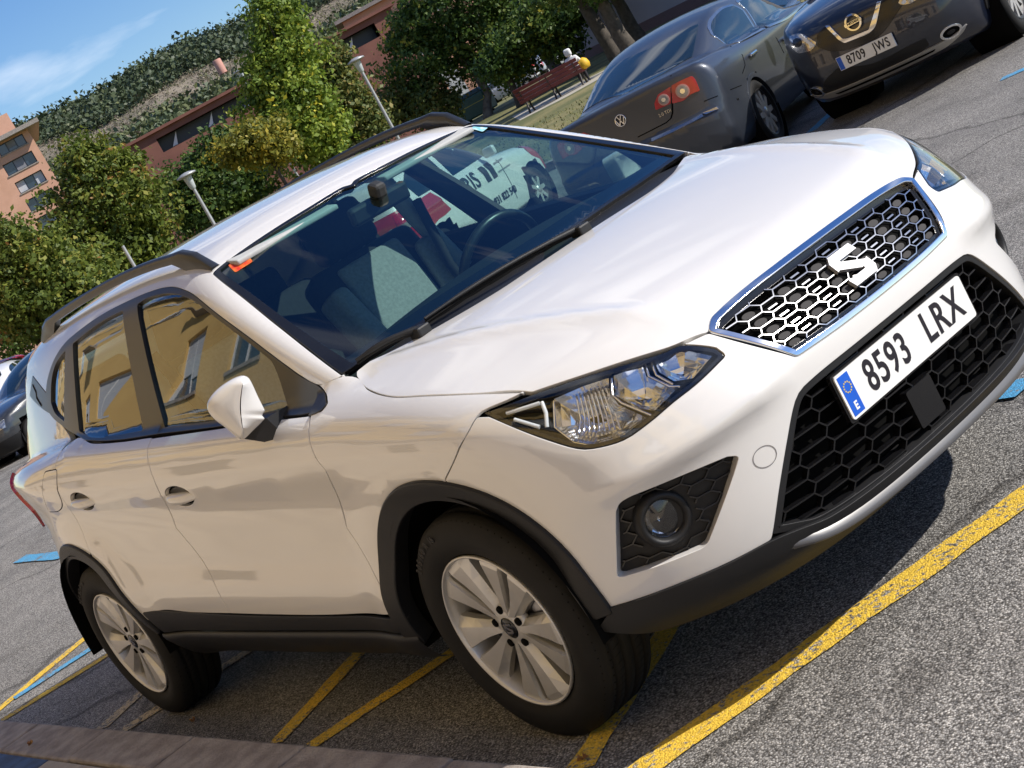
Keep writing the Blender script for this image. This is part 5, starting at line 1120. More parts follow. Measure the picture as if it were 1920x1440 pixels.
# orange block behind the big dark tree, white block lower down
F = Face(640, 60, 165, 0.0); B = empty('orange_block'); tag(B, 'orange brick block with small white windows behind the dark spreading tree', 'building')
u0, u1 = F.uv(640, 40)[0], F.uv(640, 40)[0]+19; ht = F.uv(642, 42)[1]; wl = []
for i in range(4):
    for k in range(5): wl.append((u0+1.6+3.4*k, ht-3.4-3.0*i, u0+3.2+3.4*k, ht-2.0-3.0*i))
wall_with_holes(F, u0, -2, u1, ht, wl, 12, M['brick_orange'], 'wall', B)
for i, r in enumerate(wl): window(F, r, B, M['frame_white'], 2, ((i % 2, 0.3, M['shutter_light']),) if i % 3 else (), M['concrete'], 0.12)
MB().prism([(u0-0.7, ht), (u1+0.7, ht), (u1+0.7, ht+0.35), (u0-0.7, ht+0.35)], -12.5, 0.8, F.M(0, 0)).build('roof_edge', M['concrete'], B)
F = Face(868, 190, 130, 0.0); B = empty('white_block'); tag(B, 'pale rendered block with grey windows seen under the dark spreading tree', 'building')
u0, u1 = F.uv(855, 190)[0], F.uv(888, 185)[0]; ht = F.uv(862, 140)[1]+1.5; wl = [(u0+0.5+1.7*k, 0.6+2.2*i, u0+1.5+1.7*k, 1.9+2.2*i) for i in range(2) for k in range(max(1, int((u1-u0)/1.7)))]; wl = [r for r in wl if r[2] < u1-0.2 and r[3] < ht-0.2]
wall_with_holes(F, u0, -2, u1, ht, wl, 9, M['render_white'], 'wall', B)
for r in wl: window(F, r, B, M['frame_dark'], 2, ((0, 0.4, M['shutter']),), None, 0.12)
F = Face(900, 190, 140, 0.0); B = empty('brick_annex'); tag(B, 'low orange brick annex behind the waste container and dark tree', 'building')
u0, u1 = F.uv(886, 190)[0], F.uv(930, 180)[0]+6; ht = F.uv(900, 165)[1]; wl = [(u0+1+2.4*k, 0.8, u0+2.4+2.4*k, 2.2) for k in range(4)]; wl = [r for r in wl if r[2] < u1-0.3]
wall_with_holes(F, u0, -2, u1, ht, wl, 8, M['brick_orange'], 'wall', B)
for r in wl: window(F, r, B, M['frame_dark'], 2, (), None, 0.12)
# grey wall building at the park edge
a, b = gpt(1092, 119), gpt(1300, 22); d = (b-a)/np.linalg.norm(b-a); B = empty('grey_hall'); tag(B, 'grey rendered hall with a vent grille strip and dark plinth behind the trees', 'building')
nn = np.array([d[1], -d[0], 0]); Lw = 36
hw = MB(); hw.add([a, a+d*Lw, a+d*Lw+[0, 0, 6.8], a+[0, 0, 6.8], a-nn*12, a+d*Lw-nn*12, a+d*Lw-nn*12+[0, 0, 6.8], a-nn*12+[0, 0, 6.8]], [(0, 1, 2, 3), (4, 0, 3, 7), (3, 2, 6, 7), (1, 5, 6, 2)]); hw.build('wall', mat('hall_render', (0.33, 0.30, 0.31), 0.9, noise=0.08, nscale=0.4), B, fix=False)
Mx = Matrix(((d[0], 0, nn[0], a[0]), (d[1], 0, nn[1], a[1]), (0, 1, 0, a[2]), (0, 0, 0, 1)))
MB().prism([(-0.05, 0), (Lw, 0), (Lw, 0.55), (-0.05, 0.55)], 0.0, 0.05, Mx).build('plinth', mat('hall_plinth', (0.14, 0.085, 0.085), 0.9, noise=0.15), B)
vg = MB().prism([(0.4, 3.5), (5.2, 3.5), (5.2, 4.9), (0.4, 4.9)], 0.0, 0.03, Mx).build('vent_strip', M['frame_dark'], B)
for k in range(16):
    for i in range(4): MB().prism([(0.5+0.295*k, 3.56+0.335*i), (0.72+0.295*k, 3.56+0.335*i), (0.72+0.295*k, 3.80+0.335*i), (0.5+0.295*k, 3.80+0.335*i)], 0.03, 0.06, Mx).build('vent_block', M['pane'], vg)
# ------------------------------------------------------------------ ochre building behind the pavement (faces the sun, mirrored in the car's flank)
M['ochre'] = mat('ochre_render', (0.72, 0.48, 0.17), 0.9, col2=(0.66, 0.43, 0.15), nscale=0.9, bump=0.1, bscale=30); M['shop_stone'] = mat('shop_stone', (0.58, 0.47, 0.35), 0.85, noise=0.15, nscale=1.5)
class Plain(Face):
    def __init__(s, o, u, n): s.o = np.array(o, float); s.u = np.array(u, float); s.n = np.array(n, float)
F = Plain((-62, -6.0, 0.11), (1, 0, 0), (0, 1, 0)); B = empty('ochre_building'); tag(B, 'ochre rendered building with grey shutters along the pavement', 'building'); wl = []; 
for fl in range(3):
    for k in range(17): wl.append((1.2+4.4*k, 4.9+3.1*fl, 3.1+4.4*k, 6.5+3.1*fl))
shop = [(0.8+4.4*k, 0.5, 2.6+4.4*k, 2.5) for k in range(17)]
wall_with_holes(F, 0, 3.5, 76, 13.8, wl, 12, M['ochre'], 'upper_wall', B)
wall_with_holes(F, 0, 0, 76, 3.44, shop, 12, M['shop_stone'], 'ground_floor_wall', B)
for i, r in enumerate(wl): window(F, r, B, M['frame_white'], 2, ((0, 0.1+0.3*(i % 3), M['shutter_light']), (1, 0.15*(i % 4), M['shutter_light'])), M['concrete'], 0.15)
for i, r in enumerate(shop): window(F, r, B, M['frame_dark'], 2, ((i % 2, 0.0, M['shutter']),) if i % 3 == 1 else (), None, 0.25, 'shop_pane')
MB().prism([(-0.4, 3.36), (76.4, 3.36), (76.4, 3.62), (-0.4, 3.62)], 0.0, 0.3, F.M(0, 0)).build('canopy', M['concrete'], B)
MB().prism([(-0.6, 13.8), (76.6, 13.8), (76.6, 14.1), (-0.6, 14.1)], -12.4, 0.9, F.M(0, 0)).build('eaves', M['concrete'], B)
for k in range(0, 17, 2): MB().prism([(1.0+4.4*k, 7.95), (3.3+4.4*k, 7.95), (3.3+4.4*k, 8.08), (1.0+4.4*k, 8.08)], 0.0, 0.9, F.M(0, 0)).build('balcony_slab', M['concrete'], B)
# ------------------------------------------------------------------ street lamps
M['lamp_grey'] = mat('lamp_grey', (0.42, 0.43, 0.43), 0.45, metal=0.4, noise=0.15); M['lamp_glass'] = mat('lamp_glass', (0.55, 0.60, 0.62), 0.15, spec=0.8, noise=0.1)
def lamp(px, py, D, label, r=0.05, s=1.0, head=True):
    p = at_dist(px, py, D); H = p[2]-ZG; L_ = empty('street_lamp', (p[0], p[1], ZG)); tag(L_, label, 'street lamp', 'street lamps of the park')
    MB().lathe([(r*2.0, 0), (r*2.0, 0.25), (r*1.3, 0.45), (r, 1.2), (r*0.85, H-0.35*s)], 12).build('post', M['lamp_grey'], L_)
    if head:
        MB().lathe([(0.05*s, H-0.38*s), (0.08*s, H-0.34*s), (0.12*s, H-0.04*s)], 16).build('lantern', M['lamp_glass'], L_)
        MB().lathe([(0.12*s, H-0.05*s), (0.27*s, H-0.02*s), (0.26*s, H+0.02*s), (0.1*s, H+0.07*s), (0.0, H+0.08*s)], 20).build('cap', M['lamp_grey'], L_)
    return L_
lamp(349, 329, 42, 'grey street lamp with a flat cap in front of the dark green tree')
lamp(667, 113, 48, 'grey street lamp with a flat cap before the brown tinged tree')
lamp(448, 133, 66, 'tall thin street lamp against the poplar edge')
lamp(214, 434, 36, 'plain grey post rising beside the rear of the car roof', 0.04, 1.0, False)
lamp(543, 304, 70, 'short pale lamp post showing just above the car roof', 0.04, 0.5, False)
lamp(22, 596, 60, 'pale street lamp over the white parked hatchback')

lf = mat('dry_leaf', (0.30, 0.13, 0.05), 0.8, col2=(0.42, 0.26, 0.08), nscale=30)
for k, (px, py, z, nm) in enumerate(((60, 1398, 0.12, 'dry leaf on the kerb stone near the blue slab'), (1096, 1428, 0.0, 'dry leaf on the short yellow marking by the kerb'), (365, 1355, 0.0, 'dry leaf on the shaded asphalt behind the rear wheel'))):
    p = ground(px, py, z); g_ = random.Random(k); s = 0.013; an = g_.uniform(0, 6.28); pts = []
    for q in range(12): r_ = s*(1.0 if q % 2 == 0 else 0.55)*(1.3 if q in (0, 6) else 1); t = an+q*math.pi/6; pts.append((p[0]+r_*math.cos(t), p[1]+r_*math.sin(t), z+0.008+0.008*(q % 3)))
    c_ = (p[0], p[1], z+0.006); MB().add([c_]+pts, [(0, i+1, (i+1) % 12+1) for i in range(12)]).build('fallen_leaf', lf); tag(bpy.context.scene.collection.objects[-1], nm, 'leaf', 'fallen leaves')
# ------------------------------------------------------------------ other vehicles
class CarShape:
    """body surface from a few profiles (local frame: x forward, origin on the ground under one axle)"""
    def __init__(s, **k): s.__dict__.update(k)
    def F(s, x, y, z):
        a = np.abs(y); lo = smax(a-(s.W(x)+s.Q(z)), z-s.Zd(x)+s.crown*a*a, s.__dict__.get('ks', 0.09))
        lo = smax(lo, x-(s.Xf(z)-s.pf*a**2-s.pf4*a**4), 0.10); lo = smax(lo, (s.Xr(z)+s.pr*a**2+s.pr4*a**4)-x, s.__dict__.get('ks', 0.09)); lo = smax(lo, s.z0-z, 0.06)
        gr = smax(a-(s.Wg(x)-s.tum*(z-s.zb)-0.12*np.maximum(z-s.zb, 0)**2), z-(s.Zr(x)-0.04*(a/0.55)**2-0.02*(a/0.6)**6), 0.09); gr = smax(gr, s.zb-0.1-z, 0.02)
        return smin(lo, gr, 0.03)
def capsule_body(name, shape, x0, x1, zc_, arches, m, parent, nu=120, nv=72, Ra=0.36, zw=0.32):
    """one closed skin: rays from a spine inside the body, wheel arches cut out"""
    S = []; 
    for k in range(nu):
        t = k/(nu-1)
        if t < 0.25: a = (1-t/0.25)*math.pi/2; S.append((x0, -math.sin(a), math.cos(a)))
        elif t > 0.75: a = (t-0.75)/0.25*math.pi/2; S.append((x1, math.sin(a), math.cos(a)))
        else: S.append((x0+(x1-x0)*(t-0.25)/0.5, 0.0, 1.0))
    S = np.array(S); ph = np.linspace(0, 2*math.pi, nv, endpoint=False)
    O = np.repeat(np.stack([S[:, 0], 0*S[:, 0], 0*S[:, 0]+zc_], 1), nv, 0); D = np.stack([np.repeat(S[:, 1], nv), np.repeat(S[:, 2], nv)*np.tile(np.sin(ph), nu), np.repeat(S[:, 2], nv)*np.tile(np.cos(ph), nu)], 1)
    P, ok = march(O, D, 0.05, 2.6, 90, True)
    drop = np.zeros(len(P), bool)
    for ax in arches:
        r = np.hypot(P[:, 0]-ax, P[:, 2]-zw); sd_ = (np.abs(P[:, 1]) > 0.5) & (P[:, 2] < zw+Ra+0.05)
        nr = sd_ & (np.abs(r-Ra) < 0.024); k = Ra/np.maximum(r, 1e-6); P[nr, 0] = ax+(P[nr, 0]-ax)*k[nr]; P[nr, 2] = zw+(P[nr, 2]-zw)*k[nr]
        if nr.any():
            sg = np.sign(P[nr, 1]); Q, _ = march(np.stack([P[nr, 0], 0*sg, P[nr, 2]], 1), np.stack([0*sg, sg, 0*sg], 1), 0.2, 1.2, 50, True); P[nr] = Q
        drop |= sd_ & (r < Ra-0.020)
    Nn = grad(P); F = []
    for i in range(nu-1):
        for j in range(nv):
            f = (i*nv+j, i*nv+(j+1) % nv, (i+1)*nv+(j+1) % nv, (i+1)*nv+j)
            if drop[list(f)].any(): continue
            F.append(f[::-1])
    a = np.cross(P[F[0][1]]-P[F[0][0]], P[F[0][2]]-P[F[0][0]])
    cnt = sum(1 if np.dot(np.cross(P[f[1]]-P[f[0]], P[f[2]]-P[f[0]]), Nn[f[0]]) > 0 else -1 for f in F[::37])
    if cnt < 0: F = [f[::-1] for f in F]
    return new_obj(name, mesh_from(P, F, Nn), m, parent)
def simple_wheel(parent, x, y, z, r=0.32, rim_r=0.21, w=0.20, spokes=7, m=None, rz=0.0):
    wh = empty('wheel', (x, y, z), parent=parent); wh.rotation_euler = (0, 0, rz if y < 0 else math.pi+rz); Mx = Matrix.Rotation(R(90), 4, 'X')
    MB().lathe([(rim_r, w/2-0.02), (rim_r+0.03, w/2), (r-0.03, w/2-0.002), (r-0.006, w/2-0.02), (r, w/2-0.04), (r, 0.035), (r-0.008, 0.03), (r-0.008, 0.02), (r, 0.015), (r, -0.015), (r-0.008, -0.02), (r-0.008, -0.03), (r, -0.035), (r, -w/2+0.03), (r-0.02, -w/2), (rim_r, -w/2+0.02)], 48, Mx).build('tyre', M['rubber'], wh)
    rm = MB().lathe([(rim_r+0.004, w/2-0.012), (rim_r-0.012, w/2-0.014), (rim_r-0.02, w/2-0.06), (0.0, w/2-0.075)], 40, Mx).build('rim', M['alloy_dark'], wh)
    for k in range(spokes):
        a = 2*math.pi*k/spokes; c, s = math.cos(a), math.sin(a); q = [(0.02, -0.030), (rim_r-0.01, -0.022), (rim_r-0.01, 0.022), (0.02, 0.030)]
        MB().prism([(x_*c-y_*s, x_*s+y_*c) for x_, y_ in q], w/2-0.05, w/2-0.018, Mx).build('spoke', m or M['alloy'], rm)
    MB().lathe([(0.0, w/2-0.012), (0.05, w/2-0.014), (0.055, w/2-0.05)], 20, Mx).build('hub_cap', m or M['alloy'], rm)
    MB().lathe([(r+0.06, 0.10), (r+0.06, -0.26), (0.0, -0.27)], 28, Mx).build('wheel_housing', M['void'], wh)
    return wh
def use(shape, place): FB[0] = shape.F; XF[0] = place
def paint(name, col, coat=1.0, rough=0.35, metal=0.0): return mat(name, col, rough, metal=metal, coat=coat, noise=0.08, nscale=2)
M['car_glass'] = mat('parked_car_glass', (0.012, 0.022, 0.026), 0.03, spec=0.9, noise=0.3, nscale=2)
def seam(px, parent, mp, w=0.006, m=None, name='panel_seam', off=0.003): return ribbons([mp.uv(hit(px))], mp, w, off, -0.002, name, m or M['void'], parent)
def lozenge(mp, c_px, rpx, n=18, sy=1.0):
    return hit([(c_px[0]+rpx*math.cos(t), c_px[1]+rpx*sy*math.sin(t)) for t in np.linspace(0, 2*math.pi, n, endpoint=False)])
# ---- dark grey saloon, tail towards us
def build_saloon():
    place = (-7.62, 7.51, ZG+0.01, R(116))
    sh = CarShape(W=spl([-1.25, -1.05, -0.7, 0.0, 1.5, 2.7, 3.4, 3.7], [0.74, 0.81, 0.865, 0.89, 0.90, 0.89, 0.82, 0.70]), Q=spl([0.2, 0.32, 0.5, 0.72, 0.84, 0.90, 0.97, 1.04], [-0.07, -0.015, 0.0, 0.004, 0.0, -0.012, -0.045, -0.10]),
        Zd=spl([-1.2, -1.0, -0.6, 0.0, 1.2, 2.3, 3.0, 3.5, 3.7], [1.025, 1.04, 1.045, 1.00, 0.96, 0.93, 0.87, 0.76, 0.66]), crown=0.05, pf=0.14, pf4=0.5, pr=0.10, pr4=0.22,
        Xf=spl([0.2, 0.4, 0.6, 0.8, 1.0], [3.45, 3.62, 3.64, 3.55, 3.3]), Xr=lambda z: np.interp(z, [0.18, 0.28, 0.40, 0.56, 0.61, 0.645, 1.0, 1.1], [-0.92, -1.08, -1.12, -1.12, -1.11, -1.065, -1.015, -0.98]),
        z0=0.18, Wg=spl([-0.9, -0.3, 0.5, 1.5, 2.5], [0.63, 0.715, 0.765, 0.785, 0.70]), tum=0.40, zb=0.93, Zr=lambda x: np.minimum(spl([-0.8, -0.41, 0.0, 0.33, 0.8, 1.3, 1.7, 2.1, 2.6], [0.965, 1.095, 1.215, 1.30, 1.365, 1.36, 1.31, 1.17, 0.93])(x), 1.02+1.6*(x+0.62)), ks=0.055)
    car = empty('grey_saloon', place[:3], place[3]); tag(car, 'dark grey saloon parked nose-in showing red round tail lamps', 'car'); use(sh, place)
    p = mat('graphite_paint', (0.045, 0.053, 0.070), 0.42, metal=0.5, coat=0.6, coat_rough=0.10, noise=0.08, nscale=2)
    capsule_body('body', sh, -0.35, 2.9, 0.66, (-0.13, 2.58), p, car, 170, 96, 0.35, 0.30)
    for ax in (-0.13, 2.58):
        th = np.radians(np.linspace(2, 178, 26)); panel('wheel_arch_lip', Map('sd'), [np.concatenate([np.stack([ax+0.372*np.cos(th), 0.30+0.372*np.sin(th)], 1), np.stack([ax+0.335*np.cos(th[::-1]), 0.30+0.335*np.sin(th[::-1])], 1)])], p, car, True, sp=0.03, off=0.004, depth=0.04, gap=0.0, is_uv=True)
    RZs, SDs = Map('rz', 0.6), Map('sd')
    panel('rear_window', Map('cx', 0.8), [hit([(1131, 137), (1220, 90), (1309, 46), (1304, 75), (1297, 107), (1240, 140), (1180, 172), (1093, 212)])], M['car_glass'], car, sp=0.06, off=0.004, depth=0.006, gap=0.0)
    for nm, q in (('rear_side_window', [(1375, 11), (1355, 18), (1337, 37), (1333, 52), (1338, 66), (1367, 84), (1427, 53), (1392, 20)]), ('front_side_window', [(1384, 5), (1400, 18), (1436, 49), (1479, 29), (1462, 4), (1430, -8), (1400, -5)])):
        P_ = hit(q); panel(nm, SDs, [P_], M['car_glass'], car, True, sp=0.06, off=0.005, depth=0.008, gap=0.0)
        U = refine(SDs.uv(P_)); panel('chrome_window_trim', SDs, [inset(U, -0.022), inset(U, 0.0)], M['dark_chrome'], car, True, sp=0.03, off=0.004, depth=0.005, gap=0.0, is_uv=True)
    red = M['red_lens']; pale = mat_once('lamp_pale_ring', (0.50, 0.24, 0.22), 0.2, coat=1.0, noise=0.2); clear = mat_once('lamp_clear', (0.32, 0.29, 0.27), 0.12, coat=1.0, noise=0.4, nscale=25)
    RS = Map('rz', 0.2)
    for nm, q in (('tail_lamp', [(1259, 161), (1280, 150), (1297, 143), (1303, 149), (1312, 170), (1295, 177), (1281, 189), (1261, 194)]), ('boot_lamp', [(1257, 163), (1234, 178), (1228, 194), (1230, 206), (1258, 194)])):
        panel(nm, RS, [hit(q)], red, car, True, sp=0.03, off=0.008, depth=0.012, gap=0.0)
    for c, r_ in (((1280, 171), 13), ((1245, 187), 10.5)):
        panel('lamp_ring', RS, [lozenge(RS, c, r_)], pale, car, True, sp=0.03, off=0.013, depth=0.006, gap=0.0); panel('lamp_centre', RS, [lozenge(RS, c, r_*0.78)], clear, car, True, sp=0.03, off=0.016, depth=0.004, gap=0.0); panel('lamp_bulb', RS, [lozenge(RS, c, r_*0.36)], M['chrome'], car, True, sp=0.03, off=0.020, depth=0.004, gap=0.0)
    # round badge with V over W
    c4 = hit([(1164, 226)])[0]; n4 = Vector(grad(c4[None])[0]); u4 = Vector((0, 0, 1)).cross(n4).normalized(); v4 = n4.cross(u4); MBd = Matrix(((u4.x, v4.x, n4.x, c4[0]), (u4.y, v4.y, n4.y, c4[1]), (u4.z, v4.z, n4.z, c4[2]), (0, 0, 0, 1)))
    em = MB().lathe([(0.0, 0.006), (0.052, 0.006), (0.052, -0.004)], 28, MBd).build('boot_badge', M['gloss_black'], car)
    MB().lathe([(0.052, 0.002), (0.053, 0.010), (0.046, 0.010), (0.045, 0.004)], 28, MBd).build('badge_ring', M['chrome'], em)
    bl_ = MB()
    for p_, q_ in (((-0.021, 0.041), (0.0, 0.004)), ((0.021, 0.041), (0.0, 0.004)), ((-0.042, 0.018), (-0.020, -0.038)), ((-0.020, -0.038), (0.0, 0.0)), ((0.020, -0.038), (0.0, 0.0)), ((0.042, 0.018), (0.020, -0.038))):
        p_, q_ = Vector(p_), Vector(q_); t_ = (q_-p_).normalized(); k_n = Vector((-t_.y, t_.x))*0.0045; bl_.prism([p_-k_n, q_-k_n, q_+k_n, p_+k_n], 0.006, 0.010+0.0002*len(bl_.f), MBd)
    bl_.build('badge_letters', M['chrome'], em)
    seam([(1258, 142), (1260, 180), (1261, 212), (1258, 222), (1249, 230), (1222, 244), (1196, 257)], car, RS, 0.009)
    seam([(1320, 190), (1345, 180), (1370, 168), (1390, 160)], car, SDs, 0.007); seam([(1369, 86), (1392, 103), (1397, 122), (1392, 138)], car, SDs, 0.007); seam([(1436, 52), (1456, 72), (1470, 100)], car, SDs, 0.007)
    seam([(1222, 263), (1260, 246), (1300, 226), (1318, 216)], car, RS, 0.020, M['dark_chrome'], 'bumper_strip', 0.008); seam([(1322, 213), (1345, 203), (1384, 186)], car, SDs, 0.018, M['dark_chrome'], 'bumper_strip', 0.008)
    # faint engine badge under the lamp
    c3 = hit([(1247, 212)])[0]; n3 = Vector(grad(c3[None])[0]); uu = Vector((0, 0, 1)).cross(n3).normalized(); vv = n3.cross(uu)
    me = text_mesh('2.0 TDI', 0.028, 0.001); me.transform(Matrix(((uu.x, vv.x, n3.x, c3[0]), (uu.y, vv.y, n3.y, c3[1]), (uu.z, vv.z, n3.z, c3[2]), (0, 0, 0, 1))) @ Matrix.Translation((0, 0, 0.004))); new_obj('engine_badge', me, M['dark_chrome'], car)
    for px in ((1409, 102), (1470, 72)):
        q = hit([px])[0]; MB().box((q[0], q[1]-0.02, q[2]), (0.20, 0.03, 0.035), bev=0.012).build('door_handle', M['chrome'], car)
    for x in (-0.13, 2.58):
        for y in (-0.78, 0.78): simple_wheel(car, x, y, 0.312, 0.312, 0.215, 0.21, 10)
    MB().box((1.3, 0, 0.26), (3.6, 1.4, 0.12)).build('underbody', M['void'], car)
    q = hit([(1222, 268)])[0]
    return car
# ---- black-blue crossover reversed into its bay
def build_crossover():
    f = np.array([0.246, -0.969]); o = np.array([-5.352, 7.598])-f*0.905; place = (o[0], o[1], ZG, math.atan2(f[1], f[0]))
    sh = CarShape(W=spl([-3.5, -3.2, -2.6, 0.0, 0.45, 0.75, 1.0], [0.75, 0.84, 0.90, 0.895, 0.85, 0.76, 0.62]), Q=spl([0.2, 0.4, 0.6, 0.85, 1.0, 1.1, 1.2], [-0.05, -0.01, 0.0, 0.0, -0.02, -0.06, -0.10]),
        Zd=spl([-3.5, -2.0, -0.9, -0.5, 0.0, 0.4, 0.7, 0.9], [1.12, 1.10, 1.10, 1.09, 1.05, 0.99, 0.92, 0.84]), crown=0.10, pf=0.14, pf4=0.42, pr=0.1, pr4=0.3,
        Xf=spl([0.15, 0.25, 0.33, 0.45, 0.58, 0.68, 0.80, 0.92, 1.0], [0.68, 0.80, 0.87, 0.905, 0.90, 0.885, 0.85, 0.77, 0.66]), Xr=spl([0.2, 0.5, 0.8, 1.1, 1.5], [-3.3, -3.45, -3.43, -3.36, -3.1]),
        z0=0.19, Wg=spl([-3.4, -2.5, -1.5, -0.7], [0.72, 0.80, 0.82, 0.74]), tum=0.40, zb=1.06, Zr=spl([-3.5, -3.2, -2.8, -2.2, -1.6, -1.3, -0.9, -0.5, 0.0], [1.35, 1.50, 1.57, 1.60, 1.57, 1.50, 1.29, 1.07, 0.8]))
    car = empty('black_crossover', place[:3], place[3]); tag(car, 'black-blue crossover with chrome V grille backed into its bay', 'car'); use(sh, place)
    p = paint('midnight_paint', (0.006, 0.009, 0.020), rough=0.3)
    capsule_body('body', sh, -2.9, 0.25, 0.72, (0.0, -2.646), p, car, 130, 84, 0.39, 0.35)
    BZs = Map('cz', -0.3); FRs = Map('fr')
    panel('windscreen', Map('cx', 0.9), [Map('cx', 0.9).xyz(np.array([(-0.56, -0.60), (-1.22, -0.5), (-1.24, 0.0), (-1.22, 0.5), (-0.56, 0.60), (-0.48, 0.0)]))], M['car_glass'], car, sp=0.08, off=0.004, depth=0.0, gap=0.0)
    gl = hit([(1532, 66), (1549, 48), (1580, 78), (1590, 79), (1632, 60), (1642, 50), (1655, -2), (1700, -5), (1690, 12), (1650, 66), (1600, 90), (1560, 96), (1534, 88)])
    gl = gl[np.abs(gl[:, 0]) > -9]; panel('grille_band', BZs, [gl], M['gloss_black'], car, sp=0.04, off=0.004, depth=0.004, gap=0.0)
    vc = hit([(1549, 49), (1557, 49), (1567, 60), (1581, 73), (1590, 72), (1610, 64), (1630, 56), (1636, 38), (1641, 22), (1646, 4), (1652, 4), (1648, 24), (1641, 50), (1629, 62), (1605, 72), (1585, 80), (1574, 74), (1562, 62)])
    panel('chrome_v', BZs, [vc], M['chrome'], car, sp=0.02, off=0.014, depth=0.014, gap=0.0, edge=0.004)
    em = empty('grille_badge', parent=car); c = (1602, 42); ring = BZs.uv(hit([(c[0]+14*math.cos(t), c[1]+14*math.sin(t)) for t in np.linspace(0, 2*math.pi, 28, endpoint=False)])); ribbons([ring], BZs, 0.012, 0.026, 0.004, 'badge_ring', M['chrome'], em, closed=True)
    def up(x, y): return (c[0]+x*RTX[0]+y*UPX[0], c[1]+x*RTX[1]+y*UPX[1])
    panel('badge_bar', BZs, [hit([up(-17, -3.2), up(17, -3.2), up(17, 3.2), up(-17, 3.2)])], M['chrome'], em, sp=0.02, off=0.030, depth=0.012, gap=0.0)
    c3 = hit([c])[0]; n3 = Vector(grad(c3[None])[0]); uu = Vector((0, 0, 1)).cross(n3).normalized(); vv = n3.cross(uu)
    me = text_mesh('NISSAN', 0.020, 0.001, 1.15); me.transform(Matrix(((uu.x, vv.x, n3.x, c3[0]), (uu.y, vv.y, n3.y, c3[1]), (uu.z, vv.z, n3.z, c3[2]), (0, 0, 0, 1))) @ Matrix.Translation((0, 0, 0.034))); new_obj('badge_text', me, M['ink'], em)
    clear = mat_once('headlamp_silver', (0.55, 0.53, 0.50), 0.12, metal=0.8, coat=1.0, noise=0.5, nscale=30); drl = mat_once('white_diffuser', (0.75, 0.78, 0.78), 0.25, noise=0.05)
    hlp = hit([(1481, 68), (1500, 63), (1516, 70), (1531, 79), (1529, 86), (1521, 95), (1498, 100), (1485, 88)])
    hl_, hr_ = panel('headlamp', BZs, [hlp], clear, car, True, sp=0.03, off=0.006, depth=0.008, gap=0.0)
    for t in np.linspace(0, 1, 6): panel('daytime_light', BZs, [lozenge(BZs, (1503+t*22, 68+t*17), 3.0, 10)], drl, car, True, sp=0.03, off=0.012, depth=0.006, gap=0.0)
    panel('headlamp_projector', BZs, [lozenge(BZs, (1496, 80), 8, 14)], M['gloss_black'], car, True, sp=0.03, off=0.011, depth=0.004, gap=0.0)
    panel('lower_intake', BZs, [hit([(1545, 155), (1570, 128), (1640, 118), (1712, 82), (1735, 72), (1742, 84), (1710, 112), (1640, 148), (1585, 170), (1552, 178)])], M['black_plastic'], car, sp=0.04, off=0.003, depth=0.003, gap=0.0)
    sk = mat_once('satin_silver', (0.45, 0.44, 0.42), 0.4, metal=0.6, noise=0.1)
    panel('skid_plate', BZs, [[(-0.52, 0.335), (-0.40, 0.30), (0.40, 0.30), (0.52, 0.335), (0.48, 0.29), (0.36, 0.245), (-0.36, 0.245), (-0.48, 0.29)]], sk, car, sp=0.03, off=0.012, depth=0.02, gap=0.0, is_uv=True)
    panel('skid_slot', BZs, [[(-0.33, 0.275), (0.33, 0.275), (0.31, 0.262), (-0.31, 0.262)]], M['void'], car, sp=0.05, off=0.014, depth=0.001, gap=0.0, is_uv=True)
    cf = BZs.uv(hit([(1783, 59)]))[0]; fgp = BZs.xyz(np.array([(cf[0]+0.058*math.cos(t), cf[1]+0.050*math.sin(t)) for t in np.linspace(0, 2*math.pi, 22, endpoint=False)])); U = refine(BZs.uv(fgp))
    panel('fog_lamp_ring', BZs, [U, inset(U, 0.012)], M['chrome'], car, True, sp=0.02, off=0.012, depth=0.02, gap=0.0, is_uv=True); panel('fog_lamp_well', BZs, [inset(U, 0.010)], M['void'], car, True, sp=0.03, off=0.003, depth=0.002, gap=0.0, is_uv=True); panel('fog_lamp_lens', BZs, [inset(U, 0.036)], M['gloss_black'], car, True, sp=0.03, off=0.008, depth=0.004, gap=0.0, is_uv=True)
    # plate 8709 JWS
    pc = to_local(np.array([-5.352, 7.598, 0.269]))[0]; MT = Matrix(((0, 0, 1, pc[0]+0.02), (1, 0, 0, pc[1]), (0, 1, 0, pc[2]), (0, 0, 0, 1)))
    pl = MB().prism([(-0.26, -0.055), (0.26, -0.055), (0.26, 0.055), (-0.26, 0.055)], -0.012, 0.003, MT).build('number_plate', M['plate_white'], car)
    MB().prism([(-0.257, -0.052), (-0.215, -0.052), (-0.215, 0.052), (-0.257, 0.052)], 0.003, 0.004, MT).build('plate_blue_band', M['plate_blue'], pl)
    for tx, x in (('8709', -0.088), ('JWS', 0.148)):
        me = text_mesh(tx, 0.077, 0.0006, 0.76, 1.1, 0.0018); me.transform(MT @ Matrix.Translation((x, 0, 0.0042))); new_obj('plate_text', me, M['ink'], pl)
    for sg in (-1, 1): MB().box((-0.62, sg*0.98, 1.13), (0.12, 0.20, 0.14), bev=0.04).build('door_mirror', p, car)
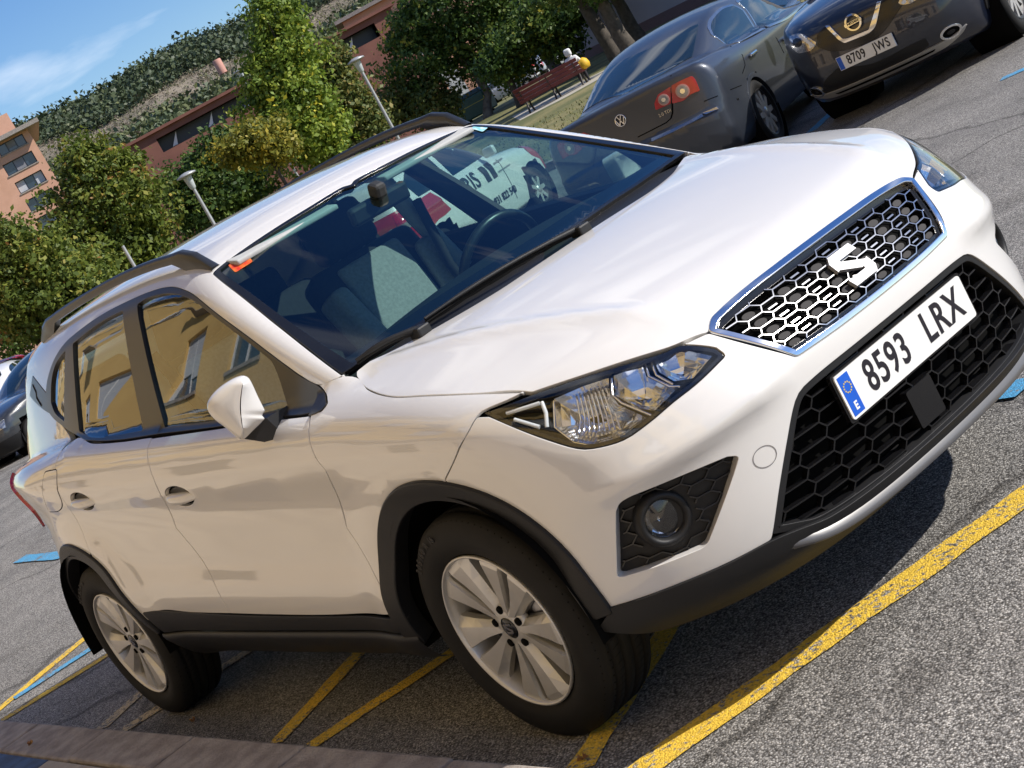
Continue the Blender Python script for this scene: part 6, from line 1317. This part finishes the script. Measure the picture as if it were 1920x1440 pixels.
    for sg in (-1, 1):
        th = np.radians(np.linspace(0, 180, 26)); o_ = np.stack([0.44*np.cos(th), 0.35+0.44*np.sin(th)], 1); i_ = np.stack([0.385*np.cos(th[::-1]), 0.35+0.385*np.sin(th[::-1])], 1)
        V, F, Nn = panel_data(Map('sd'), [np.concatenate([o_, i_])], sp=0.03, off=0.012, depth=0.04, gap=0.0, is_uv=True); s = np.array([1, -sg*-1 if sg < 0 else -1, 1]); s = np.array([1, 1 if sg < 0 else -1, 1]); new_obj('wheel_arch_trim', mesh_from(V*s, F if sg < 0 else [f_[::-1] for f_ in F], Nn*s), M['black_plastic'], car)
    for x in (0.0, -2.646):
        for y in (-0.80, 0.80): simple_wheel(car, x, y, 0.345, 0.345, 0.23, 0.22, 10, rz=R(6) if x == 0 else 0)
    MB().box((-1.3, 0, 0.28), (3.4, 1.4, 0.14)).build('underbody', M['void'], car)
    return car
# ---- boxier cars further along the bays
def build_hatch(name, label, place, col, plate=None, seed=0, grey_bumper=False):
    """compact hatchback, origin under the rear axle"""
    sh = CarShape(W=spl([-0.75, -0.55, 0.0, 1.3, 2.5, 3.0, 3.3], [0.74, 0.80, 0.84, 0.85, 0.84, 0.76, 0.62]), Q=spl([0.2, 0.4, 0.7, 0.85, 0.95, 1.05], [-0.05, 0.0, 0.0, -0.01, -0.03, -0.07]),
        Zd=spl([-0.8, 0.0, 1.2, 2.0, 2.6, 3.0, 3.3], [0.97, 0.96, 0.95, 0.95, 0.88, 0.76, 0.64]), crown=0.08, pf=0.14, pf4=0.5, pr=0.08, pr4=0.2, Xf=spl([0.2, 0.4, 0.6, 0.8, 0.95], [3.10, 3.22, 3.22, 3.05, 2.8]), Xr=spl([0.2, 0.35, 0.6, 0.9, 1.1, 1.4], [-0.55, -0.68, -0.70, -0.66, -0.56, -0.30]),
        z0=0.19, Wg=spl([-0.7, 0.0, 1.0, 2.0], [0.74, 0.79, 0.80, 0.72]), tum=0.38, zb=0.93, Zr=spl([-0.8, -0.5, -0.1, 0.5, 1.0, 1.35, 1.8, 2.3], [0.45, 1.14, 1.37, 1.43, 1.41, 1.33, 1.10, 0.70]))
    car = empty(name, place[:3], place[3]); tag(car, label, 'car'); use(sh, place); p = paint(name+'_paint', col); capsule_body('body', sh, -0.1, 2.6, 0.62, (0.0, 2.45), p, car, 90, 60, 0.34, 0.29); S_ = Map('sd'); RS = Map('rz', 0.3); BS = Map('cz', 2.0)
    panel('front_side_window', S_, [[(1.75, 0.97), (1.40, 1.22), (1.15, 1.30), (0.85, 1.32), (0.82, 0.97)]], M['car_glass'], car, True, sp=0.06, off=0.004, depth=0.004, gap=0.0, is_uv=True)
    panel('rear_side_window', S_, [[(0.72, 0.97), (0.74, 1.32), (0.25, 1.29), (-0.02, 1.18), (0.0, 0.98)]], M['car_glass'], car, True, sp=0.06, off=0.004, depth=0.004, gap=0.0, is_uv=True)
    panel('rear_window', RS, [[(-0.42, 1.0), (-0.36, 1.24), (0.36, 1.24), (0.42, 1.0)]], M['car_glass'], car, sp=0.06, off=0.004, depth=0.004, gap=0.0, is_uv=True)
    G9 = Map('cx', 0.8); panel('windscreen', G9, [[(1.52, -0.58), (1.15, -0.42), (1.13, 0.0), (1.15, 0.42), (1.52, 0.58), (2.0, 0.45), (2.08, 0.0), (2.0, -0.45)]], M['car_glass'], car, sp=0.06, off=0.004, depth=0.004, gap=0.0, is_uv=True)
    panel('tail_lamp', RS, [[(-0.70, 0.70), (-0.70, 0.95), (-0.56, 0.95), (-0.54, 0.70)]], M['red_lens'], car, True, sp=0.04, off=0.006, depth=0.008, gap=0.0, is_uv=True)
    panel('tail_lamp_clear', RS, [[(-0.68, 0.76), (-0.68, 0.83), (-0.56, 0.83), (-0.555, 0.76)]], mat_once('lamp_clear', (0.32, 0.29, 0.27), 0.12, coat=1.0, noise=0.4, nscale=25), car, True, sp=0.04, off=0.009, depth=0.004, gap=0.0, is_uv=True)
    panel('headlamp', BS, [[(-0.56, 0.60), (-0.58, 0.72), (-0.34, 0.70), (-0.33, 0.60)]], mat_once('headlamp_silver', (0.55, 0.53, 0.50), 0.12, metal=0.8, coat=1.0, noise=0.5, nscale=30), car, True, sp=0.04, off=0.006, depth=0.008, gap=0.0, is_uv=True)
    panel('grille', BS, [[(-0.30, 0.60), (-0.30, 0.68), (0.30, 0.68), (0.30, 0.60)]], M['void'], car, sp=0.05, off=0.004, depth=0.002, gap=0.0, is_uv=True)
    panel('front_bumper', BS, [[(-0.66, 0.24), (-0.66, 0.44), (0.66, 0.44), (0.66, 0.24)]], M['black_plastic'], car, sp=0.05, off=0.008, depth=0.01, gap=0.0, is_uv=True)
    panel('rear_bumper', RS, [[(-0.72, 0.25), (-0.72, 0.45), (0.72, 0.45), (0.72, 0.25)]], M['black_plastic'], car, sp=0.05, off=0.008, depth=0.01, gap=0.0, is_uv=True)
    if plate:
        MT = Matrix(((0, 0, 1, 3.235), (1, 0, 0, 0), (0, 1, 0, 0.49), (0, 0, 0, 1))); pl = MB().prism([(-0.26, -0.055), (0.26, -0.055), (0.26, 0.055), (-0.26, 0.055)], -0.03, 0.003, MT).build('number_plate', M['plate_white'], car); MB().prism([(-0.257, -0.052), (-0.215, -0.052), (-0.215, 0.052), (-0.257, 0.052)], 0.003, 0.004, MT).build('plate_blue_band', M['plate_blue'], pl)
        for tx, x in plate: me = text_mesh(tx, 0.077, 0.0006, 0.76, 1.1, 0.0018); me.transform(MT @ Matrix.Translation((x, 0, 0.0042))); new_obj('plate_text', me, M['ink'], pl)
    for L in ([(0.77, 0.30), (0.78, 0.95)], [(1.78, 0.35), (1.80, 0.93)]): L = np.array(L); L = L[0]+(L[1]-L[0])*np.linspace(0, 1, 8)[:, None]; ribbons([L], S_, 0.009, 0.003, -0.002, 'panel_seam', M['void'], car)
    for sg in (-1, 1): MB().box((1.62, sg*0.90, 0.99), (0.09, 0.16, 0.12), bev=0.03).build('door_mirror', p, car)
    for x in (0.0, 2.45):
        for y in (-0.74, 0.74): simple_wheel(car, x, y, 0.285, 0.285, 0.18, 0.17, 7)
    MB().box((1.2, 0, 0.26), (3.2, 1.3, 0.12)).build('underbody', M['void'], car)
    return car
def local_place(wheel_px, z, hd, lx, ly):
    """place a car so that the point (lx, ly) of its frame stands at this ground pixel"""
    w = ground(*wheel_px, z=z); c, s = math.cos(hd), math.sin(hd); return (w[0]-(lx*c-ly*s), w[1]-(lx*s+ly*c), ZG, hd)
build_saloon(); build_crossover()
hd_ = R(114); wv = np.array([-12.35, 9.40]); plv = (wv[0]-(2.45*math.cos(hd_)+0.74*math.sin(hd_)), wv[1]-(2.45*math.sin(hd_)-0.74*math.cos(hd_)), ZG, hd_)
vanc = build_hatch('white_company_car', 'white and red company car with dark side lettering seen through the windscreen', plv, (0.74, 0.74, 0.72))
S_ = Map('sd'); ink = mat('van_ink', (0.03, 0.03, 0.035), 0.5, noise=0.1)
for tx, h, x, z in (('IRIS', 0.20, 0.98, 0.79), ('301) 931 822 540', 0.085, 1.42, 0.46)):
    me = text_mesh(tx, h, 0.0, 0.95, 1.05, 0.004); bm = bmesh.new(); bm.from_mesh(me); bmesh.ops.subdivide_edges(bm, edges=bm.edges[:], cuts=1); bm.to_mesh(me); bm.free()
    U = np.array([(v.co.x+x, v.co.y+z) for v in me.vertices]); P = S_.xyz(U); P = P+grad(P)*0.006; me.vertices.foreach_set('co', P.ravel()); me.update(); new_obj('side_lettering', me, ink, vanc)
for x in (1.34, 1.50): panel('side_logo_bar', S_, [[(x, 0.69), (x+0.11, 0.69), (x+0.11, 0.89), (x, 0.89)]], ink, vanc, sp=0.06, off=0.004, depth=0.002, gap=0.0, is_uv=True)
for z, x0, x1 in ((0.83, 1.68, 1.92), (0.72, 1.66, 2.0)): panel('side_small_print', S_, [[(x0, z), (x1, z), (x1, z+0.016), (x0, z+0.016)]], mat_once('van_grey_ink', (0.25, 0.26, 0.27), 0.6, noise=0.3, nscale=60), vanc, sp=0.06, off=0.004, depth=0.001, gap=0.0, is_uv=True)
redp = paint('company_red', (0.42, 0.015, 0.02)); panel('nose_wrap', S_, [[(2.84, 0.40), (2.80, 0.58), (2.62, 0.68), (2.52, 0.84), (2.75, 0.82), (3.05, 0.66), (3.12, 0.42)]], redp, vanc, True, sp=0.04, off=0.003, depth=0.003, gap=0.0, is_uv=True)
panel('red_nose', Map('cz', 2.0), [[(-0.60, 0.47), (-0.56, 0.74), (0.56, 0.74), (0.60, 0.47)]], redp, vanc, sp=0.05, off=0.003, depth=0.003, gap=0.0, is_uv=True)
panel('rear_wrap', S_, [[(-0.60, 0.46), (-0.58, 0.94), (0.22, 0.955), (0.36, 0.68), (0.20, 0.665), (0.0, 0.66), (-0.22, 0.60), (-0.36, 0.47)]], redp, vanc, True, sp=0.04, off=0.003, depth=0.003, gap=0.0, is_uv=True)
panel('rear_panel_wrap', Map('rz', 0.3), [[(-0.66, 0.46), (-0.64, 0.98), (0.64, 0.98), (0.66, 0.46)]], redp, vanc, sp=0.05, off=0.0035, depth=0.003, gap=0.0, is_uv=True)
build_hatch('white_hatchback', 'white hatchback parked at the street end behind a dark car', (-28.5, 7.9, ZG, R(-30)), (0.70, 0.70, 0.70))
build_hatch('dark_hatchback', 'dark hatchback with front number plate beside the white hatchback', (-23.0, 7.9, ZG, R(-74)), (0.02, 0.022, 0.026), (('1652', -0.088), ('C', 0.085)))
build_hatch('red_hatchback', 'red car roof showing above the white hatchback at the street end', (-36.8, 10.9, ZG, R(-50)), (0.45, 0.012, 0.02))
FB[0] = Fbody; XF[0] = (0.0, 0.0, 0.0, 0.0)
# ------------------------------------------------------------------ bench, sitter, bin, sign
M['bench_red'] = mat('bench_red_wood', (0.13, 0.018, 0.022), 0.45, col2=(0.09, 0.012, 0.015), nscale=4, bump=0.1, bscale=40); M['iron'] = mat('bench_iron', (0.03, 0.022, 0.02), 0.5, noise=0.2)
a = gpt(988, 216, ZG+0.1); b = gpt(1106, 153, ZG+0.1); d = b-a; L = float(np.linalg.norm(d[:2])); bench = empty('park_bench', (a[0], a[1], ZG+0.10), math.atan2(d[1], d[0])); tag(bench, 'dark red slatted park bench seen from behind on the lawn', 'bench')
kk = L/2.6
for k in range(4):
    for h in (0, 1): MB().box((L*(0.25+0.5*h), -0.12-0.05*k, (0.50+0.145*k)*kk*1.0), (L*0.495, 0.035, 0.125*kk), Matrix.Rotation(R(14), 3, 'X'), bev=0.012).build('back_slat', M['bench_red'], bench)
for k in range(4): MB().box((L*0.5, 0.05+0.13*k, 0.44*kk), (L, 0.115, 0.04), bev=0.01).build('seat_slat', M['bench_red'], bench)
for x in (0.08, 0.5, 0.92): 
    MB().tube([(L*x, -0.22, 0), (L*x, -0.06, 0.25*kk), (L*x, 0.0, 0.42*kk)], 0.035, 6).build('leg', M['iron'], bench); MB().tube([(L*x, 0.52, 0), (L*x, 0.40, 0.22*kk), (L*x, 0.42, 0.42*kk)], 0.035, 6).build('leg', M['iron'], bench); MB().tube([(L*x, 0.0, 0.42*kk), (L*x, -0.20, 0.72*kk), (L*x, -0.27, 1.0*kk)], 0.03, 6).build('back_support', M['iron'], bench)
def sitter(base, rz, s=1.0):
    """hooded figure seated on the bench, back to us; one skin over a joint skeleton"""
    J = dict(pelvis=(0, 0, 0.50, .17), belly=(0, -0.02, 0.68, .17), chest=(0, -0.02, 0.90, .18), neck=(0, 0.0, 1.06, .075), head0=(0, 0.03, 1.15, .10), head1=(0, 0.05, 1.26, .115), head2=(0, 0.04, 1.34, .06),
        shL=(0.19, -0.01, 0.98, .085), elL=(0.27, 0.10, 0.74, .065), wrL=(0.16, 0.30, 0.66, .045), haL=(0.11, 0.38, 0.66, .042), shR=(-0.19, -0.01, 0.98, .085), elR=(-0.27, 0.10, 0.74, .065), wrR=(-0.16, 0.30, 0.66, .045), haR=(-0.11, 0.38, 0.66, .042),
        hiL=(0.10, 0.08, 0.50, .11), knL=(0.13, 0.48, 0.50, .075), anL=(0.13, 0.52, 0.10, .05), toL=(0.14, 0.70, 0.04, .04), hiR=(-0.10, 0.08, 0.50, .11), knR=(-0.13, 0.48, 0.50, .075), anR=(-0.13, 0.52, 0.10, .05), toR=(-0.14, 0.70, 0.04, .04))
    E = [('pelvis', 'belly'), ('belly', 'chest'), ('chest', 'neck'), ('neck', 'head0'), ('head0', 'head1'), ('head1', 'head2')]
    for q in 'LR': E += [('chest', 'sh'+q), ('sh'+q, 'el'+q), ('el'+q, 'wr'+q), ('wr'+q, 'ha'+q), ('pelvis', 'hi'+q), ('hi'+q, 'kn'+q), ('kn'+q, 'an'+q), ('an'+q, 'to'+q)]
    ks = list(J); me = bpy.data.meshes.new('person'); me.from_pydata([Vector(J[k][:3])*s for k in ks], [(ks.index(a_), ks.index(b_)) for a_, b_ in E], []); o = bpy.data.objects.new('person_rig', me); COL.objects.link(o)
    sm = o.modifiers.new('skin', 'SKIN'); 
    for i, k in enumerate(ks): me.skin_vertices[0].data[i].radius = (J[k][3]*s, J[k][3]*s)
    me.skin_vertices[0].data[0].use_root = True; sb = o.modifiers.new('sub', 'SUBSURF'); sb.levels = 2; sb.render_levels = 2
    body = bpy.data.meshes.new_from_object(o.evaluated_get(bpy.context.evaluated_depsgraph_get())); bpy.data.objects.remove(o)
    body.polygons.foreach_set('use_smooth', [True]*len(body.polygons))
    top = mat('white_hoodie', (0.72, 0.72, 0.72), 0.9, noise=0.1, nscale=12); leg = mat('dark_trousers', (0.03, 0.03, 0.04), 0.9, noise=0.2); skin = mat('skin', (0.40, 0.24, 0.17), 0.6, noise=0.1)
    for m_ in (top, leg, skin): body.materials.append(m_)
    for f in body.polygons:
        c = f.center/s; f.material_index = 1 if (c.z < 0.56 and (c.y > 0.02 or c.z < 0.45)) else (2 if (c.z > 1.16 and c.y > 0.10) or (abs(c.x) < 0.15 and c.y > 0.33 and c.z > 0.6) else 0)
    p = new_obj('person', body); p.location = base; p.rotation_euler = (0, 0, rz); tag(p, 'person in a white hooded top sitting at the end of the red bench', 'person')
    cushion('hood', (0, -0.035*s, 1.24*s), (0.25*s, 0.20*s, 0.27*s), top, p, bev=0.09*s)
    return p
e = d/np.linalg.norm(d); sitter((a[0]+d[0]*0.90-e[1]*0.12, a[1]+d[1]*0.90+e[0]*0.12, ZG+0.10), math.atan2(d[1], d[0]), kk*1.02)
cb = a+d*1.0; bag = MB(); bag.lathe([(0.02, 0.0), (0.20, 0.02), (0.24, 0.18), (0.19, 0.36), (0.09, 0.44), (0.05, 0.46)], 14, Matrix.Translation((cb[0]+e[0]*0.05-e[1]*0.2, cb[1]+e[1]*0.05+e[0]*0.2, ZG+0.10+0.46*kk)) @ Matrix.Scale(kk*0.9, 4)); bo = bag.build('yellow_bag', mat('bag_yellow', (0.75, 0.45, 0.02), 0.6, noise=0.2, nscale=9)); tag(bo, 'bright yellow bag standing on the end of the red bench', 'bag')
p = at_dist(905, 219, 86); bn = empty('waste_container', (p[0], p[1], ZG), R(30)); tag(bn, 'green waste container with a yellow band under the big dark tree', 'container')
MB().box((0, 0, 0.75), (1.7, 1.2, 1.1), taper=1.08, bev=0.08).build('bin_body', mat('bin_green', (0.03, 0.09, 0.07), 0.5, noise=0.2), bn); MB().box((0, 0, 1.42), (1.8, 1.3, 0.25), taper=0.8, bev=0.08).build('lid', mat('bin_lid', (0.02, 0.05, 0.05), 0.5, noise=0.2), bn); MB().box((0, -0.62, 0.95), (1.72, 0.02, 0.18)).build('band', mat('bin_yellow', (0.6, 0.45, 0.05), 0.5, noise=0.2), bn)
for x in (-0.7, 0.7): MB().tube([(x, -0.1, 0.1), (x, 0.1, 0.1)], 0.1, 10).build('castor', M['rubber'], bn)
p = at_dist(1000, 130, 90); sg_ = empty('road_sign', (p[0], p[1], ZG)); tag(sg_, 'small round red road sign on a pole beyond the bench', 'road sign'); MB().lathe([(0.04, 0), (0.04, p[2]-ZG)], 8).build('pole', M['lamp_grey'], sg_)
az = math.atan2(CAM[1]-p[1], CAM[0]-p[0]); MB().lathe([(0.0, 0.02), (0.30, 0.02), (0.30, -0.02), (0.0, -0.02)], 24, Matrix.Translation((0, 0, p[2]-ZG)) @ Matrix.Rotation(az, 4, 'Z') @ Matrix.Rotation(R(90), 4, 'Y')).build('disc', mat('sign_red', (0.6, 0.02, 0.02), 0.5, noise=0.1), sg_); MB().lathe([(0.0, 0.026), (0.2, 0.026), (0.2, 0.02)], 24, Matrix.Translation((0, 0, p[2]-ZG)) @ Matrix.Rotation(az, 4, 'Z') @ Matrix.Rotation(R(90), 4, 'Y')).build('disc_centre', M['plate_white'], sg_)
for k, (px, py, D, c, nm) in enumerate(((935, 205, 100, (0.5, 0.5, 0.52), 'small pale car parked beyond the waste container'), (1025, 165, 105, (0.30, 0.32, 0.35), 'small grey car parked behind the slanting trunk'))):
    p = at_dist(px, py, D); build_hatch('far_car', nm, (p[0], p[1], ZG, R(40+70*k)), c)
FB[0] = Fbody; XF[0] = (0.0, 0.0, 0.0, 0.0)
build_white_car()
